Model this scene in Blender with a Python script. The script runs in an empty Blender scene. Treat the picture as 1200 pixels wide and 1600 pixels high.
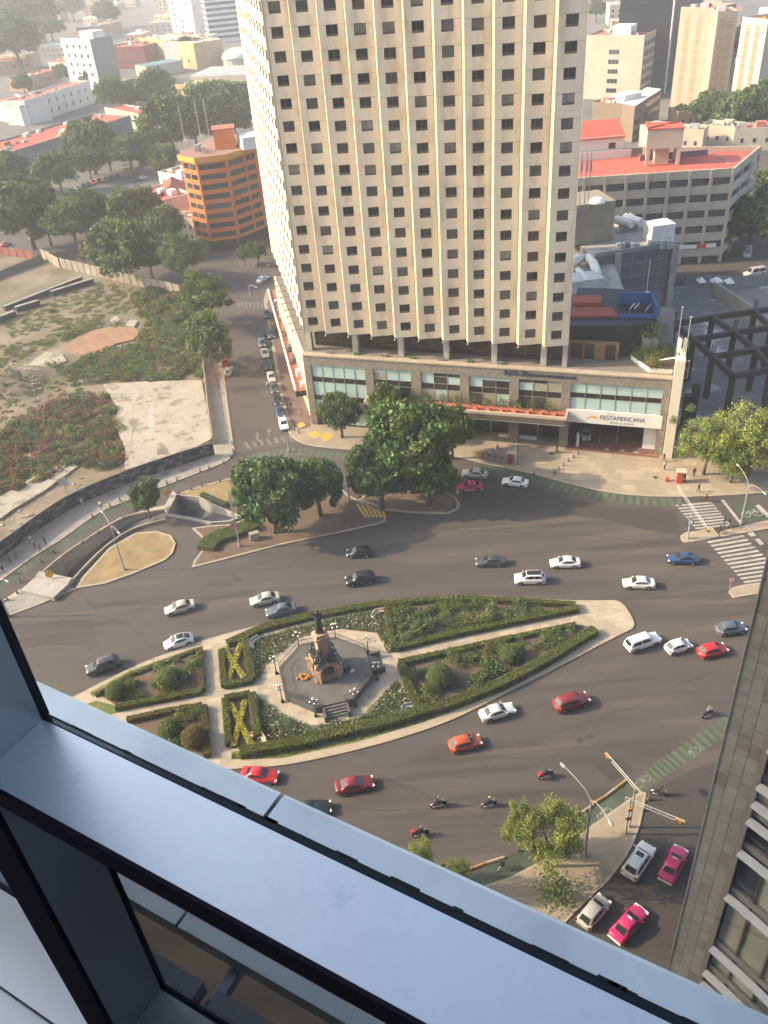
import bpy, math, random
import numpy as np
from mathutils import Vector, Matrix
from mathutils.geometry import tessellate_polygon
random.seed(7); rng = np.random.default_rng(7)
SC = bpy.context.scene; COL = SC.collection
# ---------------------------------------------------------------- camera
HC = 82.0; FOC = 1341.0
_d = np.array([759-600.0, 2694-800.0, FOC]); _d /= np.linalg.norm(_d)      # straight down, in camera axes
_f = np.array([0, 0, 1.0]) - _d*_d[2]; _f /= np.linalg.norm(_f)
_r = np.cross(_d, _f); _r = -_r if _r[0] < 0 else _r
cam = bpy.data.cameras.new('camera'); camo = bpy.data.objects.new('camera', cam); COL.objects.link(camo)
cam.sensor_fit = 'VERTICAL'; cam.sensor_height = 36; cam.lens = 36*FOC/1600
cam.clip_start = 0.02; cam.clip_end = 9000
camo.matrix_world = Matrix(((_r[0], -_r[1], -_r[2], 0), (_f[0], -_f[1], -_f[2], 0), (-_d[0], _d[1], _d[2], HC), (0, 0, 0, 1)))
SC.camera = camo
# ---------------------------------------------------------------- sky, sun, exposure
SUN_EL, SUN_AZ = 30.0, 174.5          # degrees; azimuth of the sun as a plain angle in the xy plane
w = bpy.data.worlds.new('World'); SC.world = w; w.use_nodes = True
nt = w.node_tree; bg = nt.nodes['Background']; sk = nt.nodes.new('ShaderNodeTexSky')
sk.sky_type = 'NISHITA'; sk.sun_disc = False; sk.sun_elevation = math.radians(SUN_EL)
sk.sun_rotation = math.radians(90-SUN_AZ); sk.dust_density = 5.0; sk.air_density = 1.0; sk.altitude = 300
nt.links.new(sk.outputs[0], bg.inputs[0]); bg.inputs[1].default_value = 0.15
sl = bpy.data.lights.new('sun', 'SUN'); slo = bpy.data.objects.new('sun', sl); COL.objects.link(slo)
sl.energy = 3.3; sl.angle = math.radians(0.6); sl.color = (1.0, 0.77, 0.50)
_sd = Vector((math.cos(math.radians(SUN_AZ))*math.cos(math.radians(SUN_EL)), math.sin(math.radians(SUN_AZ))*math.cos(math.radians(SUN_EL)), math.sin(math.radians(SUN_EL))))
slo.rotation_euler = _sd.to_track_quat('Z', 'Y').to_euler(); slo.location = (-60, 0, 200)
vs = SC.view_settings; vs.view_transform = 'Standard'; vs.look = 'None'; vs.gamma = 1; vs.use_curve_mapping = False
vs.exposure = 1.5
cy = SC.cycles; cy.max_bounces = 6; cy.diffuse_bounces = 3; cy.glossy_bounces = 3; cy.transmission_bounces = 4
cy.transparent_max_bounces = 12; cy.volume_bounces = 2; cy.caustics_reflective = False; cy.caustics_refractive = False
cy.use_denoising = True; cy.sample_clamp_indirect = 6
# ---------------------------------------------------------------- picture -> place
def ray(px, py):
    v = np.array([px-600.0, py-800.0, FOC]); return np.array([v@_r, v@_f, -(v@_d)])
def W(px, py, z=0.0):
    r = ray(px, py); t = (z-HC)/r[2]; return Vector((r[0]*t, r[1]*t, z))
def Ws(pts, z=0.0): return [W(x, y, z) for x, y in pts]
def proj(X):
    X = np.array(X, float)-np.array([0, 0, HC]); v = X[0]*_r+X[1]*_f-X[2]*_d
    return 600+FOC*v[0]/v[2], 800+FOC*v[1]/v[2]
def height_at(base, top_y):
    lo, hi = 0.0, 81.0
    for _ in range(40):
        m = (lo+hi)/2
        if proj((base[0], base[1], m))[1] > top_y: lo = m
        else: hi = m
    return lo
# ---------------------------------------------------------------- materials
MATS = {}
def node(t, ty, **k):
    n = t.nodes.new(ty)
    for a, b in k.items(): setattr(n, a, b)
    return n
def mat(name, col, rough=0.8, var=0.12, scale=1.5, var2=0.0, scale2=0.15, stain=None, stain_scale=0.4, stain_t=0.55, stain_w=0.12, bump=0.0, bscale=8.0, metal=0.0, spec=0.4, leaf=False, coat=0.0, emit=None, obj_rand=0.0, stretch=None, stain2=None):
    """Principled surface; colour broken up by world-space noise, an optional second colour in shaped stains."""
    if name in MATS: return MATS[name]
    m = bpy.data.materials.new(name); m.use_nodes = True; t = m.node_tree; b = t.nodes['Principled BSDF']; L = t.links.new
    b.inputs['Roughness'].default_value = rough; b.inputs['Metallic'].default_value = metal
    b.inputs['Specular IOR Level'].default_value = spec; b.inputs['Coat Weight'].default_value = coat
    geo = node(t, 'ShaderNodeNewGeometry'); pos = geo.outputs['Position']
    if stretch:
        mp = node(t, 'ShaderNodeMapping'); mp.inputs['Rotation'].default_value = (0, 0, stretch[1]); mp.inputs['Scale'].default_value = stretch[0]
        L(pos, mp.inputs['Vector']); spos = mp.outputs[0]
    else: spos = pos
    def noise(sc, det=4, p=None):
        n = node(t, 'ShaderNodeTexNoise'); n.inputs['Scale'].default_value = sc; n.inputs['Detail'].default_value = det
        n.inputs['Roughness'].default_value = 0.62; L(p or pos, n.inputs['Vector']); return n.outputs['Fac']
    def mulc(fac, a):      # colour factor 1-a .. 1+a
        r = node(t, 'ShaderNodeMapRange'); r.inputs[1].default_value = 0.25; r.inputs[2].default_value = 0.75
        r.inputs[3].default_value = 1-a; r.inputs[4].default_value = 1+a; L(fac, r.inputs[0]); return r.outputs[0]
    cur = None
    rgb = node(t, 'ShaderNodeRGB'); rgb.outputs[0].default_value = (*col, 1); cur = rgb.outputs[0]
    def mult(c, f):
        x = node(t, 'ShaderNodeMix', data_type='RGBA', blend_type='MULTIPLY'); x.inputs[0].default_value = 1
        L(c, x.inputs[6]); L(f, x.inputs[7]); return x.outputs[2]
    for st, ss, tt in (((stain, stain_scale, stain_t),) if stain else ()) + (((stain2[0], stain2[1], stain2[2]),) if stain2 else ()):
        r = node(t, 'ShaderNodeMapRange'); r.inputs[1].default_value = tt-stain_w/2; r.inputs[2].default_value = tt+stain_w/2; L(noise(ss, 6, spos), r.inputs[0])
        x = node(t, 'ShaderNodeMix', data_type='RGBA'); L(r.outputs[0], x.inputs[0]); L(cur, x.inputs[6]); x.inputs[7].default_value = (*st, 1); cur = x.outputs[2]
    if var: cur = mult(cur, mulc(noise(scale), var))
    if var2: cur = mult(cur, mulc(noise(scale2, 3, spos), var2))
    if leaf: cur = mult(cur, mulc(geo.outputs['Random Per Island'], 0.45))
    if obj_rand:
        oi = node(t, 'ShaderNodeObjectInfo'); cur = mult(cur, mulc(oi.outputs['Random'], obj_rand))
    L(cur, b.inputs['Base Color'])
    if bump:
        bn = node(t, 'ShaderNodeBump'); bn.inputs['Strength'].default_value = bump; bn.inputs['Distance'].default_value = 0.05
        L(noise(bscale, 5), bn.inputs['Height']); L(bn.outputs[0], b.inputs['Normal'])
    if leaf:
        tr = node(t, 'ShaderNodeBsdfTranslucent'); L(cur, tr.inputs[0]); mx = node(t, 'ShaderNodeMixShader'); mx.inputs[0].default_value = 0.32
        L(b.outputs[0], mx.inputs[1]); L(tr.outputs[0], mx.inputs[2]); L(mx.outputs[0], t.nodes['Material Output'].inputs[0])
    if emit: b.inputs['Emission Color'].default_value = (*emit[0], 1); b.inputs['Emission Strength'].default_value = emit[1]
    MATS[name] = m; return m
def glass_pane(name, tint=(0.9, 0.95, 0.97), refl=1.0):
    m = bpy.data.materials.new(name); m.use_nodes = True; t = m.node_tree; L = t.links.new
    for n in list(t.nodes):
        if n.type != 'OUTPUT_MATERIAL': t.nodes.remove(n)
    tr = node(t, 'ShaderNodeBsdfTransparent'); tr.inputs[0].default_value = (*tint, 1)
    gl = node(t, 'ShaderNodeBsdfGlossy'); gl.inputs['Roughness'].default_value = 0.01
    fr = node(t, 'ShaderNodeFresnel'); fr.inputs[0].default_value = 1.45
    mu = node(t, 'ShaderNodeMath', operation='MULTIPLY'); mu.inputs[1].default_value = refl; L(fr.outputs[0], mu.inputs[0])
    mx = node(t, 'ShaderNodeMixShader'); L(mu.outputs[0], mx.inputs[0]); L(tr.outputs[0], mx.inputs[1]); L(gl.outputs[0], mx.inputs[2])
    L(mx.outputs[0], t.nodes['Material Output'].inputs[0]); MATS[name] = m; return m
# ---------------------------------------------------------------- mesh builder
class MB:
    def __init__(s): s.v = []; s.f = []; s.m = []
    def face(s, pts, mi=0):
        k = len(s.v); s.v += [tuple(p) for p in pts]; s.f.append(tuple(range(k, k+len(pts)))); s.m.append(mi); return s
    def box(s, c, size, rz=0.0, mi=0, taper=1.0):
        x, y, z = (a/2 for a in size); ca, sa = math.cos(rz), math.sin(rz); k = len(s.v)
        for sz in (-1, 1):
            q = taper if sz > 0 else 1
            for sx, sy in ((-1, -1), (1, -1), (1, 1), (-1, 1)):
                a, b = sx*x*q, sy*y*q; s.v.append((c[0]+a*ca-b*sa, c[1]+a*sa+b*ca, c[2]+sz*z))
        for f in ((3, 2, 1, 0), (4, 5, 6, 7), (0, 1, 5, 4), (1, 2, 6, 5), (2, 3, 7, 6), (3, 0, 4, 7)):
            s.f.append(tuple(k+i for i in f)); s.m.append(mi)
        return s
    def bx(s, x0, x1, y0, y1, z0, z1, mi=0):
        return s.box(((x0+x1)/2, (y0+y1)/2, (z0+z1)/2), (x1-x0, y1-y0, z1-z0), 0, mi)
    def prism(s, poly, z0, z1, mi=0, mtop=None, bottom=False):
        poly = [(p[0], p[1]) for p in poly]; n = len(poly)
        ar = sum(poly[i][0]*poly[(i+1) % n][1]-poly[(i+1) % n][0]*poly[i][1] for i in range(n))
        if ar < 0: poly = poly[::-1]
        k = len(s.v); s.v += [(p[0], p[1], z0) for p in poly]+[(p[0], p[1], z1) for p in poly]
        for i in range(n):
            j = (i+1) % n; s.f.append((k+i, k+j, k+n+j, k+n+i)); s.m.append(mi)
        s.f.append(tuple(range(k+n, k+2*n))); s.m.append(mi if mtop is None else mtop)
        if bottom: s.f.append(tuple(range(k+n-1, k-1, -1))); s.m.append(mi)
        return s
    def tube(s, pts, r, n=6, mi=0, cap=True):
        pts = [Vector(p) for p in pts]; rs = r if isinstance(r, (list, tuple)) else [r]*len(pts); k = len(s.v); prev = None
        for i, p in enumerate(pts):
            t = (pts[min(i+1, len(pts)-1)]-pts[max(i-1, 0)]).normalized()
            a = t.orthogonal().normalized() if prev is None else (prev-t*prev.dot(t)).normalized()
            prev = a; b = t.cross(a)
            for j in range(n):
                an = 2*math.pi*j/n; s.v.append(tuple(p+(a*math.cos(an)+b*math.sin(an))*rs[i]))
        for i in range(len(pts)-1):
            for j in range(n):
                s.f.append((k+i*n+j, k+i*n+(j+1) % n, k+(i+1)*n+(j+1) % n, k+(i+1)*n+j)); s.m.append(mi)
        if cap:
            s.f.append(tuple(range(k+n-1, k-1, -1))); s.m.append(mi); q = k+(len(pts)-1)*n; s.f.append(tuple(range(q, q+n))); s.m.append(mi)
        return s
    def lathe(s, prof, c=(0, 0, 0), n=12, mi=0, sx=1.0, sy=1.0):
        k = len(s.v)
        for r, z in prof:
            for j in range(n):
                a = 2*math.pi*j/n; s.v.append((c[0]+r*sx*math.cos(a), c[1]+r*sy*math.sin(a), c[2]+z))
        for i in range(len(prof)-1):
            for j in range(n):
                s.f.append((k+i*n+j, k+i*n+(j+1) % n, k+(i+1)*n+(j+1) % n, k+(i+1)*n+j)); s.m.append(mi)
        s.f.append(tuple(range(k+n-1, k-1, -1))); s.m.append(mi); q = k+(len(prof)-1)*n; s.f.append(tuple(range(q, q+n))); s.m.append(mi)
        return s
    def strip(s, line, width, z0, z1, mi=0, mtop=None, closed=False):
        """a wall or kerb of one width along a polyline (line is its centre)"""
        L, R = offset(line, width/2, closed), offset(line, -width/2, closed); n = len(line)
        for i in range(n if closed else n-1):
            j = (i+1) % n; s.prism([L[i], L[j], R[j], R[i]], z0, z1, mi, mtop)
        return s
    def mesh(s, name, mats, smooth=False):
        me = bpy.data.meshes.new(name); me.from_pydata(s.v, [], s.f)
        for m in (mats if isinstance(mats, (list, tuple)) else [mats]): me.materials.append(m)
        if any(s.m): me.polygons.foreach_set('material_index', s.m)
        if smooth: me.polygons.foreach_set('use_smooth', [True]*len(s.f))
        me.update(); return me
    def build(s, name, mats, parent=None, smooth=False, **tags):
        """vertices are in world space; they are moved into the parent's space"""
        if parent is not None:
            M = WM(parent).inverted(); s.v = [tuple(M @ Vector(p)) for p in s.v]
        return inst(name, s.mesh(name, mats, smooth), parent, **tags)
def offset(line, d, closed=False):
    P = [Vector((p[0], p[1])) for p in line]; out = []; n = len(P)
    for i in range(n):
        a = P[i-1] if (i > 0 or closed) else None; b = P[(i+1) % n] if (i < n-1 or closed) else None
        t1 = (P[i]-a).normalized() if a is not None else None; t2 = (b-P[i]).normalized() if b is not None else None
        if t1 is None: t1 = t2
        if t2 is None: t2 = t1
        t = (t1+t2); t = t.normalized() if t.length > 1e-6 else t1
        nrm = Vector((-t.y, t.x)); c = max(0.4, nrm.dot(Vector((-t1.y, t1.x)))); out.append(P[i]+nrm*(d/c))
    return out
def WM(o):
    m = Matrix.LocRotScale(o.location, o.rotation_euler, o.scale)
    return WM(o.parent) @ m if o.parent else m
def tagit(o, label=None, cat=None, group=None, kind=None):
    if label: o['label'] = label
    if cat: o['category'] = cat
    if group: o['group'] = group
    if kind: o['kind'] = kind
    return o
def inst(name, me, parent=None, loc=(0, 0, 0), rz=0.0, scale=(1, 1, 1), mats=None, rot=None, **tags):
    o = bpy.data.objects.new(name, me); COL.objects.link(o); o.location = loc
    o.rotation_euler = rot if rot else (0, 0, rz); o.scale = scale
    if parent is not None: o.parent = parent
    if mats:
        for i, m in enumerate(mats):
            if m is not None: o.material_slots[i].link = 'OBJECT'; o.material_slots[i].material = m
    return tagit(o, **tags)
def emp(name, label, cat, loc=(0, 0, 0), rz=0.0, group=None, scale=(1, 1, 1)):
    o = bpy.data.objects.new(name, None); COL.objects.link(o); o.location = loc; o.rotation_euler = (0, 0, rz); o.scale = scale; o.empty_display_size = 0.3
    return tagit(o, label, cat, group)
def sheet(name, polys, z, m, holes=(), **tags):
    """a flat sheet from world outlines, with holes"""
    mb = MB()
    for p in polys:
        loops = [[Vector((q[0], q[1], z)) for q in p]]+[[Vector((q[0], q[1], z)) for q in h] for h in holes]
        flat = [q for l in loops for q in l]; k = len(mb.v); mb.v += [tuple(q) for q in flat]
        for t in tessellate_polygon(loops):
            a, b, c = (flat[i] for i in t); t = t if (b-a).cross(c-a).z > 0 else t[::-1]
            mb.f.append(tuple(k+i for i in t)); mb.m.append(0)
    return mb.build(name, m, **tags)
def smooth_line(pts, n=6, closed=False):
    P = [Vector((p[0], p[1])) for p in pts]; N = len(P); out = []
    for i in range(N if closed else N-1):
        p0 = P[i-1] if (i or closed) else P[0]; p1 = P[i]; p2 = P[(i+1) % N]; p3 = P[(i+2) % N] if (closed or i+2 < N) else P[-1]
        for k in range(n):
            t = k/n; out.append(0.5*((2*p1)+(p2-p0)*t+(2*p0-5*p1+4*p2-p3)*t*t+(3*p1-p0-3*p2+p3)*t**3))
    if not closed: out.append(P[-1])
    return out
def quads_mesh(name, C, size, mats, up=0.0, mi=None, aspect=1.6):
    """many small leaf-like quads at the points C (N,3), randomly turned"""
    C = np.asarray(C, float); N = len(C); sz = np.asarray(size, float)*np.ones(N)
    a = rng.normal(size=(N, 3)); a[:, 2] *= (1-up); a /= np.linalg.norm(a, axis=1)[:, None]
    b = rng.normal(size=(N, 3)); b -= a*(a*b).sum(1)[:, None]; b /= np.linalg.norm(b, axis=1)[:, None]
    a = a*(sz*aspect/2)[:, None]; b = b*(sz/2)[:, None]
    V = np.stack([C-a, C-b*0.9, C+a, C+b*0.9], 1).reshape(-1, 3)
    me = bpy.data.meshes.new(name); me.vertices.add(4*N); me.vertices.foreach_set('co', V.ravel())
    me.loops.add(4*N); me.loops.foreach_set('vertex_index', np.arange(4*N)); me.polygons.add(N)
    me.polygons.foreach_set('loop_start', np.arange(0, 4*N, 4)); me.polygons.foreach_set('loop_total', np.full(N, 4))
    for m in (mats if isinstance(mats, (list, tuple)) else [mats]): me.materials.append(m)
    if mi is not None: me.polygons.foreach_set('material_index', np.asarray(mi, dtype=np.int32))
    me.update(); me.validate(); return me
def pip(x, y, poly):
    c = False; n = len(poly)
    for i in range(n):
        x1, y1 = poly[i][0], poly[i][1]; x2, y2 = poly[i-1][0], poly[i-1][1]
        if (y1 > y) != (y2 > y) and x < (x2-x1)*(y-y1)/(y2-y1)+x1: c = not c
    return c
def scatter(poly, n):
    xs = [p[0] for p in poly]; ys = [p[1] for p in poly]; out = []
    while len(out) < n:
        x, y = random.uniform(min(xs), max(xs)), random.uniform(min(ys), max(ys))
        if pip(x, y, poly): out.append((x, y))
    return out
def text(name, s, size, m, parent, loc, rot, extrude=0.03, width=None, bold=0.0):
    """lettering as a real mesh, squeezed or stretched to the width it has on the building"""
    c = bpy.data.curves.new(name, 'FONT'); c.body = s; c.size = size; c.extrude = extrude; c.offset = bold; c.resolution_u = 3
    t = bpy.data.objects.new('tmp', c); COL.objects.link(t); bpy.context.view_layer.update()
    me = bpy.data.meshes.new_from_object(t.evaluated_get(bpy.context.evaluated_depsgraph_get())); me.name = name
    COL.objects.unlink(t); bpy.data.objects.remove(t)
    me.materials.clear(); me.materials.append(m)
    xs = [v.co.x for v in me.vertices]; x0, wd = min(xs), max(xs)-min(xs)
    for v in me.vertices: v.co.x = (v.co.x-x0)*((width/wd) if width else 1)
    return inst(name, me, parent, loc, rot=rot)
def nth(i):
    a = ['nearest', 'second', 'third', 'fourth', 'fifth', 'sixth', 'seventh', 'eighth', 'ninth', 'tenth', 'eleventh', 'twelfth', 'thirteenth', 'fourteenth', 'fifteenth', 'sixteenth', 'seventeenth', 'eighteenth', 'nineteenth']
    if i < 19: return a[i]
    t = ['twent', 'thirt', 'fort', 'fift', 'sixt', 'sevent', 'eight', 'ninet'][(i+1)//10-2]
    return t+'ieth' if (i+1) % 10 == 0 else t+'y-'+(['first']+a[1:])[(i+1) % 10-1]
# ---------------------------------------------------------------- palette
asphalt = mat('asphalt', (0.076, 0.063, 0.055), 0.85, 0.10, 3.0, 0.20, 0.30, stain=(0.060, 0.049, 0.042), stain_scale=0.14, stain_t=0.58, stain_w=0.05, stretch=((0.16, 1.5, 1), 0.13), bump=0.15, bscale=14, stain2=((0.094, 0.075, 0.061), 0.20, 0.58))
paving = mat('paving', (0.30, 0.24, 0.172), 0.85, 0.12, 1.2, 0.18, 0.2, stain=(0.27, 0.225, 0.18), stain_scale=0.35, stain_t=0.6)
paving_grey = mat('paving_grey', (0.27, 0.245, 0.215), 0.9, 0.14, 1.0, 0.2, 0.2, stain=(0.18, 0.165, 0.15), stain_scale=0.4, stain_t=0.58)
plaza_stone = mat('plaza_stone', (0.38, 0.31, 0.225), 0.8, 0.08, 1.4, 0.14, 0.3, stain=(0.36, 0.30, 0.23), stain_scale=0.5, stain_t=0.64)
kerb_m = mat('kerb_concrete', (0.36, 0.29, 0.21), 0.85, 0.16, 1.5, 0.15, 0.4)
concrete = mat('concrete', (0.36, 0.33, 0.29), 0.9, 0.12, 0.9, 0.18, 0.25, stain=(0.24, 0.22, 0.20), stain_scale=0.3, stain_t=0.6)
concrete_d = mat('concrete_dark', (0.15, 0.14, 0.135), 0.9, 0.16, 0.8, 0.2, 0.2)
faded_paint = mat('faded_paint', (0.17, 0.15, 0.13), 0.8, 0.2, 2.0, 0.3, 0.6, stain=(0.09, 0.075, 0.064), stain_scale=1.2, stain_t=0.56)
white_paint = mat('white_paint', (0.35, 0.32, 0.28), 0.7, 0.16, 2.0, 0.25, 0.5, stain=(0.25, 0.24, 0.22), stain_scale=1.2, stain_t=0.63)
yellow_paint = mat('yellow_paint', (0.62, 0.38, 0.06), 0.6, 0.15, 2.0, stain=(0.35, 0.28, 0.15), stain_scale=1.0, stain_t=0.62)
green_lane = mat('green_lane', (0.058, 0.075, 0.048), 0.85, 0.15, 1.5, 0.25, 0.25, stain=(0.085, 0.075, 0.062), stain_scale=0.5, stain_t=0.58)
green_lane2 = mat('green_stripe', (0.10, 0.112, 0.07), 0.85, 0.15, 2.0, 0.2, 0.4)
soil = mat('soil', (0.135, 0.09, 0.06), 0.95, 0.25, 1.5, 0.25, 0.3, bump=0.5)
dry_grass = mat('dry_grass', (0.25, 0.175, 0.085), 0.95, 0.22, 2.5, 0.25, 0.4, stain=(0.19, 0.17, 0.06), stain_scale=0.5, stain_t=0.6, bump=0.5)
lawn_m = mat('lawn', (0.115, 0.135, 0.030), 0.95, 0.25, 4.0, 0.25, 0.5, stain=(0.26, 0.20, 0.08), stain_scale=0.4, stain_t=0.62, bump=0.6)
lot_dirt = mat('lot_dirt', (0.175, 0.130, 0.090), 0.95, 0.2, 0.8, 0.25, 0.10, stain=(0.125, 0.115, 0.055), stain_scale=0.12, stain_t=0.52, stain_w=0.2, bump=0.6, bscale=2.0, stain2=((0.25, 0.20, 0.15), 0.07, 0.6))
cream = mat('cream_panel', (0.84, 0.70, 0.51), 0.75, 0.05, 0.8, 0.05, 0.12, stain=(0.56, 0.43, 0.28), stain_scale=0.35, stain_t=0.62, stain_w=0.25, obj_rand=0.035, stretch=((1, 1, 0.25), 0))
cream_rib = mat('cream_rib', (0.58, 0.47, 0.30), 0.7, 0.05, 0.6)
grey_stone = mat('grey_stone', (0.225, 0.19, 0.15), 0.9, 0.38, 2.2, 0.15, 0.4, bump=0.8, bscale=4)
dark_glass = mat('dark_glass', (0.042, 0.044, 0.044), 0.08, 0.3, 0.35, spec=0.6, obj_rand=0.5)
brown_glass = mat('brown_glass', (0.035, 0.026, 0.022), 0.15, 0.3, 0.4, spec=0.5)
blind_glass = mat('blind_glass', (0.42, 0.54, 0.50), 0.35, 0.10, 0.5, spec=0.5)
blind2_glass = mat('blind_cream_glass', (0.33, 0.30, 0.22), 0.35, 0.15, 0.5)
frame_m = mat('bronze_frame', (0.13, 0.10, 0.075), 0.5, 0.1)
alu = mat('aluminium', (0.45, 0.45, 0.44), 0.45, 0.06, metal=0.4)
white_m = mat('white_wall', (0.72, 0.69, 0.63), 0.8, 0.06, 0.4, 0.10, 0.08, stain=(0.55, 0.51, 0.45), stain_scale=0.15, stain_t=0.63)
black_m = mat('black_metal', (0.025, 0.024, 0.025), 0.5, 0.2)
bluegrey_m = mat('steel_blue_paint', (0.03, 0.055, 0.12), 0.5, 0.1)
terracotta = mat('terracotta', (0.42, 0.12, 0.055), 0.8, 0.15)
red_deck = mat('red_deck', (0.42, 0.135, 0.085), 0.85, 0.12, 0.8, 0.15, 0.2, stain=(0.30, 0.12, 0.09), stain_scale=0.4, stain_t=0.6)
red_roof = mat('red_roof', (0.46, 0.10, 0.065), 0.85, 0.08, 0.5, 0.12, 0.08, stain=(0.34, 0.10, 0.075), stain_scale=0.12, stain_t=0.6)
orange_m = mat('orange_wall', (0.70, 0.185, 0.045), 0.75, 0.06, 0.5, 0.08, 0.1)
tan_wall = mat('tan_wall', (0.50, 0.42, 0.31), 0.85, 0.08, 0.4, 0.12, 0.08)
bark = mat('bark', (0.13, 0.095, 0.065), 0.95, 0.25, 3.0, bump=0.6)
leaf_ficus = mat('leaf_dark', (0.080, 0.145, 0.032), 0.6, 0.35, 0.45, leaf=True)
leaf_ash = mat('leaf_mid', (0.13, 0.175, 0.042), 0.65, 0.35, 0.4, leaf=True)
leaf_far = mat('leaf_olive', (0.098, 0.145, 0.042), 0.65, 0.35, 0.3, leaf=True)
leaf_willow = mat('leaf_light', (0.30, 0.34, 0.075), 0.6, 0.30, 0.6, leaf=True)
leaf_yellow = mat('leaf_yellow', (0.36, 0.28, 0.07), 0.65, 0.30, 0.6, leaf=True)
leaf_hedge = mat('leaf_hedge', (0.17, 0.195, 0.036), 0.7, 0.30, 1.2, leaf=True, stain=(0.20, 0.135, 0.03), stain_scale=0.25, stain_t=0.58)
leaf_ball = mat('leaf_topiary', (0.14, 0.195, 0.042), 0.7, 0.25, 1.5, leaf=True)
leaf_gold = mat('leaf_gold', (0.62, 0.56, 0.07), 0.7, 0.25, 1.5, leaf=True)
leaf_rust = mat('leaf_rust', (0.22, 0.13, 0.07), 0.8, 0.35, 0.5, leaf=True)
leaf_rose = mat('leaf_rose', (0.135, 0.175, 0.05), 0.7, 0.35, 1.0, leaf=True)
petal_m = mat('white_petal', (0.75, 0.72, 0.62), 0.7, 0.1)
skin_m = mat('skin', (0.36, 0.20, 0.13), 0.6, 0.05); hair_m = mat('hair', (0.015, 0.012, 0.01), 0.6, 0.05)
bronze = mat('bronze', (0.055, 0.060, 0.050), 0.45, 0.3, 3.0, metal=0.35, stain=(0.10, 0.13, 0.10), stain_scale=1.5, stain_t=0.6)
pink_stone = mat('pink_stone', (0.42, 0.26, 0.18), 0.85, 0.15, 1.5, stain=(0.28, 0.18, 0.13), stain_scale=0.8, stain_t=0.6, bump=0.4)
# ================================================================ the setting: ground, roads, pavements
LT_out = [(58, 907), (94, 875), (124, 854), (180, 819), (210, 807), (259, 799)]
LT_in = [(109, 918), (128, 895), (169, 855), (210, 829), (259, 815)]
LTp = Ws(LT_out+LT_in[::-1])
RT_px = [(276, 777), (311, 781), (337, 794), (375, 811), (360, 817), (330, 819), (300, 812), (264, 806)]
RTp = Ws(RT_px)
big = [(-3600, -600), (3600, -600), (3600, 4600), (-3600, 4600)]
ground_m = mat('city_ground', (0.16, 0.145, 0.125), 0.95, 0.2, 0.15, 0.3, 0.02, stain=(0.10, 0.095, 0.088), stain_scale=0.02, stain_t=0.5)
sheet('ground', [big], 0.0, ground_m, holes=[LTp, RTp], kind='structure')
sheet('road', [[(-190, 14), (120, 14), (170, 330), (-190, 330)]], 0.004, asphalt, holes=[LTp, RTp], kind='structure')
def pave(name, poly, h=0.13, m=paving, side=None, world=False, kerb=True, closed=True, kw=0.28):
    P = poly if world else Ws(poly)
    mb = MB(); mb.prism(P, -0.05, h, 1, 0); o = mb.build(name, [m, side or kerb_m], kind='structure')
    if kerb:
        k = MB(); ln = offset(P, 0.0, True); c = sum((Vector((p[0], p[1])) for p in P), Vector((0, 0)))/len(P)
        ar = sum(P[i][0]*P[(i+1) % len(P)][1]-P[(i+1) % len(P)][0]*P[i][1] for i in range(len(P)))
        ln = offset(P, (kw/2-0.003) if ar > 0 else -(kw/2-0.003), True)
        k.strip(ln, kw, 0.0, h+0.006, 0, None, True); k.build('kerb', kerb_m, o)
    return o
# hotel pavement (street side, corner, forecourt)
hotel_kerb = [(417, 452), (412, 470), (428, 562), (436, 610), (445, 655), (452, 678), (470, 692), (500, 699), (545, 703), (620, 707), (700, 712), (750, 723), (832, 741), (900, 759), (960, 771), (1012, 776), (1061, 777), (1129, 775), (1230, 768)]
hp = Ws(hotel_kerb)
hp_s = [hp[0]]+smooth_line(hp[1:], 3)
hotel_pave = pave('pavement', [(p[0], p[1]) for p in hp_s]+[(95, 118), (95, 150), (20, 175), (-20.5, 213)], world=True)
# big slabs on the forecourt, each a block of its own
fore = Ws([(760, 700), (880, 702), (1000, 712), (1060, 716), (1130, 730), (1128, 770), (1061, 771), (1012, 770), (960, 765), (900, 753), (832, 735), (760, 718)])
u0 = Vector((math.cos(math.radians(-19.3)), math.sin(math.radians(-19.3)))); v0 = Vector((-u0.y, u0.x))
slab_mats = [mat('slab_%d' % i, c, 0.85, 0.12, 1.5, 0.12, 0.3) for i, c in enumerate([(0.33, 0.262, 0.185), (0.29, 0.228, 0.162), (0.36, 0.29, 0.205), (0.305, 0.243, 0.178)])]
sm = MB().box((0, 0, 0), (2.36, 1.56, 0.02)).mesh('paving_slab', slab_mats[0])
k = 0
for i in range(-20, 34):
    for j in range(-14, 14):
        p = Vector((30, 126))+u0*(i*2.4+(1.2 if j % 2 else 0))+v0*(j*1.6)
        if pip(p.x, p.y, fore) and k < 300:
            inst('paving_slab', sm, hotel_pave, (p.x, p.y, 0.135+random.uniform(-.003, .003)), math.radians(-19.3), mats=[random.choice(slab_mats)]); k += 1
# left pavement along the lot wall, turning up the side street
left_kerb = [(-60, 950), (0, 909), (52, 871), (94, 845), (157, 801), (210, 779), (285, 749), (337, 729), (358, 718), (366, 704), (364, 690), (352, 600), (347, 560)]
lk = smooth_line(Ws(left_kerb), 3)
lot_wall_px = [(-60, 912), (0, 874), (75, 819), (124, 789), (199, 757), (270, 732), (336, 711), (333, 690), (318, 560)]
lot_pave = pave('pavement', [(p.x, p.y) for p in lk]+[(p.x, p.y) for p in Ws(lot_wall_px)[::-1]], m=paving_grey, world=True)
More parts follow.
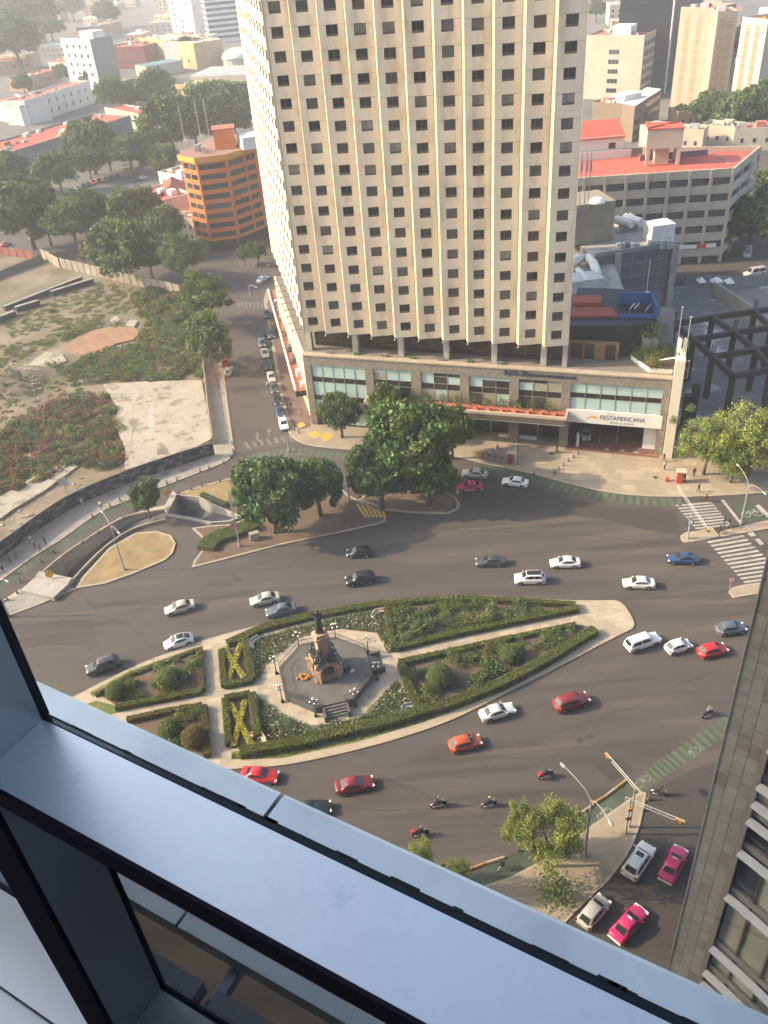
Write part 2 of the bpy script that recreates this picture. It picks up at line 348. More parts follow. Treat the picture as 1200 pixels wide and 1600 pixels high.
# paving repairs: darker panels let into the left pavement
for q in ([(104, 806), (122, 797), (143, 803), (120, 817)], [(252, 742), (262, 738), (268, 741), (258, 746)], [(279, 736), (290, 732), (296, 735), (285, 740)]):
    MB().prism(Ws(q), 0.10, 0.137).build('paving_panel', paving_grey if q[0][0] < 200 else concrete_d, lot_pave)
# green cycle lane along the left pavement
def band(inner, w, z, m, name, **k):
    L = offset(inner, 0.0); R = offset(inner, w)
    mb = MB()
    for i in range(len(L)-1): mb.face([(L[i].x, L[i].y, z), (R[i].x, R[i].y, z), (R[i+1].x, R[i+1].y, z), (L[i+1].x, L[i+1].y, z)][::1 if w < 0 else -1])
    return mb.build(name, m, **k)
lkc = smooth_line(Ws(left_kerb[:7]), 4)
band([Vector(p)-Vector((0, .2)) for p in lkc], -1.9, 0.010, green_lane, 'cycle_lane', kind='structure')
hkc = smooth_line(Ws(hotel_kerb[11:17]), 6)
lane = band([Vector(p)-Vector((0, .15)) for p in hkc], -2.5, 0.010, green_lane, 'cycle_lane', kind='structure')
def stripes(line, w0, w1, step, frac, z, m, parent, name='stripe', skew=0.0):
    """rungs across a lane; one object each"""
    acc = 0.0; nxt = 0.0; tot = 0
    pts = [Vector((p[0], p[1])) for p in line]
    for i in range(len(pts)-1):
        d = pts[i+1]-pts[i]; L = d.length; t = d.normalized(); n = Vector((t.y, -t.x))
        while nxt < acc+L:
            c = pts[i]+t*(nxt-acc); a = c+n*w0; b = c+n*w1+t*skew; h = t*step*frac
            mb = MB(); mb.face([(a.x, a.y, z), (b.x, b.y, z), (b.x+h.x, b.y+h.y, z), (a.x+h.x, a.y+h.y, z)]); mb.build(name, m, parent); nxt += step; tot += 1
        acc += L
stripes([(p.x, p.y) for p in hkc[9:]], 0.35, 2.5, 1.25, 0.5, 0.016, green_lane2, lane)
# striped cycle crossing over the mouth of the side street
cr = Ws([(372, 716), (420, 704), (470, 700), (540, 708), (580, 716)])
crl = band(smooth_line(cr, 4), -2.6, 0.010, green_lane, 'cycle_crossing', kind='structure')
stripes(smooth_line(cr, 4), 0.1, 2.5, 1.3, 0.5, 0.016, green_lane2, crl)
# zebra on the side street + stop bar + arrows
zb = sheet('road_markings', [Ws([(384, 696), (388, 694), (393, 699), (389, 701)])], 0.010, faded_paint, kind='structure')
for a in range(7):
    x = 384+a*11.5; y = 698-a*1.7
    MB().face(Ws([(x-3.5, y-7), (x+1.5, y-8), (x+6.5, y+1), (x+1.5, y+2)], 0.011)).build('stripe', faded_paint, zb)
for (x, y) in ((403, 684), (421, 678)):
    MB().face(Ws([(x-2, y+5), (x+1, y+5), (x, y-3), (x+4, y-4), (x-2, y-10), (x-5, y-3), (x-2, y-3)], 0.011)).build('arrow', faded_paint, zb)
for a in range(9):      # far crosswalk of the side street
    x = 370+a*6.2
    MB().face(Ws([(x, 471+a*.3), (x+3, 471+a*.3), (x+4.5, 480+a*.3), (x+1.5, 480+a*.3)], 0.011)).build('stripe', faded_paint, zb)
for a in range(8):
    x = 372+a*6
    MB().face(Ws([(x, 409), (x+2.5, 409), (x+7, 418), (x+4.5, 418)], 0.011)).build('stripe', faded_paint, zb)
# zebra crossings top right
zx = sheet('road_markings', [Ws([(1126, 781), (1131, 781), (1159, 816), (1154, 817)])], 0.010, white_paint, kind='structure')
def zebra(l0, l1, r0, r1, n, frac=0.5):
    for i in range(n):
        t0, t1 = i/n, (i+frac)/n
        q = [(l0[0]+(l1[0]-l0[0])*t, l0[1]+(l1[1]-l0[1])*t) for t in (t0, t1)]; r = [(r0[0]+(r1[0]-r0[0])*t, r0[1]+(r1[1]-r0[1])*t) for t in (t1, t0)]
        MB().face(Ws([q[0], q[1], r[0], r[1]], 0.011)).build('stripe', white_paint, zx)
zebra((1055, 789), (1089, 829), (1112, 784), (1143, 823), 9)
zebra((1105, 846), (1166, 914), (1161, 836), (1230, 905), 12)
for q in ([(1167, 832), (1175, 829), (1181, 836), (1174, 839)], [(1179, 843), (1186, 841), (1194, 850), (1188, 852)]):
    MB().face(Ws(q, 0.011)).build('stripe', white_paint, zx)
for q in ([(1180, 790), (1186, 788), (1205, 806), (1200, 809)],):
    MB().face(Ws(q, 0.012)).build('lane_line', white_paint, zx)
gr = sheet('cycle_box', [Ws([(1137, 779), (1165, 776), (1203, 811), (1164, 815)])], 0.009, green_lane, kind='structure')
def bike_symbol(px, py, s, parent, rz=0.0):
    c = W(px, py); mb = MB()
    for o in (-1, 1):
        n = 14
        for i in range(n):
            a0, a1 = 2*math.pi*i/n, 2*math.pi*(i+1)/n
            f = lambda a, r: (c.x+math.cos(rz)*(o*s*.62)+math.cos(a)*r, c.y+math.sin(rz)*(o*s*.62)+math.sin(a)*r, 0.017)
            mb.face([f(a0, s*.42), f(a0, s*.5), f(a1, s*.5), f(a1, s*.42)])
    for p, q in (((-.62, 0), (-.2, .55)), ((-.2, .55), (.45, .5)), ((.62, 0), (.4, .75)), ((-.2, .55), (0, 0)), ((0, 0), (.45, .5)), ((.4, .75), (.6, .78))):
        P = [Vector((c.x, c.y))+Vector((math.cos(rz)*a[0]-math.sin(rz)*a[1], math.sin(rz)*a[0]+math.cos(rz)*a[1]))*s for a in (p, q)]
        n = (P[1]-P[0]).orthogonal().normalized()*s*.04
        mb.face([(*(P[0]+n), .0175), (*(P[0]-n), .0175), (*(P[1]-n), .0175), (*(P[1]+n), .0175)])
    return mb.build('cycle_symbol', white_paint, parent)
bike_symbol(1175, 803, 1.5, gr)
# refuges at the crossing
pave('traffic_island', [(1063, 838), (1064, 844), (1069, 848), (1080, 848), (1124, 839), (1112, 824), (1088, 831), (1070, 833)])
pave('traffic_island', [(1122, 833), (1135, 829), (1163, 822), (1235, 806), (1237, 820), (1165, 833), (1128, 839)], m=paving)
pave('traffic_island', [(1139, 925), (1142, 931), (1146, 935), (1175, 930), (1240, 922), (1240, 905), (1165, 914), (1144, 919)])
# lower right pavement (tree, signals) with its cycle lane
low = [(1010, 1240), (1006, 1262), (1000, 1290), (990, 1318), (975, 1345), (950, 1378), (925, 1400), (900, 1425), (876, 1450), (820, 1540), (700, 1640), (500, 1640), (600, 1480), (735, 1392), (800, 1370), (860, 1338), (925, 1290), (975, 1255), (1000, 1238)]
low_pave = pave('pavement', low)
gl = sheet('cycle_lane', [Ws([(560, 1466), (700, 1385), (735, 1393), (800, 1371), (860, 1339), (925, 1291), (975, 1256), (1003, 1237), (984, 1222), (960, 1232), (900, 1275), (850, 1308), (776, 1345), (715, 1366), (600, 1420)])], 0.012, green_lane, kind='structure')
xl = Ws([(984, 1222), (1045, 1178), (1130, 1120), (1230, 1050)])
xr = Ws([(1003, 1240), (1065, 1196), (1150, 1140), (1250, 1068)])
cx = sheet('cycle_crossing', [[*xl, *xr[::-1]]], 0.012, green_lane, kind='structure')
for i in range(26):
    t = i/26; t2 = (i+.5)/26
    f = lambda L, t: L[min(2, int(t*3))].lerp(L[min(2, int(t*3))+1], t*3-min(2, int(t*3)))
    MB().face([(*p.xy, 0.018) for p in (f(xl, t), f(xr, t), f(xr, t2), f(xl, t2))]).build('stripe', green_lane2, cx)
bike_symbol(1005, 1221, .9, cx, .6); bike_symbol(1084, 1176, .9, cx, .6); bike_symbol(945, 1272, .9, gl, .6)
cap_m = mat('orange_cap', (0.40, 0.21, 0.06), 0.6, 0.15)
for a, b, m in (((716, 1364), (740, 1357), kerb_m), ((740, 1357), (757, 1350), cap_m), ((757, 1350), (790, 1340), kerb_m), ((925, 1258), (946, 1245), cap_m), ((946, 1245), (962, 1233), kerb_m), ((962, 1233), (980, 1219), cap_m), ((875, 1292), (925, 1260), kerb_m), ((560, 1440), (716, 1364), kerb_m)):
    A, B = W(*a), W(*b); mb = MB(); n = max(1, int((B-A).length/1.9))
    for i in range(n):
        p, q = A.lerp(B, (i+.05)/n), A.lerp(B, (i+.95)/n); mb.tube([(p.x, p.y, .10), (q.x, q.y, .10)], .17, 6)
    mb.build('lane_divider', m, gl)
dark_patch = mat('asphalt_new_shade', (0.055, 0.047, 0.041), .85, .1, 3.0, .2, .08, bump=.15, bscale=14)
sheet('road_patch', [Ws([(700, 736), (800, 752), (900, 782), (960, 792), (1055, 797), (1066, 838), (1000, 826), (950, 813), (860, 802), (760, 800), (725, 790)])], .006, dark_patch, kind='structure')  # new asphalt, its dark tone also holding some tree shade
sheet('road_patch', [Ws([(1012, 1242), (1075, 1205), (1120, 1190), (1160, 1300), (1060, 1640), (760, 1640), (830, 1540), (878, 1452), (952, 1382), (1002, 1290)])], .006, dark_patch, kind='structure')  # newer asphalt with tree shade partly painted in
sheet('road_patch', [Ws([(352, 600), (372, 560), (395, 560), (430, 690), (368, 705)])], .006, mat('asphalt_brown', (.072, .057, .047), .85, .12, 3.0, .2, .1), kind='structure')
for q in ([(930, 1195), (965, 1185), (990, 1205), (955, 1222)], [(700, 1000+160), (712, 1157), (718, 1162), (706, 1166)], [(640, 900), (668, 897), (672, 903), (645, 907)]):
    sheet('road_patch', [Ws(q)], .0075, dark_patch, kind='structure')
seams = MB()
for ln in ([(1020, 1086), (1070, 1066), (1125, 1047)], [(640, 1190), (760, 1172), (900, 1135), (1040, 1086)], [(150, 930), (300, 905), (470, 885), (640, 878)], [(560, 905), (700, 893), (860, 893), (1040, 905)], [(930, 1195), (965, 1185), (990, 1205)], [(705, 830), (860, 832), (1000, 845), (1100, 858)], [(420, 1225), (540, 1262), (700, 1262), (860, 1235)]):
    seams.strip(smooth_line(Ws(ln), 5), .07, .0, .0085)
seams.build('road_seam', mat('bitumen_seam', (.035, .031, .028), .7, .2), kind='structure')
sheet('side_paving', [Ws([(419, 470), (430, 470), (484, 640), (486, 668), (470, 672), (459, 668), (452, 655), (441, 610), (433, 562), (417, 475)])], .139, mat('brick_paving', (.145, .092, .072), .9, .2, 1.2, .2, .3), kind='structure')
# manholes and covers
cover_m = mat('cast_iron', (0.05, 0.046, 0.043), 0.6, 0.2)
mc = MB().lathe([(0.42, 0), (0.42, .012), (0.34, .014), (0.34, .008), (0, .008)], n=14).mesh('manhole_cover', cover_m)
for i, (x, y, z, lab) in enumerate([(1024, 747, .145, 'round manhole cover on the tan forecourt near the red kiosk'), (906, 1157, .005, 'round manhole cover in the lower carriageway'), (921, 1151, .005, 'manhole cover by the lower right carriageway, second of two'), (598, 1038, .14, 'small drain cover on the plaza east of the steps'), (424, 1074, .14, 'drain cover on the plaza by the left gate'), (861, 710, .145, 'manhole cover on the forecourt before the hotel entrance'), (714, 881, .005, 'manhole cover in the upper carriageway'), (563, 1177, .005, 'gully grate at the kerb below the round island'), (812, 933, .005, 'gully grate at the kerb above the round island'), (398, 679, .005, 'dark cover in the side street mouth')]):
    p = W(x, y); inst('manhole_cover', mc, None, (p.x, p.y, z), label=lab, cat='manhole cover', group='covers and grates in the paving')
# ---------------------------------------------------------------- ramp, loop and medians on the left
ramp_m = mat('ramp_asphalt', (0.10, 0.092, 0.084), 0.85, 0.12, 1.5, 0.2, 0.2)
def trough(name, out, inn, za, zb, wall_h):
    O, I = smooth_line(Ws(out), 3), smooth_line(Ws(inn), 3); n = 16
    def at(L, t):
        s = t*(len(L)-1); i = min(int(s), len(L)-2); return L[i].lerp(L[i+1], s-i)
    o = None; mb = MB(); wl = MB()
    for i in range(n):
        t0, t1 = i/n, (i+1)/n; z0, z1 = za+(zb-za)*t0, za+(zb-za)*t1
        a, b, c, d = at(O, t0), at(I, t0), at(I, t1), at(O, t1)
        mb.face([(*a, z0), (*b, z0), (*c, z1), (*d, z1)][::-1])
        wl.face([(*a, z0-.1), (*a, .02), (*d, .02), (*d, z1-.1)]); wl.face([(*b, z0-.1), (*c, z1-.1), (*c, .02), (*b, .02)])
    o = mb.build(name, ramp_m, kind='structure'); wl.build('retaining_wall', concrete, o)
    for L, e in ((O, .12), (I, -.12)):
        p = MB(); p.strip(offset(L, -e if L is I else e), .24, 0.0, wall_h, 0); p.build('parapet', kerb_m, o)
    return o, at
rp, _ = trough('ramp', LT_out, LT_in, -4.0, 0.0, .5)
A, B = W(58, 907), W(109, 918); MB().prism([A, B, B+Vector((.3, 1.2, 0)), A+Vector((.3, 1.2, 0))], -1.0, .9).build('portal_beam', concrete, rp)
MB().prism([A, B, B+Vector((-1.5, -3, 0)), A+Vector((-1.5, -3, 0))], .05, .75).build('portal_block', concrete, rp)
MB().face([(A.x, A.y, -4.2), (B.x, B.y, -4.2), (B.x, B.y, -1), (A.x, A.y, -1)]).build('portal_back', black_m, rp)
rt = MB(); c3 = W(268, 792, -3.5); e3 = W(368, 814, 0)
rt.face([(p.x, p.y, -3.4+3.4*max(0, min(1, (p.x-W(276, 777).x)/(e3.x-W(276, 777).x)))) for p in RTp]); ro = rt.build('ramp', ramp_m, kind='structure')
wl = MB()
for i in range(len(RTp)):
    a, b = RTp[i], RTp[(i+1) % len(RTp)]; wl.face([(a.x, a.y, -3.6), (b.x, b.y, -3.6), (b.x, b.y, .02), (a.x, a.y, .02)])
wl.build('retaining_wall', concrete, ro)
p = MB(); p.strip(offset(RTp, 0.15 if True else 0, True), .25, 0, .55, 0, None, True); p.build('parapet', concrete, ro)
MB().prism(Ws([(258, 799), (264, 807), (278, 779), (272, 774)]), 0, .95).build('portal_block', concrete, ro)
# strip of kerb with bollards between side lane and ramp, and its far tip
pave('verge', [(11, 935), (41, 915), (82, 881), (124, 850), (154, 829), (187, 810), (232, 796), (258, 790), (258, 797), (210, 805), (180, 817), (124, 852), (94, 873), (58, 905), (30, 930)], m=concrete)
pave('paved_tongue', [(-60, 985), (0, 952), (36, 918), (58, 908), (109, 919), (118, 921), (60, 946), (0, 968), (-60, 1000)], m=paving_grey)
MB().prism(Ws([(2, 940), (58, 909), (66, 912), (24, 934)]), .1, .14).build('paving_panel', concrete, None, kind='structure')
pave('grass_teardrop', [(118, 921), (130, 902), (171, 857), (212, 834), (244, 831), (268, 838), (275, 850), (270, 866), (259, 876), (210, 897), (165, 913)], m=dry_grass, h=.2, kw=.4)
pave('median', [(277, 773), (311, 761), (352, 750), (400, 735), (470, 733), (520, 748), (545, 775), (572, 788), (602, 806), (603, 815), (590, 820), (540, 831), (440, 852), (370, 870), (300, 888), (303, 878), (316, 860), (318, 843), (300, 826), (330, 822), (362, 820), (380, 812), (340, 793), (312, 779)], m=soil, h=.16, kw=.35)
MB().prism(Ws([(279, 773), (311, 763), (356, 752), (362, 765), (352, 792), (338, 790), (312, 778)]), .1, .175).build('grass_patch', dry_grass, None, kind='structure')
pave('median', [(560, 782), (600, 797), (640, 802), (700, 804), (716, 797), (719, 788), (712, 777), (688, 764), (640, 755), (585, 758)], m=soil, h=.16, kw=.45)
hz = sheet('hatched_area', [Ws([(556, 792), (560, 788), (612, 800), (604, 806)])], .012, asphalt, kind='structure')
for a in range(6): MB().face(Ws([(556+a*8, 787+a*2), (560+a*8, 788+a*2), (574+a*6, 808), (569+a*6, 808)], .17)).build('stripe', yellow_paint, hz)
loop_tint = sheet('loop_road', [Ws([(262, 816), (290, 818), (308, 830), (314, 848), (306, 868), (298, 886), (262, 880), (274, 866), (279, 850), (270, 836), (244, 829), (214, 831)])], .009, mat('loop_asphalt', (0.082, 0.068, 0.057), .85, .12, 1.5, .25, .3), kind='structure')
# dusty margins on the carriageway beside the long kerbs
# yellow tactile squares on the hotel corner
for q in ([(480, 678), (496, 674), (503, 682), (490, 686)], [(500, 683), (512, 675), (522, 682), (506, 692)], [(462, 664), (472, 660), (478, 665), (468, 670)]):
    MB().prism(Ws(q, 0), .05, .142).build('tactile_panel', mat('yellow_tactile', (0.55, 0.31, 0.06), .8, .15), hotel_pave)
MB().prism(Ws([(744, 704), (765, 704), (772, 714), (748, 714)]), .05, .142).build('tree_pit', mat('yellow_tactile', (0, 0, 0)), hotel_pave)
# ---------------------------------------------------------------- vacant lot terrain
lotp = Ws([(-120, 960), (0, 872), (75, 817), (124, 787), (199, 755), (270, 730), (334, 709), (331, 690), (316, 560), (312, 500), (285, 462), (180, 437), (65, 402), (0, 382), (-160, 330)])
def lot_mesh():
    mb = MB(); xs = [p.x for p in lotp]; ys = [p.y for p in lotp]; st = 2.2; idx = {}
    nx, ny = int((max(xs)-min(xs))/st)+1, int((max(ys)-min(ys))/st)+1
    from mathutils import noise as NZ
    def hgt(x, y):
        d = W(18, 600); e = math.hypot((x-d.x)/13, (y-d.y)/9)
        return .10+.35*NZ.noise((x*.09, y*.09, 1))+.18*NZ.noise((x*.35, y*.35, 4))+max(0, 1-e)*3.2*(1+.5*NZ.noise((x*.3, y*.3, 2)))
    for i in range(nx):
        for j in range(ny):
            x, y = min(xs)+i*st, min(ys)+j*st
            if pip(x+st/2, y+st/2, lotp):
                q = []
                for a, b in ((0, 0), (1, 0), (1, 1), (0, 1)):
                    kk = (i+a, j+b)
                    if kk not in idx: idx[kk] = len(mb.v); mb.v.append((x+a*st, y+b*st, max(.03, hgt(x+a*st, y+b*st))))
                    q.append(idx[kk])
                mb.f.append(tuple(q)); mb.m.append(0)
    return mb, hgt
lm, lot_h = lot_mesh(); lm.build('terrain', lot_dirt, smooth=True, kind='structure')
sheet('lot_ground', [lotp], .02, lot_dirt, kind='structure')
slab_c = mat('pale_slab', (0.33, 0.29, 0.235), .9, .1, .6, .14, .2, stain=(0.19, 0.16, 0.125), stain_scale=.30, stain_t=.58, stain_w=.03, stain2=((0.20, 0.16, 0.115), .55, .60))
sp = Ws([(163, 604), (225, 600), (316, 598), (324, 640), (331, 690), (300, 706), (262, 720), (196, 738), (197, 705), (186, 680), (184, 640)])
lot_slab = MB().prism(sp, 0, .62).build('concrete_slab', slab_c, kind='structure')
MB().strip([W(208, 634, 0), W(206, 702, 0)], .25, .5, .66).build('slab_edge', slab_c, lot_slab)
MB().strip([W(212, 636, 0), W(312, 612, 0)], .25, .5, .65).build('slab_edge', slab_c, lot_slab)
MB().prism(Ws([(233, 645, ), (241, 644), (241, 682), (233, 684)]), .5, .635).build('slab_patch', concrete, lot_slab)
MB().prism(Ws([(247, 706), (261, 704), (263, 712), (247, 715)]), .4, .7).build('slab_pit', concrete_d, lot_slab)
clay = mat('clay', (0.27, 0.15, 0.088), .95, .2, 1.2, .2, .3, bump=.4)
MB().prism([(p.x, p.y) for p in smooth_line(Ws([(103, 545), (125, 528), (160, 515), (200, 513), (217, 519), (210, 532), (180, 540), (160, 552), (128, 557)]), 4, True)], 0, .42).build('clay_patch', clay, kind='structure')
for i, q in enumerate(([(45, 572), (72, 552), (98, 556), (105, 566), (80, 577), (58, 580)], [(0, 780), (60, 745), (110, 720), (125, 730), (70, 770), (20, 800), (0, 815)], [(172, 503), (182, 496), (188, 502), (180, 508)], [(195, 510), (205, 502), (216, 505), (210, 514)])):
    MB().prism(Ws(q), 0, .45+.04*i).build('rubble_slab', slab_c, kind='structure')
# ================================================================ hotel
HA = Vector((-12.6, 148.0, 0)); HB = Vector((50.3, 126.0, 0)); HANG = math.atan2(HB.y-HA.y, HB.x-HA.x); HL = (HB-HA).length
hotel = emp('hotel', 'cream high-rise hotel with saw-tooth facade and stone podium', 'hotel', HA, HANG)
# everything below in the podium frame: x along the front, -y towards the avenue
lx = lambda P: (WM(hotel).inverted() @ Vector(P))
S_ang = math.radians(100.3)-HANG                     # direction of the street side, in the hotel frame
sx, sy = math.cos(S_ang), math.sin(S_ang)
def hpart(mb, name, mats, parent=None, smooth=False): return inst(name, mb.mesh(name, mats, smooth), parent or hotel)
# ---- tower
O = lx((-11.5, 149.3, 0)); T1 = lx((33.3, 133.4, 0)); BW = (T1.x-O.x+.68)/11; ZB = 19.1; Z0 = 21.9; FH = 3.3; NF = 18; ZTOP = Z0+FH*(NF-1)+1.0
PD, PR = 1.3, .68                                     # saw-tooth depth and width of the return
pl = math.hypot(BW-PR, PD); pa = math.atan2(PD, BW-PR)   # panel length and turn
WW, WH = 1.78, 1.55
def panel_mesh(h, a, thick=.16):
    mb = MB(); g = .022
    mb.bx(g, pl-g, 0, thick, -h+g, -WH); mb.bx(g, a, 0, thick, -WH, -g); mb.bx(a+WW, pl-g, 0, thick, -WH, -g)
    return mb.mesh('facade_panel', cream)
WA = (pl-WW)/2
PMS = {'front': (panel_mesh(FH, WA), panel_mesh(Z0-ZB, WA)), 'left': (panel_mesh(FH, .45), panel_mesh(Z0-ZB, .45))}
def window_mesh(nm, split, glassm):
    mb = MB(); f = .07; y0, y1 = .09, .15; sill = .30
    mb.bx(0, WW, y0, y1, 0, f); mb.bx(0, WW, y0, y1, WH-f, WH); mb.bx(0, f, y0, y1, f, WH-f); mb.bx(WW-f, WW, y0, y1, f, WH-f)
    mb.bx(WW*split-.03, WW*split+.03, y0, y1, sill, WH-f); mb.bx(f, WW-f, y0, y1, sill-.05, sill+.03); mb.bx(f, WW-f, y0+.02, y1-.01, f, sill-.05)
    k = len(mb.f); mb.bx(f, WW-f, .13, .145, sill, WH-f, 1); return mb.mesh(nm, [frame_m, glassm])
curtain_m = [mat('curtain_%d' % i, c, .3, .25, .8, spec=.6) for i, c in enumerate([(0.10, .092, .08), (.19, .17, .135), (.10, .045, .04), (.07, .085, .09), (.26, .24, .20), (.13, .12, .10)])]
wmesh = [window_mesh('window', s, dark_glass) for s in (.5, .38)]
core_m = mat('core_brown', (.22, .17, .115), .9, .1)  # plain brown of the core behind the panel joints and glazing
L_len = 11*BW
t_angL = math.radians(-79.7)-HANG
OLw = Vector((-11.9, 147.75, 0))+Vector((math.cos(math.radians(100.3)), math.sin(math.radians(100.3)), 0))*(L_len+.2)
inw = Vector((math.cos(math.radians(10.3)), math.sin(math.radians(10.3)), 0))
OL = lx(OLw+inw*PD)
wcount = 0; extra = MB()
def facade(org, ang, nb, tag):
    global wcount
    ca, sa = math.cos(ang), math.sin(ang)
    def P(x, y, z): return (org.x+x*ca-y*sa, org.y+x*sa+y*ca, z)
    for b in range(nb):
        x0 = b*BW
        for f in range(NF):
            zt = Z0+FH*f
            inst('facade_panel', PMS[tag][1 if f == 0 else 0], hotel, P(x0, -PD, zt), ang+pa)
            c2, s2 = math.cos(ang+pa), math.sin(ang+pa); a = WA if tag == 'front' else .45; q = P(x0, -PD, zt-WH)
            loc = (q[0]+a*c2, q[1]+a*s2, zt-WH)
            r = random.random()
            if wcount < 300 and (tag == 'front' or f < 10):
                mm = [None, random.choice(curtain_m)] if r < .34 else None
                inst('window', random.choice(wmesh), hotel, loc, ang+pa, mats=mm); wcount += 1
            else:
                me = MB(); me.bx(0, WW, .09, .15, 0, WH)
                for v in me.v: pass
                k = len(extra.v); extra.v += [(loc[0]+v[0]*c2-v[1]*s2, loc[1]+v[0]*s2+v[1]*c2, loc[2]+v[2]) for v in me.v]; extra.f += [tuple(k+i for i in ff) for ff in me.f]; extra.m += me.m
        # return face that catches the sun
        if b < nb-1 or tag == 'left':
            mb = MB(); e = .12
            p = [P(x0+BW-PR+.004, .004, 0), P(x0+BW-.004, -PD+.01, 0), P(x0+BW+.05, -PD+.17, 0), P(x0+BW-PR+.18, .22, 0)]
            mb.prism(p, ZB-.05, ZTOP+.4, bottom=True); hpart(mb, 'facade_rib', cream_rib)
            lp = P(x0+BW-.08, -PD-.12, ZB-.25); lb = MB(); lb.box(lp, (.28, .28, .22)); lb.box((lp[0], lp[1], lp[2]+.18), (.08, .08, .2))
            if tag == 'front': hpart(lb, 'spotlight', alu)
    return P
PF = facade(O, 0.0+math.atan2(T1.y-O.y, T1.x-O.x), 11, 'front')
PL = facade(OL, t_angL, 11, 'left')
hpart(extra, 'facade_windows', dark_glass)['kind'] = 'stuff'
# core behind the panels with saw-tooth soffit
front_line = []; back = PF(11*BW, 0, 0)
for b in range(11): front_line += [PF(b*BW+.05, -PD+.19, 0), PF((b+1)*BW-PR, .19, 0)]
left_line = []
for b in range(11): left_line += [PL(b*BW+.05, -PD+.19, 0), PL((b+1)*BW-PR, .19, 0)]
e1 = PF(11*BW-PR+.0, .2, 0); depth = Vector((sx, sy))*46
core = left_line+front_line+[(e1[0], e1[1]), (e1[0]+depth.x, e1[1]+depth.y), (left_line[0][0]+8, left_line[0][1]+6)]
mb = MB(); mb.prism([(p[0], p[1]) for p in core], ZB+.02, ZTOP, 0, 0, True); hpart(mb, 'tower_core', core_m)
# flank wall to the right of the front: plain cream with joints
fw = MB(); fx, fy = e1[0]+.02, e1[1]
for f in range(NF):
    zt = Z0+FH*f; zb = ZB if f == 0 else zt-FH
    q = [(fx, fy-.18), (fx+.14, fy-.18), (fx+.14+depth.x, fy+depth.y), (fx+depth.x, fy+depth.y)]
    m2 = MB(); m2.prism(q, zb+.014, zt-.014); hpart(m2, 'flank_panel', cream)
cp = MB(); cp.prism([(p[0], p[1]) for p in left_line[:1]+[(left_line[-1][0], left_line[-1][1])]+[(front_line[0][0], front_line[0][1]), (e1[0], e1[1]), (e1[0]+depth.x, e1[1]+depth.y), (left_line[0][0]+8, left_line[0][1]+6)]], ZTOP, ZTOP+1.2); hpart(cp, 'roof_cap', concrete)
# ---- terrace storey: pillars and brown glazing set back
gl = MB(); gy = 2.6
def TP(x, y): return PF(x, y, 0)
pil_x = [0.2, 9.3, 18.0, 26.4, 35.0, 43.6, 47.2]
gq = [TP(0.3, gy), TP(47.2, gy)]
gd = PF(0, 0, 0)
mb = MB(); mb.prism([TP(.4, gy), TP(46.8, gy), TP(46.8, gy+6), TP(2, gy+6)], 15.0, ZB+.3); hpart(mb, 'terrace_glazing', brown_glass)
for i, x in enumerate(pil_x):
    q = TP(x, .55); mb = MB(); mb.box((q[0], q[1], 17.05), (1.0 if i < 6 else .8, 1.0, 4.3), math.atan2(T1.y-O.y, T1.x-O.x)); hpart(mb, 'pillar', concrete)
x = 1.4
while x < 46.5:
    q = TP(x, gy-.05); mb = MB(); mb.box((q[0], q[1], 17.1), (.07, .08, 4.1)); hpart(mb, 'mullion', frame_m); x += 2.15
for zz in (15.9, 18.5):
    mb = MB(); a, b = TP(.5, gy-.04), TP(46.6, gy-.04); mb.strip([a, b], .06, zz, zz+.06); hpart(mb, 'transom', frame_m)
# ---- podium: body, stone frame, glazing, sign band
PDP = 44.0
body = MB(); body.prism([(.35, .5), (HL-1.2, .5), (HL-1.2, 30), (20, 40), (sx*PDP+.4, sy*PDP), (.35+sx*.5, .5)], 5.6, 14.9, 0, 1); hpart(body, 'podium_body', [concrete, mat('terrace_tile', (.20, .165, .135), .85, .15)])
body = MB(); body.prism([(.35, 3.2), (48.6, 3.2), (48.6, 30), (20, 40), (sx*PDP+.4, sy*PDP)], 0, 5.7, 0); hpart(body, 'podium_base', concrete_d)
def stone(x0, x1, z0, z1, y0=-.25, y1=.6):
    mb = MB(); mb.bx(x0, x1, y0, y1, z0, z1); return hpart(mb, 'stone_panel', grey_stone)
bays = [(1.34, 12.0, .6), (13.58, 20.72, 7.4), (22.56, 29.79, 7.4), (31.44, 38.66, 7.4), (40.32, 47.73, 7.4), (49.27, 64.45, 8.0)]
n = 12
for i in range(n): stone(HL*i/n+.01 if i else 0, HL*(i+1)/n-.01 if i < n-1 else 65.6, 13.02, 14.72)
edges = [0]+[e for b in bays for e in b[:2]]+[65.6]
for i in range(0, len(edges), 2):
    for z0, z1 in ((0, 3.4), (3.42, 6.8), (6.82, 9.9), (9.92, 13.0)): stone(edges[i], edges[i+1], z0, z1)
mb = MB(); mb.bx(-.1, 65.7, -.4, .9, 14.74, 15.02); hpart(mb, 'coping', kerb_m)
mb = MB(); mb.bx(.3, 65.5, 1.0, 3.5, 14.9, 14.96); hpart(mb, 'terrace_floor', mat('terrace_tile', (.20, .165, .135), .85, .15))
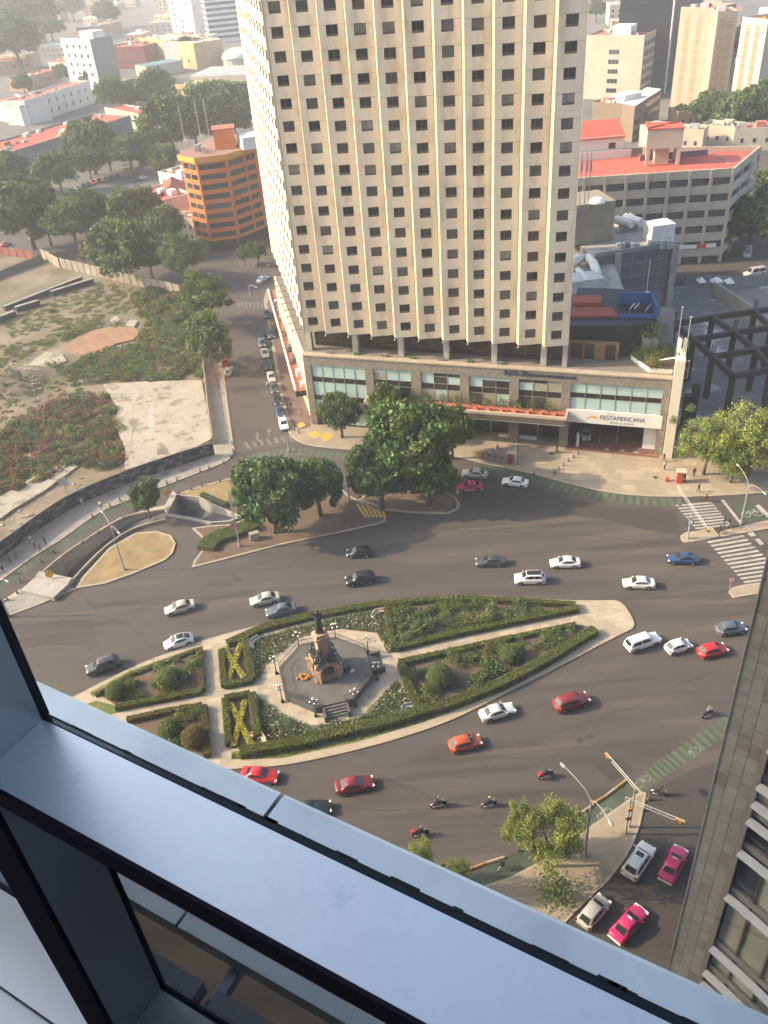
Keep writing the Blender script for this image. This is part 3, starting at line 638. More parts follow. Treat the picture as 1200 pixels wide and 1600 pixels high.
def glazing(x0, x1, z0, cols, rows):
    """panes in an aluminium grid; rows = list of (height share, kind)"""
    H = 13.0-z0; dx = (x1-x0)/cols; z = 13.0
    for r, (hs, kind) in enumerate(rows):
        h = H*hs
        for c in range(cols):
            m = {'b': blind_glass, 'd': brown_glass, 'g': dark_glass}[kind if kind in 'bdg' else ('b' if random.random() < .45 else 'g')]
            if kind == 'm' and random.random() < .25: m = blind2_glass
            p = MB(); p.bx(x0+c*dx+.03, x0+(c+1)*dx-.03, .02+random.uniform(0, .02), .1, z-h+.03, z-.03); hpart(p, 'pane', m)
        z -= h
        if r < len(rows)-1:
            t = MB(); t.bx(x0, x1, -.02, .08, z-.035, z+.035); hpart(t, 'transom', alu)
    for c in range(cols+1):
        t = MB(); xx = x0+c*dx; t.bx(max(x0, xx-.035), min(x1, xx+.035), -.04, .1, z0, 13.0); hpart(t, 'mullion', alu)
glazing(1.34, 12.0, .6, 5, [(.08, 'b'), (.12, 'b'), (.09, 'd'), (.22, 'b'), (.09, 'd'), (.18, 'm'), (.22, 'm')])
for i, b in enumerate(bays[1:5]): glazing(b[0], b[1], b[2], 3, [(.13, 'b' if i in (0, 2) else 'm'), (.25, 'b' if i == 9 else 'm'), (.22, 'd'), (.40, 'm')])
glazing(49.27, 64.45, 8.0, 6, [(.17, 'b'), (.21, 'b'), (.20, 'd'), (.42, 'b')])
for b in bays: mb = MB(); mb.bx(b[0], b[1], .12, .48, b[2], 13.0); hpart(mb, 'room_back', core_m)
# sign band with lettering
mb = MB(); mb.bx(48.75, 64.95, -.32, .5, 5.40, 7.9); band_o = hpart(mb, 'sign_band', white_m)
navy = mat('navy_letters', (.035, .055, .13), .5, 0); gold = mat('gold_emblem', (.68, .36, .07), .5, .1)
def sign(s, x0, x1, z, size, m, y=-.335, bold=.0): return text('lettering', s, size, m, band_o, (x0, y, z), (math.pi/2, 0, 0), .012, x1-x0, bold)
sign('FIESTAMERICANA', 54.65, 62.15, 6.38, 1.2, navy, bold=.0); sign('R E F O R M A', 56.45, 60.3, 5.66, .55, navy, bold=.0)
em = MB()
for r0, r1, c, a0, a1, yy in ((.62, .86, (53.45, 6.25), 20, 165, -.345), (.30, .56, (53.75, 6.30), 10, 150, -.342), (.45, .6, (53.0, 6.25), 60, 200, -.338)):
    for i in range(10):
        t0, t1 = math.radians(a0+(a1-a0)*i/10), math.radians(a0+(a1-a0)*(i+1)/10); w0, w1 = math.sin(math.pi*i/10), math.sin(math.pi*(i+1)/10)
        f = lambda t, wd, o: (c[0]+math.cos(t)*(r0+(r1-r0)*o*(.25+.75*wd))*1.15, yy, c[1]+math.sin(t)*(r0+(r1-r0)*o*(.25+.75*wd))*.8)
        em.face([f(t0, w0, 0), f(t1, w1, 0), f(t1, w1, 1), f(t0, w0, 1)])
inst('emblem', em.mesh('emblem', gold), band_o)
st = hpart(MB().bx(37.4, 50.2, -.29, -.262, 13.70, 13.73), 'sign_rail', bluegrey_m)
def sign2(s, x0, x1, z, size, bold): return text('lettering', s, size, bluegrey_m, st, (x0, -.34, z), (math.pi/2, 0, 0), .05, x1-x0, bold)
sign2('AZUL-20', 37.6, 41.6, 13.75, 1.5, 0); sign2('RESTAURANTE MEXICANO', 41.9, 50.0, 13.75, .72, .0)
# driveway under the sign band
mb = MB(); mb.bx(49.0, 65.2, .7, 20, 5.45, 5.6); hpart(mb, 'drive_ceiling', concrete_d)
mb = MB(); mb.bx(49.0, 65.2, -1.2, 20, .10, .146); hpart(mb, 'drive_floor', mat('drive_paving', (.17, .075, .058), .85, .2, 1.0, .2, .3))
mb = MB(); mb.bx(48.7, 49.0, .7, 20, 0, 5.6); mb.bx(65.2, 65.6, .7, 20, 0, 5.6); mb.bx(49, 65.2, 19.8, 20.2, 0, 5.6); hpart(mb, 'drive_wall', concrete)
mb = MB(); mb.bx(62.2, 64.4, 1.5, 4.5, .1, 4.4); hpart(mb, 'drive_pillar', white_m)
for x in (51.6, 54.6, 57.6):
    m2 = MB(); m2.bx(x, x+.14, 2, 9, .146, .152); hpart(m2, 'bay_line', white_paint)
for x in (55.6, 58.3, 60.6):
    m2 = MB(); m2.face([(x, -.2, .153), (x+1.2, -.2, .153), (x+.7, .7, .153)]); hpart(m2, 'arrow', white_paint)
for x in (61.8, 63.0):
    m2 = MB(); m2.bx(x, x+2.2, -.5-(63-x)*1.2, -.38-(63-x)*1.2, .147, .151); hpart(m2, 'bay_line', yellow_paint)
# canopy over the pavement with terracotta pots
mb = MB(); mb.bx(12.35, 48.85, -2.6, -.26, 7.2, 7.42, 0); cd = hpart(mb, 'canopy_deck', red_deck)
def cpart(mb, nm, m): return inst(nm, mb.mesh(nm, m), cd)
mb = MB(); mb.bx(12.3, 48.9, -2.85, -2.6, 6.95, 7.5); mb.bx(12.1, 12.35, -2.85, -.26, 6.95, 7.5); mb.bx(48.85, 49.1, -2.85, -.26, 6.95, 7.5); cpart(mb, 'canopy_edge', tan_wall)
mb = MB(); mb.bx(12.3, 48.9, -2.8, -2.5, 5.9, 6.94); mb.bx(48.62, 48.9, -2.5, -.26, 5.9, 6.94); mb.bx(12.3, 12.5, -2.5, -.26, 5.9, 6.94); cpart(mb, 'canopy_fascia', frame_m)
mb = MB(); mb.bx(12.25, 48.95, -2.83, -2.45, 5.78, 5.9); cpart(mb, 'canopy_trim', alu)
mb = MB(); mb.bx(27.5, 31.0, -2.82, -2.79, 6.05, 6.85); cpart(mb, 'canopy_sign', mat('sign_red', (.45, .03, .03), .6, .05))
mb = MB(); mb.bx(13.0, 48.0, 2.8, 3.15, .2, 5.5); cpart(mb, 'shop_front', brown_glass)
for i in range(9):
    m2 = MB(); m2.bx(13+i*4.35, 13.25+i*4.35, 2.5, 2.78, .13, 5.6); cpart(m2, 'shop_pillar', concrete)
for x in (36.6, 40.4):
    m2 = MB(); m2.bx(x, x+3.2, 1.2, 1.6, .13, .75); cpart(m2, 'planter_wall', white_m)
# hanging-in-the-sun slab at the right end
mb = MB(); mb.bx(65.75, 67.3, -1.0, .9, 0, 18.6); mb.bx(66.55, 67.3, .9, 6.0, 0, 17.6); hpart(mb, 'end_slab', mat('pale_render', (.68, .60, .46), .8, .06, .6))
for x, y, h in ((66.0, 3.2, 20.6), (66.9, 1.5, 21.3), (66.2, 2.2, 20.9)):
    m2 = MB(); m2.box((x, y, h-1.1), (.45, .3, 2.2)); m2.tube([(x, y+.3, 16), (x, y+.3, h+.2)], .06); hpart(m2, 'antenna_panel', white_m if x != 66.9 else tan_wall)
for x, y, h in ((65.9, 5.2, 25.2), (67.2, .6, 25.5)):
    m2 = MB(); m2.tube([(x, y, 15), (x, y, h)], .07, 5); m2.box((x, y, h), (.35, .35, .12)); hpart(m2, 'mast', alu)
m2 = MB(); m2.tube([(61.0, 4.6, 15.3), (66.1, .8, 18.4)], .14, 5); hpart(m2, 'stay_beam', white_m)
m2 = MB(); m2.tube([(67.4, -.4, 15.2), (67.9, -.5, 15.4), (67.9, -.5, 18.6), (67.35, -.4, 18.2)], .05, 5); m2.tube([(67.9, -.5, 16.5), (67.4, -.4, 17.3)], .05, 5); hpart(m2, 'bracket', alu)
# rear terrace: planter, black-clad wing with red roof
m2 = MB(); m2.prism([(58.6, 6.2), (61.9, 1.6), (65.6, 1.6), (65.6, 12), (58.6, 12)], 14.9, 15.75, 0, 1); hpart(m2, 'terrace_planter', [white_m, soil])
m2 = MB(); m2.prism([(59.3, 8.2), (62.8, 8.2), (62.8, 8.6), (59.3, 8.6)], 15.0, 18.2); hpart(m2, 'planter_back', concrete)
q = lambda px, py, z: lx(W(px, py, z))
m2 = MB(); m2.prism([(47.4, 6.0), (58.4, 7.6), (62.5, 9.0), (62.5, 24), (47.4, 24)], 14.9, 20.6, 0, 0); hpart(m2, 'black_wing', mat('black_cladding', (.022, .023, .028), .6, .25, .5))
m2 = MB(); m2.prism([(47.6, 9.5), (55.6, 10.6), (54.4, 14.2), (47.6, 13.4)], 20.6, 21.0); hpart(m2, 'red_roof', red_roof)
m2 = MB(); m2.prism([(47.6, 14.0), (52.5, 14.6), (52.0, 18.2), (47.6, 17.6)], 20.6, 21.6); hpart(m2, 'red_roof', red_roof)
blue_m = mat('blue_wall', (.05, .13, .33), .7, .15)
m2 = MB(); m2.prism([(56.0, 10.6), (62.3, 11.2), (62.3, 11.5), (56.0, 10.9)], 20.6, 21.2); m2.prism([(55.2, 16.4), (61.0, 17.0), (61.0, 17.3), (55.2, 16.7)], 20.6, 22.8); m2.prism([(62.0, 11.2), (62.3, 11.2), (61.0, 17.2), (60.7, 17.2)], 20.6, 22.6); hpart(m2, 'blue_parapet', blue_m)
for i, (x, y) in enumerate(((57.5, 13), (58.3, 13.2), (60.2, 12.6))):
    m2 = MB(); m2.tube([(x, y, 21.4), (x+.6, y+2.4, 21.4)], .12, 5); m2.tube([(x, y, 20.6), (x, y, 21.4)], .05, 4); m2.tube([(x+.6, y+2.4, 20.6), (x+.6, y+2.4, 21.4)], .05, 4); hpart(m2, 'roof_pipe', white_m)
m2 = MB(); m2.bx(48.0, 56.5, 5.3, 5.95, 15.0, 18.2); hpart(m2, 'timber_front', mat('timber', (.26, .145, .07), .7, .2))
for x0, x1 in ((48.4, 50.4), (50.8, 52.4), (54.2, 56.0)):
    m2 = MB(); m2.bx(x0, x1, 5.22, 5.29, 15.1, 17.8); hpart(m2, 'terrace_door', brown_glass)
# street side: red deck canopy with plant, flagpole rods
SP = lambda px, py, z: lx(W(px, py, z))
a, b, c, d = SP(419, 454, 5.5), SP(432, 452, 5.5), SP(480, 609, 5.5), SP(462, 612, 5.5)
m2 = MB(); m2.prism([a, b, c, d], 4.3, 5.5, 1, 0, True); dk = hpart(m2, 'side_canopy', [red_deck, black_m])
m2 = MB(); m2.strip([a, d], .35, 5.5, 5.95); inst('side_canopy_parapet', m2.mesh('side_canopy_parapet', white_m), dk)
for i in range(24):
    t = (i+.5)/24; p = a.lerp(d, t); m2 = MB(); m2.box((p.x, p.y, 6.05), (.5, .5, .18), S_ang); inst('stud', m2.mesh('stud', white_m), dk)
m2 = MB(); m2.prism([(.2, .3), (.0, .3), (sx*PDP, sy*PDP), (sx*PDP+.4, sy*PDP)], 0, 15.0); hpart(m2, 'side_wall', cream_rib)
for i, t in enumerate((.16, .28, .36, .40, .44, .47, .52, .56, .66, .72, .77, .88, .97)):
    p = b.lerp(c, t)+(a-b)*(.25+.3*random.random()); s = random.uniform(.7, 1.5)
    m2 = MB(); m2.box((p.x, p.y, 5.5+.45*s), (s, s*.8, .9*s), S_ang); m2.lathe([(.28*s, 0), (.28*s, .12), (.1, .14), (.1, .02)], (p.x, p.y, 5.5+.9*s), 8); inst('air_conditioner', m2.mesh('air_conditioner', random.choice([alu, white_m, concrete_d, red_deck])), dk)
for i in range(14):
    p = Vector(PL(11*BW*(i+.6)/14, -PD-.1, 0)); m2 = MB(); nrm = Vector((math.cos(math.radians(190.3)-HANG), math.sin(math.radians(190.3)-HANG)))
    e = p.xy+nrm*1.7; m2.tube([(p.x, p.y, ZB+.2), (e.x, e.y, ZB+.25)], .07, 5); m2.box((e.x, e.y, ZB+.2), (.3, .3, .25)); hpart(m2, 'floodlight_arm', frame_m)
# low planters along terrace front
for i in range(7):
    x = 5+i*5.3; m2 = MB(); m2.box((x, .95, 15.25), (1.0, .5, .5)); hpart(m2, 'terrace_planter_box', leaf_ficus if i % 2 else concrete_d)
# pots and shrubs that stand on the canopy: things of their own
# ================================================================ round island with gardens and monument
isl_top = [(-190, 1240), (-60, 1172), (60, 1117), (132, 1081), (202, 1046), (250, 1026), (320, 1001), (400, 979), (478, 962), (560, 949), (635, 938), (721, 934), (804, 936), (897, 939), (950, 939)]
isl_bot = [(987, 984), (935, 1010), (860, 1050), (785, 1087), (710, 1124), (635, 1151), (560, 1172), (490, 1188), (431, 1198), (361, 1203), (250, 1222), (100, 1250), (-60, 1275), (-180, 1280)]
IT, IB = smooth_line(Ws(isl_top), 3), smooth_line(Ws(isl_bot), 3); tip = smooth_line(Ws([(950, 939), (965, 940), (978, 950), (991, 974), (987, 984)]), 3)
isl = [(p.x, p.y) for p in IT]+[(p.x, p.y) for p in tip[1:-1]]+[(p.x, p.y) for p in IB]
island = pave('round_island', isl, world=True, m=plaza_stone, h=.15, kw=.3)
OC = Vector((-9.3, 79.8)); OA = math.radians(34)
octo = lambda R, z=None: [((OC.x+R*math.cos(OA+math.pi/4*k), OC.y+R*math.sin(OA+math.pi/4*k)) + ((z,) if z is not None else ())) for k in range(8)]
# paving slabs of the plaza and paths, block by block
paths = [octo(9.3), [(p.x, p.y) for p in Ws([(312, 1014), (344, 1008), (360, 1200), (326, 1206)])], [(p.x, p.y) for p in Ws([(186, 1112), (318, 1086), (318, 1104), (215, 1127)])], [(p.x, p.y) for p in Ws([(344, 1080), (400, 1070), (410, 1086), (350, 1095)])],
         [(p.x, p.y) for p in Ws([(604, 1022), (760, 990), (905, 958), (920, 968), (760, 1004), (620, 1036)])], [(p.x, p.y) for p in Ws([(905, 958), (912, 945), (960, 943), (984, 975), (934, 1003), (925, 985)])]]
slab_p = [mat('plaza_slab_%d' % i, c, .8, .10, 2.0, .10, .4) for i, c in enumerate([(.40, .33, .24), (.36, .295, .215), (.43, .355, .26), (.335, .275, .205)])]
sm = MB().box((0, 0, 0), (1.16, .88, .02)).mesh('paving_slab', slab_p[0]); done = 0
ang = math.radians(6); ua, va = Vector((math.cos(ang), math.sin(ang))), Vector((-math.sin(ang), math.cos(ang)))
for j in range(-22, 22):
    for i in range(-34, 44):
        p = OC+ua*(i*1.2+(.6 if j % 2 else 0))+va*(j*.92)
        if done < 300 and any(pip(p.x, p.y, q) for q in paths) and not pip(p.x, p.y, octo(6.4)):
            inst('paving_slab', sm, island, (p.x, p.y, .152+random.uniform(-.004, .004)), ang, mats=[random.choice(slab_p)]); done += 1
# beds of soil and lawns
def bed(px, m, z=.165, nm='garden_bed'): return MB().prism(Ws(px), .05, z).build(nm, m, island)
bed([(606, 950), (640, 943), (721, 938), (822, 943), (903, 949), (906, 958), (760, 988), (612, 1020), (600, 960)], soil)
bed([(622, 1036), (760, 1006), (900, 978), (925, 980), (932, 995), (860, 1036), (785, 1074), (700, 1106), (650, 1122)], soil)
bed([(150, 1084), (205, 1052), (312, 1013), (318, 1082), (190, 1108)], soil)
bed([(205, 1127), (318, 1106), (325, 1185), (250, 1200)], soil)
bed([(346, 1022), (388, 1004), (398, 1066), (351, 1076)], soil); bed([(352, 1097), (398, 1088), (408, 1160), (360, 1172)], soil)
rose_px = [[(398, 1001), (450, 985), (520, 968), (602, 952), (610, 990), (616, 1020), (606, 1022), (589, 990), (530, 984), (470, 996), (415, 1040), (408, 1064), (400, 1060)], [(404, 1090), (418, 1100), (440, 1117), (485, 1137), (565, 1122), (612, 1072), (622, 1066), (648, 1112), (560, 1134), (470, 1152), (410, 1160)]]
for q in rose_px: bed(q, soil, .16)
bed([(350, 1012), (415, 984), (497, 964), (560, 954), (604, 946), (605, 951), (497, 969), (415, 990), (352, 1019)], lawn_m, .17, 'lawn')
bed([(362, 1188), (440, 1186), (560, 1160), (660, 1130), (785, 1082), (860, 1042), (862, 1036), (785, 1074), (650, 1118), (540, 1142), (440, 1168), (362, 1176)], lawn_m, .172, 'lawn')
bed([(560, 950), (640, 940), (721, 936), (800, 940), (800, 945), (721, 942), (640, 946), (562, 956)], lawn_m, .174, 'lawn')
bed([(140, 1084), (204, 1049), (306, 1013), (308, 1019), (205, 1056), (146, 1090)], lawn_m, .173, 'lawn')
bed([(-40, 1180), (100, 1115), (150, 1096), (205, 1110), (100, 1135), (0, 1165)], lawn_m, .17, 'lawn'); bed([(-100, 1262), (60, 1190), (205, 1140), (240, 1200), (100, 1232)], lawn_m, .17, 'lawn')
# ---- clipped hedges
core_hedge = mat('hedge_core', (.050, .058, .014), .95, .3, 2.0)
def hedge(line, w, h, label, m=None, world=False, name='hedge', group='clipped hedges on the round island', dens=95):
    P = [Vector((p[0], p[1])) for p in (line if world else Ws(line))]; o = P[0]
    e = emp(name, label, 'hedge', (o.x, o.y, .16), 0, group)
    mb = MB(); mb.strip([(p-o) for p in P], w-.08, 0, h-.05); inst('hedge_body', mb.mesh('hedge_body', core_hedge), e)
    pts = []
    for a, b in zip(P[:-1], P[1:]):
        d = b-a; L = d.length; t = d.normalized(); n = Vector((-t.y, t.x)); N = int(L*(w+2*h)*dens)
        for _ in range(N):
            s = random.random()*(w+2*h); q = a+t*random.uniform(-.04, L+.04)-o; jj = random.gauss(0, .035)
            if s < h: pts.append((q.x+n.x*(w/2+jj), q.y+n.y*(w/2+jj), s))
            elif s < h+w: u = s-h-w/2; pts.append((q.x+n.x*u, q.y+n.y*u, h+jj))
            else: pts.append((q.x-n.x*(w/2+jj), q.y-n.y*(w/2+jj), s-h-w))
    inst('foliage', quads_mesh('foliage', pts, .13, m or leaf_hedge), e); return e
hedge([(604, 949), (635, 945), (721, 940), (822, 945), (899, 950)], .75, .8, 'long clipped hedge along the far kerb of the right garden')
hedge([(604, 953), (609, 985), (616, 1019)], .8, .8, 'short hedge closing the upper right bed beside the plaza')
hedge([(617, 1017), (729, 991), (812, 974), (903, 956)], .9, .8, 'hedge on the upper side of the right garden path')
hedge([(624, 1040), (729, 1017), (800, 1001)], .8, .7, 'browned hedge on the lower side of the right garden path')
hedge([(800, 1001), (850, 990), (900, 980)], .7, .6, 'thin hedge at the narrow end below the garden path')
hedge([(627, 1042), (638, 1076), (654, 1110)], 1.0, .8, 'short hedge closing the lower right bed beside the plaza')
hedge([(929, 990), (900, 1008), (860, 1033), (785, 1073), (710, 1103), (652, 1119)], 1.3, .95, 'broad hedge along the lower kerb of the right garden')
hedge([(650, 1120), (600, 1135), (542, 1148), (478, 1164), (376, 1181)], 1.3, .95, 'broad curved hedge below the plaza roses')
hedge([(356, 1010), (415, 984), (497, 965), (560, 954), (604, 947)], 1.1, .75, 'curved hedge behind the monument along the upper kerb')
hedge([(347, 1021), (351, 1076)], .75, .8, 'left side hedge of the upper clipped frame')
hedge([(351, 1076), (396, 1067)], .75, .8, 'bottom hedge of the upper clipped frame'); hedge([(384, 1003), (395, 1066)], .9, .8, 'right side hedge of the upper clipped frame')
hedge([(358, 1011), (384, 1003)], .6, .75, 'top hedge of the upper clipped frame')
for a, b, l in (((350, 1017), (383, 1063), 'golden bar of the upper X, falling from upper left'), ((378, 1009), (357, 1068), 'golden bar of the upper X, falling from upper right'), ((361, 1104), (395, 1170), 'golden bar of the lower X, falling from upper left'), ((384, 1099), (366, 1171), 'golden bar of the lower X, falling from upper right')):
    hedge([a, b], .58, .55, l, leaf_gold, group='golden clipped bars forming two X shapes')
hedge([(353, 1097), (359, 1168)], .8, .8, 'left side hedge of the lower clipped frame'); hedge([(352, 1096), (392, 1089)], .75, .8, 'top hedge of the lower clipped frame')
hedge([(395, 1089), (404, 1156)], .95, .85, 'right side hedge of the lower clipped frame')
hedge([(150, 1090), (204, 1058), (309, 1018)], .5, .4, 'low hedge along the upper kerb of the left bed', leaf_rose)
brown_hedge = mat('leaf_brown_hedge', (.20, .135, .03), .75, .3, 1.0, leaf=True)
hedge([(313, 1018), (317, 1083)], .8, .75, 'dry brown hedge at the right end of the upper left bed', brown_hedge)
hedge([(182, 1110), (250, 1097), (317, 1084)], .8, .75, 'hedge along the lower edge of the upper left bed')
hedge([(200, 1130), (260, 1117), (317, 1107)], .7, .75, 'brownish hedge on the top edge of the lower left bed', brown_hedge)
hedge([(320, 1108), (325, 1186)], .8, .75, 'brown hedge at the right end of the lower left bed', brown_hedge)
# ---- topiary balls
def ball_mesh(r, m, n):
    th = rng.uniform(0, 2*math.pi, n); u = rng.uniform(-.75, 1, n); rr = r*(1+rng.normal(0, .025, n)); s = np.sqrt(1-u*u)
    return quads_mesh('foliage', np.stack([rr*s*np.cos(th), rr*s*np.sin(th), rr*u*.92+r*.8], 1), .12, m)
for x, y, r, lab, m in ((653, 985, 1.0, 'clipped round bush near the plaza in the upper right bed', leaf_ball), (665, 962, .55, 'small clipped ball against the far hedge', leaf_ball), (767, 969, 1.0, 'clipped round bush midway along the upper right bed', leaf_ball), (688, 1066, 1.62, 'largest clipped round bush, in the lower right bed', leaf_ball), (797, 1030, 1.35, 'clipped round bush farther along the lower right bed', leaf_ball), (894, 953, .42, 'tiny yellow-green ball at the narrow tip', leaf_gold), (185, 1087, 1.35, 'clipped round bush at the left end of the upper left bed', leaf_ball), (267, 1067, 1.45, 'clipped round bush in the middle of the upper left bed', leaf_ball), (268, 1147, 1.4, 'clipped round bush in the lower left bed', leaf_ball), (306, 1160, 1.5, 'brown-tinged round shrub beside the lower left hedge', brown_hedge)):
    p = W(x, y+3); e = emp('topiary_ball', lab, 'topiary', (p.x, p.y, .16), 0, 'clipped round bushes')
    c = MB(); c.lathe([(r*math.sin(a)*.94, r*.8-r*.86*math.cos(a)) for a in [math.pi*i/8 for i in range(1, 9)]], n=12); inst('bush_core', c.mesh('bush_core', core_hedge, True), e)
    inst('foliage', ball_mesh(r, m, int(900*r*r+250)), e); MB().tube([(p.x, p.y, 0), (p.x, p.y, .4)], .08).build('stem', bark, e)
# ---- loose planting
def plant_mesh(r, h, n, m, sz=.15):
    C = rng.normal(size=(n, 3))*np.array([r*.45, r*.45, h*.28])+np.array([0, 0, h*.5]); C[:, 2] = np.clip(C[:, 2], .03, None); return quads_mesh('foliage', C, sz, m, up=.3)
bush_meshes = [plant_mesh(.8, .9, 260, leaf_rose), plant_mesh(.7, 1.2, 260, leaf_ball), plant_mesh(.9, .8, 260, leaf_ash), plant_mesh(.7, .9, 200, leaf_hedge)]
stem_me = MB().tube([(0, 0, 0), (.05, 0, .4)], [.03, .015], 5).mesh('stem', bark)
bedp = {'upper right bed': [(612, 955), (700, 945), (810, 950), (880, 955), (760, 982), (625, 1010)], 'lower right bed': [(640, 1048), (760, 1018), (900, 985), (860, 1025), (785, 1063), (660, 1105)], 'upper left bed': [(170, 1085), (210, 1060), (305, 1025), (310, 1075), (200, 1098)], 'lower left bed': [(240, 1130), (312, 1115), (316, 1160), (260, 1170)]}
for nm, q in bedp.items():
    P = Ws(q)
    pts = sorted(scatter(P, {'upper right bed': 58, 'lower right bed': 64, 'upper left bed': 28, 'lower left bed': 12}[nm]), key=lambda q: math.hypot(q[0]-OC.x, q[1]-OC.y))
    for i, (x, y) in enumerate(pts):
        e = emp('garden_shrub', 'loose leafy shrub in the %s, %s from the plaza' % (nm, nth(i)), 'shrub', (x, y, .165), random.uniform(0, 6), 'loose shrubs in the %s' % nm, (random.uniform(.6, 1.5),)*3)
        inst('foliage', random.choice(bush_meshes), e); inst('stem', stem_me, e)
# rose beds: a mass of small plants with white blooms
for qi, q in enumerate(rose_px):
    P = [(p.x, p.y) for p in Ws(q)]; C = scatter(P, 5200); C2 = scatter(P, 190)
    g = [(x, y, .18+abs(random.gauss(0, .22))) for x, y in C]; b = [(x, y, .45+random.random()*.25) for x, y in C2]
    me = quads_mesh('rose_planting', g+b, [.17]*len(g)+[.15]*len(b), [leaf_rose, petal_m], mi=[0]*len(g)+[1]*len(b))
    inst('rose_planting', me, None, label='bed of white roses %s the plaza' % ('behind' if qi == 0 else 'below'), cat='roses', kind='stuff')
lw = []
for q in ([(362, 1186), (440, 1184), (560, 1158), (660, 1128), (785, 1080), (860, 1040), (785, 1077), (650, 1121), (540, 1146), (440, 1172), (362, 1180)], [(352, 1015), (415, 986), (497, 966), (560, 955), (497, 968), (415, 989)]):
    lw += [(x, y, .18+random.random()*.05) for x, y in scatter([(p.x, p.y) for p in Ws(q)], 2500)]
inst('grass', quads_mesh('grass', lw, .12, lawn_m, up=-.5), None, kind='stuff', label='short grass strips outside the island hedges', cat='grass')
# ---- plaza furniture: benches
bench_m = mat('bench_stone', (.55, .43, .31), .8, .1)
for x, y, rz, lab in ((591, 962, .5, 'pale bent bench among roses behind the plaza'), (405, 1156, -.5, 'pale bent bench by the lower X frame'), (636, 1112, .7, 'grey angular bench in the lower rose bed'), (398, 1008, 1.2, 'dark metal bench near the upper X frame')):
    p = W(x, y); e = emp('bench', lab, 'bench', (p.x, p.y, .16), rz, 'benches in the rose beds'); m = alu if 'metal' in lab or 'grey' in lab else bench_m
    for s, r2 in ((-1, .55), (1, -.55)):
        inst('seat', MB().box((s*.62, 0, .42), (1.3, .4, .1), r2).mesh('seat', m), e); inst('backrest', MB().box((s*.62, .25, .62), (1.25, .08, .35), r2).mesh('backrest', m), e)
    for s in (-1.0, 0, 1.0): inst('leg', MB().box((s, -.12*abs(s), .2), (.12, .35, .4)).mesh('leg', m), e)
# ---- monument
mon = emp('monument', 'bronze figures on a pink stone pedestal upon an octagonal platform', 'monument', (OC.x, OC.y, .15))
dark_stone = mat('platform_stone', (.115, .105, .092), .8, .18, 1.2, .2, .4); riser = mat('platform_edge', (.085, .088, .085), .7, .2, 1.5)
ow = lambda mb, nm, m, sm=False: mb.build(nm, m, mon, sm)
ow(MB().prism(octo(6.3), .15, 1.25, 1, 0), 'platform', [dark_stone, riser]); 
for k in (5, 7):
    a = OA+math.pi/4*(k+.5)-math.pi/4*0; ap = 6.3*math.cos(math.pi/8); d = Vector((math.cos(a), math.sin(a)))
    for s in range(5):
        h = 1.25-.2*(s+1); c = OC+d*(ap+.18+s*.34); ow(MB().box((c.x, c.y, .15+(h-.15)/2), (.36, 2.6, h-.15), a), 'step', mat('step_stone', (.17, .155, .13), .85, .15, 2.0))
    for s in (-1, 1):
        c = OC+d*(ap+.85)+Vector((-d.y, d.x))*s*1.5; ow(MB().box((c.x, c.y, .62), (1.9, .3, .95), a), 'stair_cheek', riser)
rail = MB(); posts = 0
for k in range(8):
    A, B = Vector(octo(6.2)[k]), Vector(octo(6.2)[(k+1) % 8])
    segs = ((0, .22), (.78, 1)) if k in (5, 7) else ((0, 1),)
    for s0, s1 in segs:
        P, Q = A.lerp(B, s0), A.lerp(B, s1); r = MB(); r.tube([(P.x, P.y, 2.15), (Q.x, Q.y, 2.15)], .04, 5); r.tube([(P.x, P.y, 1.4), (Q.x, Q.y, 1.4)], .035, 5); n = int((Q-P).length/.22)
        for i in range(n+1): c = P.lerp(Q, i/max(1, n)); r.tube([(c.x, c.y, 1.25), (c.x, c.y, 2.2)], .018, 4)
        ow(r, 'railing', black_m)
# pedestal
ped = []
def pb(z0, z1, r0, r1, m=pink_stone, nm='pedestal', rot=math.radians(20)):
    mb = MB(); mb.box((OC.x, OC.y, (z0+z1)/2), (2*r0, 2*r0, z1-z0), rot, 0, r1/r0); return ow(mb, nm, m)
pr = math.radians(20)
pb(1.25, 1.7, 1.75, 1.7); pb(1.7, 3.4, 1.45, 1.35); pb(3.4, 3.75, 1.6, 1.5); pb(3.75, 7.4, .78, .68); pb(7.4, 7.7, .95, .95); pb(7.7, 8.1, .8, .7)
for k in range(4):
    a = pr+math.pi/4+k*math.pi/2; c = OC+Vector((math.cos(a), math.sin(a)))*1.75
    mb = MB(); mb.box((c.x, c.y, 2.2), (1.15, 1.15, 1.9), a, 0, .88); mb.box((c.x, c.y, 3.25), (1.35, 1.35, .25), a); ow(mb, 'buttress', pink_stone)
for k in range(4):
    a = pr+k*math.pi/2; c = OC+Vector((math.cos(a), math.sin(a)))*1.46; ow(MB().box((c.x, c.y, 2.55), (.06, 1.5, 1.1), a), 'relief_plaque', bronze)
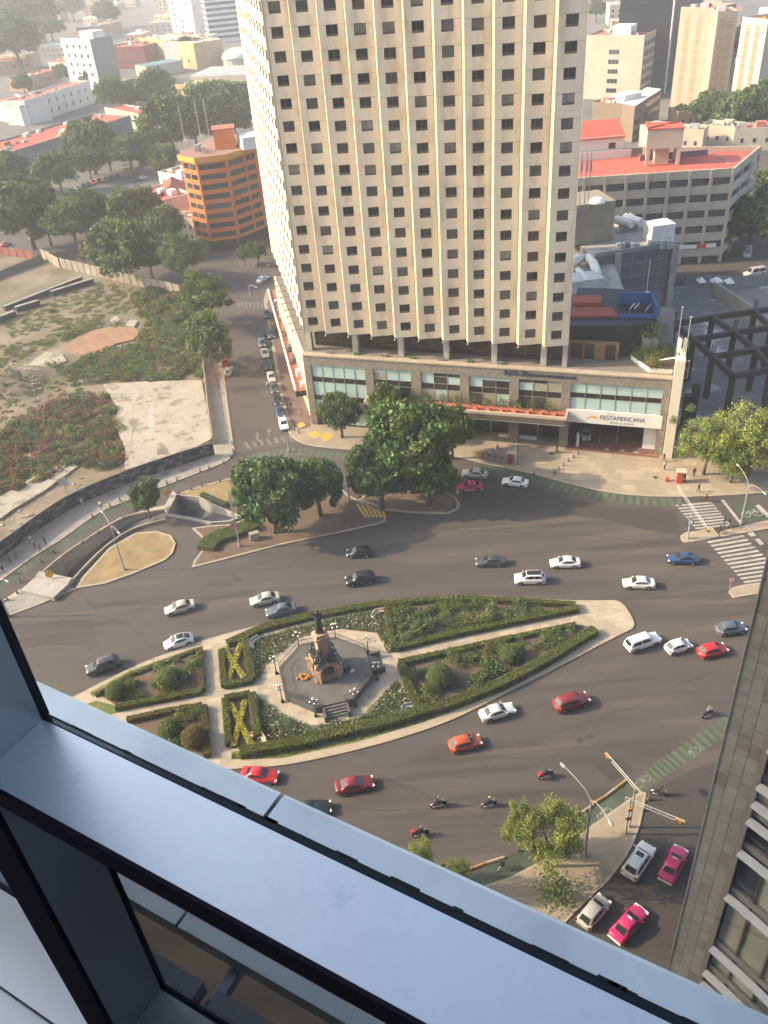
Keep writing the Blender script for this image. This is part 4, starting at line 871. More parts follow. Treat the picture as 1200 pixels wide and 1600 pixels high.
def skin_mesh(name, verts, edges, radii, mats, face_mat=None, sub=1):
    """one continuous figure grown from a jointed skeleton"""
    me = bpy.data.meshes.new(name+'_bones'); me.from_pydata(verts, edges, []); o = bpy.data.objects.new('tmp', me); COL.objects.link(o)
    sk = o.modifiers.new('s', 'SKIN'); sk.use_smooth_shade = True
    for i, r in enumerate(radii): me.skin_vertices[0].data[i].radius = r if isinstance(r, tuple) else (r, r)
    me.skin_vertices[0].data[0].use_root = True
    sb = o.modifiers.new('u', 'SUBSURF'); sb.levels = sub; sb.render_levels = sub
    bpy.context.view_layer.update(); out = bpy.data.meshes.new_from_object(o.evaluated_get(bpy.context.evaluated_depsgraph_get())); out.name = name
    COL.objects.unlink(o); bpy.data.objects.remove(o); out.materials.clear()
    for m in mats: out.materials.append(m)
    V = np.array(verts); 
    if face_mat:
        idx = []
        for p in out.polygons:
            c = np.array(p.center); best = None
            for (i, j), mi in face_mat:
                a, b = V[i], V[j]; t = np.clip(((c-a)@(b-a))/max(1e-9, (b-a)@(b-a)), 0, 1); d = np.linalg.norm(c-(a+t*(b-a)))-.6*(max(np.atleast_1d(radii[i]))*(1-t)+max(np.atleast_1d(radii[j]))*t)
                if best is None or d < best[0]: best = (d, mi)
            idx.append(best[1])
        out.polygons.foreach_set('material_index', idx)
    return out
def figure(pose):
    """joint positions of a 1.72 m figure standing at the origin, facing +x"""
    J = dict(pel=(0, 0, .95), chest=(0, 0, 1.25), neck=(0, 0, 1.47), head=(.02, 0, 1.56), crown=(.02, 0, 1.66),
             sl=(0, .17, 1.41), el=(-.02, .24, 1.14), wl=(.05, .25, .90), fl=(.08, .25, .80), sr=(0, -.17, 1.41), er=(-.02, -.24, 1.14), wr=(.05, -.25, .90), fr=(.08, -.25, .80),
             hl=(0, .09, .92), kl=(.02, .10, .50), al=(0, .10, .08), tl=(.16, .12, .03), hr=(0, -.09, .92), kr=(.02, -.10, .50), ar=(0, -.10, .08), tr=(.16, -.12, .03))
    J.update(pose); names = list(J); ix = {n: i for i, n in enumerate(names)}
    E = [('pel', 'chest'), ('chest', 'neck'), ('neck', 'head'), ('head', 'crown'), ('chest', 'sl'), ('sl', 'el'), ('el', 'wl'), ('wl', 'fl'), ('chest', 'sr'), ('sr', 'er'), ('er', 'wr'), ('wr', 'fr'), ('pel', 'hl'), ('hl', 'kl'), ('kl', 'al'), ('al', 'tl'), ('pel', 'hr'), ('hr', 'kr'), ('kr', 'ar'), ('ar', 'tr')]
    R = dict(pel=(.15, .12), chest=(.17, .13), neck=.06, head=.10, crown=.085, sl=.075, el=.052, wl=.038, fl=.036, sr=.075, er=.052, wr=.038, fr=.036, hl=.10, kl=.068, al=.048, tl=.04, hr=.10, kr=.068, ar=.048, tr=.04)
    return [J[n] for n in names], [(ix[a], ix[b]) for a, b in E], [R[n] for n in names], ix
def body(name, pose, mats=None, cloth=True):
    V, E, R, ix = figure(pose); seg = lambda a, b, m: ((ix[a], ix[b]), m)
    fm = [seg('pel', 'chest', 0), seg('chest', 'neck', 0), seg('neck', 'head', 2), seg('head', 'crown', 3), seg('sl', 'el', 0), seg('el', 'wl', 0 if cloth else 2), seg('wl', 'fl', 2), seg('sr', 'er', 0), seg('er', 'wr', 0 if cloth else 2), seg('wr', 'fr', 2), seg('chest', 'sl', 0), seg('chest', 'sr', 0), seg('hl', 'kl', 1), seg('kl', 'al', 1), seg('al', 'tl', 3), seg('hr', 'kr', 1), seg('kr', 'ar', 1), seg('ar', 'tr', 3), seg('pel', 'hl', 1), seg('pel', 'hr', 1)]
    return skin_mesh(name, V, E, R, mats or [black_m, bluegrey_m, skin_m, hair_m], fm)
bz = [bronze]*4
stand_hi = body('standing_figure', dict(er=(.10, -.30, 1.60), wr=(.22, -.36, 1.86), fr=(.26, -.37, 1.96), el=(.10, .30, 1.18), wl=(.30, .28, 1.12), fl=(.38, .27, 1.12), kl=(.14, .11, .52), al=(.10, .12, .08), tl=(.26, .13, .03)), bz)
seat_f = body('seated_figure', dict(pel=(0, 0, .55), chest=(.04, 0, .88), neck=(.08, 0, 1.10), head=(.14, 0, 1.19), crown=(.14, 0, 1.29), sl=(.06, .19, 1.03), el=(.18, .28, .80), wl=(.36, .16, .72), fl=(.44, .14, .72), sr=(.06, -.19, 1.03), er=(.14, -.30, .80), wr=(.34, -.22, .66), fr=(.42, -.20, .64), hl=(.05, .12, .54), kl=(.48, .16, .54), al=(.46, .18, .10), tl=(.62, .18, .05), hr=(.05, -.12, .54), kr=(.46, -.18, .52), ar=(.50, -.18, .10), tr=(.64, -.18, .05)), bz)
inst('standing_figure', stand_hi, mon, (0, 0, 7.95), math.radians(-70), (2.2, 2.2, 2.2))
cl = MB(); cl.lathe([(.50, 0), (.46, .8), (.40, 1.6), (.36, 2.5), (.25, 3.0)], (-.12, .12, 7.95), 9, 0, .9, 1.0); inst('cloak', cl.mesh('cloak', bronze, True), mon)
for k in range(4):
    a = pr+math.pi/4+k*math.pi/2; d = Vector((math.cos(a), math.sin(a)))*1.35
    f = inst('seated_figure', seat_f, mon, (d.x, d.y, 3.25), a, (1.75, 1.9, 1.75)); d2 = d*.85
    dr = MB(); dr.lathe([(.75, 0), (.70, .4), (.55, .9), (.42, 1.5), (.2, 1.9)], (d2.x, d2.y, 3.25), 8); inst('drapery', dr.mesh('drapery', bronze, True), mon)
    if k % 2 == 0: inst('pillar_drum', MB().box((d.x*.6, d.y*.6, 5.0), (.5, .5, 1.5), a).mesh('pillar_drum', bronze), mon)
# bouquet-like wreath and bundle left on the platform
p = OC+Vector((-2.9, -.9)); wr = MB()
for i in range(14):
    a = i*.45; wr.lathe([(.18, 0), (.2, .12), (.1, .22)], (p.x+.9*math.cos(a)*random.random(), p.y+.45*math.sin(a), 1.25+random.random()*.15), 6)
wr.build('flower_wreath', mat('orange_flowers', (.45, .20, .04), .8, .4, 6.0), None, label='heap of orange wreath flowers on the monument platform', cat='wreath')
p = OC+Vector((2.9, -.2)); pk = MB(); pk.box((p.x, p.y, 1.5), (1.0, .5, .5), .4, 0, .7); pk.box((p.x+.6, p.y-.3, 1.36), (.8, .5, .2), .8, 1, .8); pk.build('bundle', [black_m, alu], None, label='dark bundle with grey cloth left beside the pedestal', cat='bundle')
# ---- five-globe candelabra round the platform
globe_m = mat('lamp_globe', (.8, .77, .68), .3, 0)
def cand_meshes():
    p = MB(); p.lathe([(.22, 0), (.22, .25), (.12, .35), (.09, .6), (.06, 1.2), (.055, 2.6), (.07, 2.75), (.03, 3.0)], n=8); pole = p.mesh('pole', black_m, True)
    a = MB()
    for k in range(4): an = k*math.pi/2; c, s = math.cos(an), math.sin(an); a.tube([(0, 0, 2.5), (.25*c, .25*s, 2.42), (.45*c, .45*s, 2.5), (.47*c, .47*s, 2.66)], .025, 5)
    g = MB(); g.lathe([(.13*math.sin(t), .13-.13*math.cos(t)) for t in [math.pi*i/6 for i in range(1, 7)]], n=8); return pole, a.mesh('arm', black_m), g.mesh('globe', globe_m, True)
cp, ca_, cg = cand_meshes()
vn = ['south-west', 'south', 'south-east', 'east', 'north-east', 'north', 'north-west', 'west']
for k in range(8):
    c = octo(6.75)[k]; lab = 'black five-globe candelabra at the %s corner of the platform' % ['upper right', 'top', 'upper left', 'left', 'lower left', 'bottom', 'lower right', 'right'][k]
    e = emp('candelabra', lab, 'lamp', (c[0], c[1], .16), k, 'candelabra round the monument'); inst('pole', cp, e); inst('arm', ca_, e)
    for q in range(4): inst('globe', cg, e, (.47*math.cos(q*math.pi/2), .47*math.sin(q*math.pi/2), 2.66))
    inst('globe', cg, e, (0, 0, 3.0))
# ================================================================ trees
def crown_mesh(nm, R, Hh, K, per, leaf, m, droop=0.0, fill=.55, m2=None, clump=.30):
    """leaf clumps through an uneven crown of half-width R and half-height Hh, centred on the origin"""
    cs = []
    lob = [(rng.normal(size=3), rng.uniform(.55, 1.0)) for _ in range(7)]
    while len(cs) < K:
        d = rng.normal(size=3); d /= np.linalg.norm(d); k = .72
        for v, s in lob: k += .34*s*max(0, d@(v/np.linalg.norm(v)))**5
        r = k*(fill+(1-fill)*rng.random()**.5) if rng.random() < .8 else k*rng.random()**.4*.8
        if d[2] < -.75: continue
        cs.append(d*r*np.array([R, R, Hh]))
    cs = np.array(cs); sz = clump*R*rng.uniform(.6, 1.25, K)
    off = rng.normal(size=(K, per, 3)); off /= np.maximum(.6, np.linalg.norm(off, axis=2))[:, :, None]; off *= (rng.random((K, per, 1))**.5)
    off = off*sz[:, None, None]*np.array([1, 1, .75])
    if droop: off[:, :, 2] -= droop*R*rng.random((K, per))**2*rng.random((K, 1))
    C = (cs[:, None, :]+off).reshape(-1, 3); n = len(C)
    mi = (np.repeat(rng.random(K) < .3, per)).astype(int) if m2 else None
    return quads_mesh(nm, C, leaf*rng.uniform(.7, 1.3, n), [m]+([m2] if m2 else []), mi=mi), cs
TREE = {}
def tree_kind(k, n, R, Hh, H, **a):
    out = []
    for i in range(n):
        me, cs = crown_mesh('crown', R, Hh, m=a['m'], m2=a.get('m2'), K=a['K'], per=a['per'], leaf=a['leaf'], droop=a.get('droop', 0), fill=a.get('fill', .55), clump=a.get('clump', .3))
        t = MB(); zc = H-Hh*1.05; tr = a.get('tr', .28); fork = zc-Hh*.75
        lean = rng.uniform(-.25, .25, 2)
        t.tube([(0, 0, -.1), (lean[0]*.3, lean[1]*.3, fork*.5), (lean[0], lean[1], fork)], [tr*1.25, tr, tr*.85], 8)
        for c in cs[rng.choice(len(cs), 9, replace=False)]:
            e = Vector(c)*.85+Vector((0, 0, zc)); s = Vector((lean[0], lean[1], fork)); md = s.lerp(e, .5)+Vector((0, 0, -.08*R)); t.tube([s, md, e], [tr*.6, tr*.35, tr*.1], 5)
        out.append((me, t.mesh('trunk', bark, True), zc))
    TREE[k] = (out, R, H)
tree_kind('ficus', 3, 4.5, 3.9, 10.0, m=leaf_ficus, m2=leaf_ash, K=95, per=165, leaf=.32, fill=.5, clump=.26, tr=.35)
tree_kind('ash', 3, 4.5, 3.9, 10.0, m=leaf_ash, m2=leaf_far, K=80, per=120, leaf=.32, fill=.5, clump=.25)
tree_kind('far', 4, 4.5, 3.8, 10.0, m=leaf_far, m2=leaf_ash, K=90, per=100, leaf=.42, fill=.5, clump=.27)
tree_kind('willow', 3, 4.5, 4.2, 10.0, m=leaf_willow, m2=leaf_ash, K=75, per=190, leaf=.155, droop=.28, fill=.4, clump=.24, tr=.22)
tree_kind('yellow', 1, 4.5, 4.4, 10.0, m=leaf_yellow, m2=leaf_far, K=55, per=60, leaf=.4, fill=.4, clump=.25)
def tree(cx, cy, rpx, h, kind, label, group='street trees', base=None, name='tree', i=None):
    var, R, H = TREE[kind]; me, tm, zc = var[random.randrange(len(var)) if i is None else i % len(var)]; f = h/H
    for _ in range(3):
        P = W(cx, cy, zc*f); r = rpx*(P-Vector((0, 0, HC))).length/FOC; f = max(h, 2.0*r+1.5)/H
    s = r/R; e = emp(name, label, 'tree', (P.x, P.y, .1), random.uniform(0, 6.28), group, (s, s, f))
    inst('crown', me, e, (0, 0, zc)); inst('trunk', tm, e); return e
for a in [
 (420, 768, 60, 10.5, 'ficus', 'dense dark tree at the left end of the median'), (494, 755, 46, 10, 'ficus', 'dense dark tree second from the left on the median'),
 (592, 738, 52, 11, 'ficus', 'dense dark tree in the middle of the median'), (640, 690, 74, 14, 'ficus', 'biggest dark spreading tree before the hotel'), (668, 742, 42, 10, 'ficus', 'dark tree at the right end of the median by the kerb nose'),
 (706, 668, 34, 11, 'ash', 'lighter tree beside the hotel canopy, right of the big dark tree'), (603, 632, 34, 12, 'ash', 'lighter treetop showing above the big dark tree'), (530, 642, 35, 9.5, 'ash', 'olive-green tree on the tan hotel corner'),
 (226, 776, 27, 5.5, 'ash', 'small tree beside the ramp parapet'),
 (1108, 688, 47, 10.5, 'willow', 'light green feathery tree left of the crossing pair'), (1182, 678, 56, 11, 'willow', 'light green feathery tree cut by the right border'), (1150, 712, 36, 9, 'willow', 'low light green tree between the two feathery ones'),
 (864, 1296, 54, 11.5, 'willow', 'light green tree on the lower pavement before the signals'), (812, 1285, 26, 9, 'willow', 'thin light green sapling leaning over the lower cycle lane'), (657, 1343, 26, 8, 'willow', 'sparse treetop poking over the window ledge'), (714, 1366, 20, 7, 'willow', 'smallest sparse treetop at the window ledge'),
 (34, 322, 48, 11, 'far', 'broad tree at the far left behind the lot'), (15, 262, 28, 10, 'far', 'dark tree at the left border beside the grey block'), (70, 348, 24, 9, 'far', 'small tree left of the lot corner'), (108, 342, 38, 11, 'far', 'tree behind the plank fence, first of the row'), (140, 326, 34, 11, 'far', 'tree behind the plank fence, second of the row'),
 (184, 378, 46, 12, 'far', 'large tree overhanging the plank fence'), (199, 325, 38, 12, 'far', 'round tree beyond the overhanging one'), (255, 352, 34, 11, 'ash', 'tree beside the orange block'), (279, 398, 36, 10, 'ash', 'light tree at the end of the plank fence'), (230, 400, 26, 9, 'far', 'shaded tree low behind the plank fence'),
 (318, 458, 42, 11.5, 'ash', 'big green tree at the lot corner by the side street'), (322, 524, 41, 9, 'ash', 'big green tree halfway along the side street'), (131, 399, 11, 5, 'yellow', 'little yellowish tree by the fence'),
 (401, 392, 15, 5, 'ash', 'small tree at the foot of the orange block'), (380, 396, 12, 5, 'ash', 'dark small tree at the foot of the orange block, by the street'),
 (86, 262, 28, 9, 'far', 'tree against the long grey wall, leftmost'), (135, 251, 23, 9, 'ash', 'round light tree against the grey wall'), (199, 234, 27, 10, 'far', 'tree at the corner of the grey wall'), (137, 219, 36, 11, 'far', 'pale tall tree above the grey wall'), (165, 232, 22, 11, 'far', 'pale tree between grey wall and its corner'),
 (262, 184, 42, 12, 'far', 'wide tree in the middle distance left of the orange block'), (240, 205, 28, 11, 'far', 'dark tree beneath the wide middle tree'), (255, 243, 22, 9, 'far', 'tree beside the low house roofs'), (300, 190, 30, 12, 'far', 'tree behind the aerials'), (337, 163, 42, 12, 'far', 'wide tree behind the orange block roof'), (371, 154, 28, 12, 'far', 'tree touching the hotel edge'), (365, 185, 20, 10, 'far', 'dark tree under the hotel edge'),
 (172, 143, 26, 12, 'far', 'tree beside the white block base'), (206, 143, 20, 13, 'far', 'tall round tree on a bare stem'), (247, 131, 27, 12, 'far', 'tree before the ochre hall'), (139, 116, 12, 11, 'far', 'thin dark tree by the white slab block'),
 (22, 62, 36, 13, 'far', 'hazy tree mass at the left border, lower'), (11, 28, 34, 13, 'far', 'hazy tree at the top left corner'), (56, 24, 32, 13, 'far', 'hazy tree near the top left corner'), (76, 40, 18, 11, 'far', 'small hazy tree among pale roofs'), (165, 18, 17, 11, 'far', 'hazy tree at the upper border'), (110, 8, 16, 11, 'far', 'hazy tree beside pale roofs at the upper border'), (94, 113, 12, 9, 'far', 'small tree among red roofs'), (34, 127, 13, 9, 'far', 'small tree by the pink houses'),
 (1092, 349, 32, 11, 'ficus', 'bright green tree before the parking garage'), (1136, 364, 22, 10, 'yellow', 'yellowing tree beside the green one at the garage'), (1178, 338, 38, 12, 'far', 'shaded tree at the garage corner'), (1205, 300, 36, 12, 'far', 'shaded tree cut off beside the garage'),
 (1107, 166, 26, 11, 'far', 'tree in the right row, first'), (1130, 170, 24, 11, 'far', 'tree in the right row, second'), (1152, 168, 28, 11, 'far', 'tree in the right row, third'), (1188, 160, 32, 12, 'far', 'tree in the right row, at the border'), (1210, 168, 26, 12, 'far', 'tree past the right row, cut off'), (1148, 70, 26, 14, 'far', 'pale hazy tree before the apartment towers'), (1182, 98, 16, 9, 'ash', 'small green tree among red roofs on the right'), (1066, 176, 12, 9, 'far', 'small tree under the dark tower'), (933, 12, 13, 10, 'far', 'hazy tree beside the dark tower top')]:
    tree(*a)
# bare reddish street tree
p = W(342, 608); e = emp('bare_tree', 'thin reddish bare tree on the side street pavement', 'tree', (p.x, p.y, .12)); t = MB(); t.tube([(0, 0, 0), (.1, 0, 2.2)], [.12, .07], 6); inst('trunk', t.mesh('trunk', bark), e)
C = rng.normal(size=(900, 3))*np.array([1.0, 1.0, 1.3])+np.array([0, 0, 3.4]); inst('crown', quads_mesh('crown', C, .12, leaf_rust, aspect=4), e)
# ================================================================ vacant lot
def clumps(poly_px, n, rmin, rmax, leafs, per, leafsz, zfun=lot_h, mats=None, hscale=.9):
    C = []; S = []; M = []
    for (x, y) in scatter([(p.x, p.y) for p in Ws(poly_px)], n):
        r = random.uniform(rmin, rmax); z = max(.05, zfun(x, y)); k = int(per*r*r)+25; mi = random.choices(range(len(mats)), leafs)[0]
        d = rng.normal(size=(k, 3)); d /= np.linalg.norm(d, axis=1)[:, None]; d *= (rng.random((k, 1))**.35); d[:, 2] = np.abs(d[:, 2])*hscale
        C.append(d*r+np.array([x, y, z])); S += [leafsz]*k; M += [mi]*k
    return quads_mesh('undergrowth', np.concatenate(C), S, mats, mi=M)
ms = [leaf_ash, leaf_rust, leaf_hedge, leaf_far]
U = lambda nm, me, lab: inst(nm, me, None, label=lab, cat='undergrowth', kind='stuff')
U('undergrowth', clumps([(-20, 700), (30, 655), (100, 625), (165, 620), (186, 650), (196, 690), (199, 725), (160, 735), (120, 725), (70, 752), (20, 772), (-20, 790)], 420, .6, 1.8, [2, 6, 3, 3], 75, .26, mats=ms), 'rust and green scrub filling the near left of the lot')
U('undergrowth', clumps([(95, 585), (150, 552), (210, 538), (240, 500), (300, 500), (314, 540), (317, 592), (240, 598), (180, 596), (120, 605)], 420, .6, 1.8, [4, 1, 4, 3], 75, .26, mats=ms), 'green scrub across the middle of the lot')
U('undergrowth', clumps([(206, 462), (240, 452), (285, 465), (300, 495), (260, 510), (215, 492)], 150, .8, 1.9, [3, 1, 2, 4], 50, .38, mats=ms), 'scrub under the corner trees of the lot')
U('undergrowth', clumps([(-10, 545), (60, 530), (100, 505), (160, 495), (165, 512), (100, 535), (40, 560), (-10, 580)], 180, .4, 1.4, [1, 1, 4, 1], 110, .13, mats=ms, hscale=.3), 'patches of yellowing grass before the clay')
U('undergrowth', clumps([(0, 500), (60, 480), (130, 440), (210, 450), (200, 490), (120, 500), (20, 530)], 300, .3, 1.3, [1, 0, 4, 1], 110, .13, mats=ms, hscale=.25), 'scattered dry grass near the black beams')
U('undergrowth', clumps([(-10, 600), (60, 585), (110, 600), (150, 620), (100, 630), (30, 660), (-10, 690)], 120, .3, 1.2, [2, 2, 3, 2], 100, .15, mats=ms, hscale=.3), 'weeds over the rubble heap at the left border')
for i, (x, y, r) in enumerate([(120, 520, 1.4), (105, 526, 1.2), (135, 512, 1.3), (150, 505, 1.1), (82, 488, .8), (45, 515, 1.2), (182, 510, 1.1), (84, 575, 1.3)]):
    p = W(x, y); e = emp('scrub_bush', 'green bush on the open dirt of the lot, %s from the left' % nth(sorted([120, 105, 135, 150, 82, 45, 182, 84]).index(x)).replace('nearest', 'first'), 'bush', (p.x, p.y, max(.05, lot_h(p.x, p.y))), i, 'bushes on the open dirt'); k = 160
    inst('foliage', plant_mesh(r*1.6, r*1.1, k, leaf_ash, .3), e); inst('stem', stem_me, e)
# rubble
rub = MB()
for i in range(420):
    z = random.choice([((0, 560), (60, 610)), ((20, 570), (110, 680)), ((150, 500), (215, 520)), ((0, 740), (130, 830))]); x, y = random.uniform(z[0][0], z[1][0]), random.uniform(z[0][1], z[1][1]); p = W(x, y)
    if pip(p.x, p.y, lotp): s = random.uniform(.15, .6); rub.box((p.x, p.y, max(.05, lot_h(p.x, p.y))+s*.2), (s, s*.7, s*.5), random.uniform(0, 3), random.randrange(2), .8)
rub.build('rubble', [slab_c, concrete], None, label='broken concrete strewn over the lot', cat='rubble', kind='stuff')
# boundary wall with painted scrawl
graf = mat('scrawled_wall', (.040, .038, .040), .85, .25, 1.2, .2, .3, stain=(.17, .165, .16), stain_scale=.6, stain_t=.545, stain_w=.02, stretch=((1, 1, 2.2), .5))
wl = smooth_line(Ws(lot_wall_px[:7]), 4); lw_o = emp('lot_wall', 'dark scrawled boundary wall curving round the vacant lot', 'wall', (wl[8].x, wl[8].y, 0))
acc = [Vector((p.x, p.y)) for p in wl]; tot = sum((acc[i+1]-acc[i]).length for i in range(len(acc)-1))
def along(pts, d):
    for i in range(len(pts)-1):
        L = (pts[i+1]-pts[i]).length
        if d <= L: return pts[i].lerp(pts[i+1], d/L)
        d -= L
    return pts[-1]
n = int(tot/2.44)
for i in range(n):
    a, b = along(acc, tot*i/n+.02), along(acc, tot*(i+1)/n-.02); hgt = 2.75+random.uniform(-.05, .05)
    MB().strip([a, b], .12, .1, hgt).build('wall_panel', graf, lw_o)
MB().strip(acc, .2, 2.74, 2.86).build('wall_coping', concrete_d, lw_o)
sw = emp('side_wall', 'low grey wall between the lot and the side street', 'wall', W(326, 640)); sp2 = [Vector(p.xy) for p in Ws([(334, 696), (326, 640), (318, 562), (312, 510)])]
tt = sum((sp2[i+1]-sp2[i]).length for i in range(3)); n = int(tt/3)
for i in range(n): MB().strip([along(sp2, tt*i/n+.02), along(sp2, tt*(i+1)/n-.02)], .18, 0, 1.9).build('wall_panel', concrete, sw)
# plank fence at the back
fence_m = mat('fence_board', (.30, .255, .195), .85, .15, .8, .12, .2, obj_rand=.12)
def fence(line, h, step, label, m, name='fence', post=True):
    P = [Vector(p.xy) for p in Ws(line)]; T = sum((P[i+1]-P[i]).length for i in range(len(P)-1)); n = max(1, int(T/step)); e = emp(name, label, 'fence', (P[0].x, P[0].y, 0))
    for i in range(n):
        a, b = along(P, T*i/n+.03), along(P, T*(i+1)/n-.03); MB().strip([a, b], .08, .05, h+random.uniform(-.08, .08)).build('fence_board', m, e)
        if post and i % 2 == 0: MB().box((a.x, a.y, h/2), (.16, .3, h+.2)).build('post', concrete_d, e)
    return e
fence([(96, 419), (180, 439), (283, 463)], 3.2, 1.4, 'tall plank fence along the back of the lot', fence_m)
fence([(66, 403), (94, 419)], 3.2, 1.8, 'pale sheet fence at the lot corner', kerb_m)
fence([(-30, 395), (52, 405)], 2.6, 1.6, 'red sheet fence at the far left of the lot', mat('red_sheet', (.30, .09, .06), .8, .15))
fence([(-30, 448), (68, 408)], 2.2, 2.0, 'dark low wall crossing the far left of the lot', concrete_d, post=False, name='divider_wall')
# black box beams lying in the lot
beam_m = mat('black_beam', (.028, .027, .028), .7, .3, 1.0)
for a, b, w_, lab in (((8, 487), (128, 440), 1.6, 'longest black box beam lying on the dirt'), ((82, 463), (146, 443), 1.7, 'black box beam beside the longest one'), ((26, 488), (62, 477), 1.8, 'short black box beam in front of the longest'), ((-25, 512), (24, 494), 2.0, 'black box beam at the left border')):
    A, B = W(*a), W(*b); e = emp('box_beam', lab, 'beam', (A.x, A.y, .3), 0, 'black beams in the lot'); MB().strip([A, B], w_, .2, 1.5).build('beam_body', beam_m, e)
    MB().strip([A, B], w_*.5, 1.5, 1.56).build('beam_lid', concrete, e)
# site sign board
p = W(105, 772); e = emp('sign_board', 'blank pale board on a post inside the lot wall', 'sign', (p.x, p.y, 0)); MB().box((p.x, p.y, 2.6), (1.5, .08, 1.6)).build('board', concrete, e); MB().tube([(p.x, p.y+.08, 0), (p.x, p.y+.08, 3)], .05).build('post', black_m, e)
# ---------------------------------------------------------------- hedge and bushes round the ramp
hedge([(322, 862), (330, 850), (345, 842), (365, 836), (400, 822)], 3.0, .8, 'broad dark green hedge on the median beside the ramp', leaf_ball, group='median planting', dens=60)
hedge([(316, 776), (335, 786), (356, 793)], 1.0, .7, 'low dark hedge beside the ramp opening', leaf_rose, group='median planting', dens=60)
for i, (x, y, s, lab) in enumerate([(868, 1400, 2.0, 'dark spreading shrub at the foot of the lower tree'), (1005, 560, 1.8, 'bushy shrub in the hotel terrace planter, left'), (1022, 573, 1.6, 'golden grass clump in the hotel terrace planter'), (1036, 556, 1.6, 'shrub in the hotel terrace planter, right')]):
    z = 15.6 if y < 700 else .14; p = W(x, y, z); e = emp('shrub', lab, 'shrub', (p.x, p.y, z), 0, 'shrubs in planters'); inst('foliage', plant_mesh(s*1.15, s*1.2, 700, leaf_hedge if 'golden' in lab else (leaf_ficus if i == 0 else leaf_ash), .2), e); inst('stem', stem_me, e)
p = W(1018, 530, 18.0); e = emp('terrace_tree', 'thin broad-leaved tree on the hotel rear terrace', 'tree', (p.x, p.y, 15.6)); t = MB(); t.tube([(0, 0, 0), (.2, 0, 2.5), (.1, .1, 4.2)], [.1, .06, .03], 5); inst('trunk', t.mesh('trunk', bark), e)
C = rng.normal(size=(150, 3))*np.array([1.0, 1.0, .9])+np.array([0, 0, 4.2]); inst('crown', quads_mesh('crown', C, .42, leaf_ash), e)
# pots on the hotel canopy and its climbing shrubs
potm = MB().lathe([(.22, 0), (.32, .5), (.36, .52), (.36, .6), (.28, .6), (.26, .5)], n=10).mesh('pot', terracotta, True); HM = WM(hotel)
for i in range(13):
    q = HM @ Vector((19.5+i*2.32, -2.1, 7.43)); e = emp('flower_pot', 'terracotta pot on the hotel canopy, %s from its left end' % nth(i).replace('nearest', 'first'), 'pot', q, 0, 'pots on the hotel canopy'); inst('pot', potm, e)
for i in range(10):
    q = HM @ Vector((21.0+i*2.75, -.75, 7.43)); e = emp('potted_shrub', 'slender shrub against the hotel glazing, %s from the left' % nth(i).replace('nearest', 'first'), 'plant', q, i, 'shrubs on the hotel canopy'); inst('foliage', plant_mesh(.9, 2.0, 130, leaf_ash, .22), e); inst('stem', stem_me, e, (0, 0, 0), 0, (1, 1, 2.5))
# ================================================================ vehicles
PAINT = {}
def paint(n, c, rough=.28):
    if n not in PAINT: PAINT[n] = mat('paint_'+n, c, rough, .03, .8, coat=.25, spec=.4)
    return PAINT[n]
PC = dict(white=(.74, .73, .70), silver=(.40, .39, .36), champagne=(.46, .42, .35), black=(.018, .018, .020), graphite=(.065, .066, .070), navy=(.025, .040, .085), blue=(.030, .060, .14), maroon=(.20, .022, .025), red=(.52, .025, .03), orange=(.52, .085, .03), pink=(.52, .025, .115), steel=(.09, .115, .14), tan=(.45, .41, .34))
P_ = lambda n: paint(n, PC[n])
car_glass = mat('car_glass', (.022, .026, .03), .05, .1, spec=.8); tyre_m = mat('tyre', (.018, .018, .018), .9, .1); rim_m = mat('rim', (.42, .42, .42), .35, .05, metal=.7)
head_m = mat('headlight', (.75, .76, .75), .15, 0, spec=.8); tail_m = mat('taillight', (.38, .02, .02), .25, 0); trim_m = mat('car_trim', (.02, .02, .02), .6, .1)
SPEC = {  # length, half width, height, belt, hood nose z, cowl x, roof front x, roof rear x, rear glass base x, tail z, wheels
 'sedan': (4.5, .87, 1.46, .95, .66, 1.02, .30, -.95, -1.62, .98, (1.36, -1.30)), 'hatch': (3.95, .85, 1.50, .95, .70, 1.05, .42, -1.25, -1.78, .98, (1.22, -1.22)),
 'suv': (4.5, .92, 1.70, 1.08, .86, 1.15, .55, -1.60, -2.08, 1.10, (1.36, -1.34)), 'mini': (3.55, .81, 1.50, .95, .72, 1.05, .45, -1.05, -1.62, .95, (1.12, -1.15)),
 'beetle': (4.2, .88, 1.48, .98, .62, 1.0, .25, -.80, -1.75, .80, (1.28, -1.25)), 'pickup': (4.9, .88, 1.75, 1.05, .82, 1.25, .75, -2.10, -2.40, 1.05, (1.50, -1.45)), 'van': (5.3, .98, 2.15, 1.15, .95, 1.75, 1.15, -2.50, -2.62, 1.15, (1.75, -1.65))}
CARM = {}
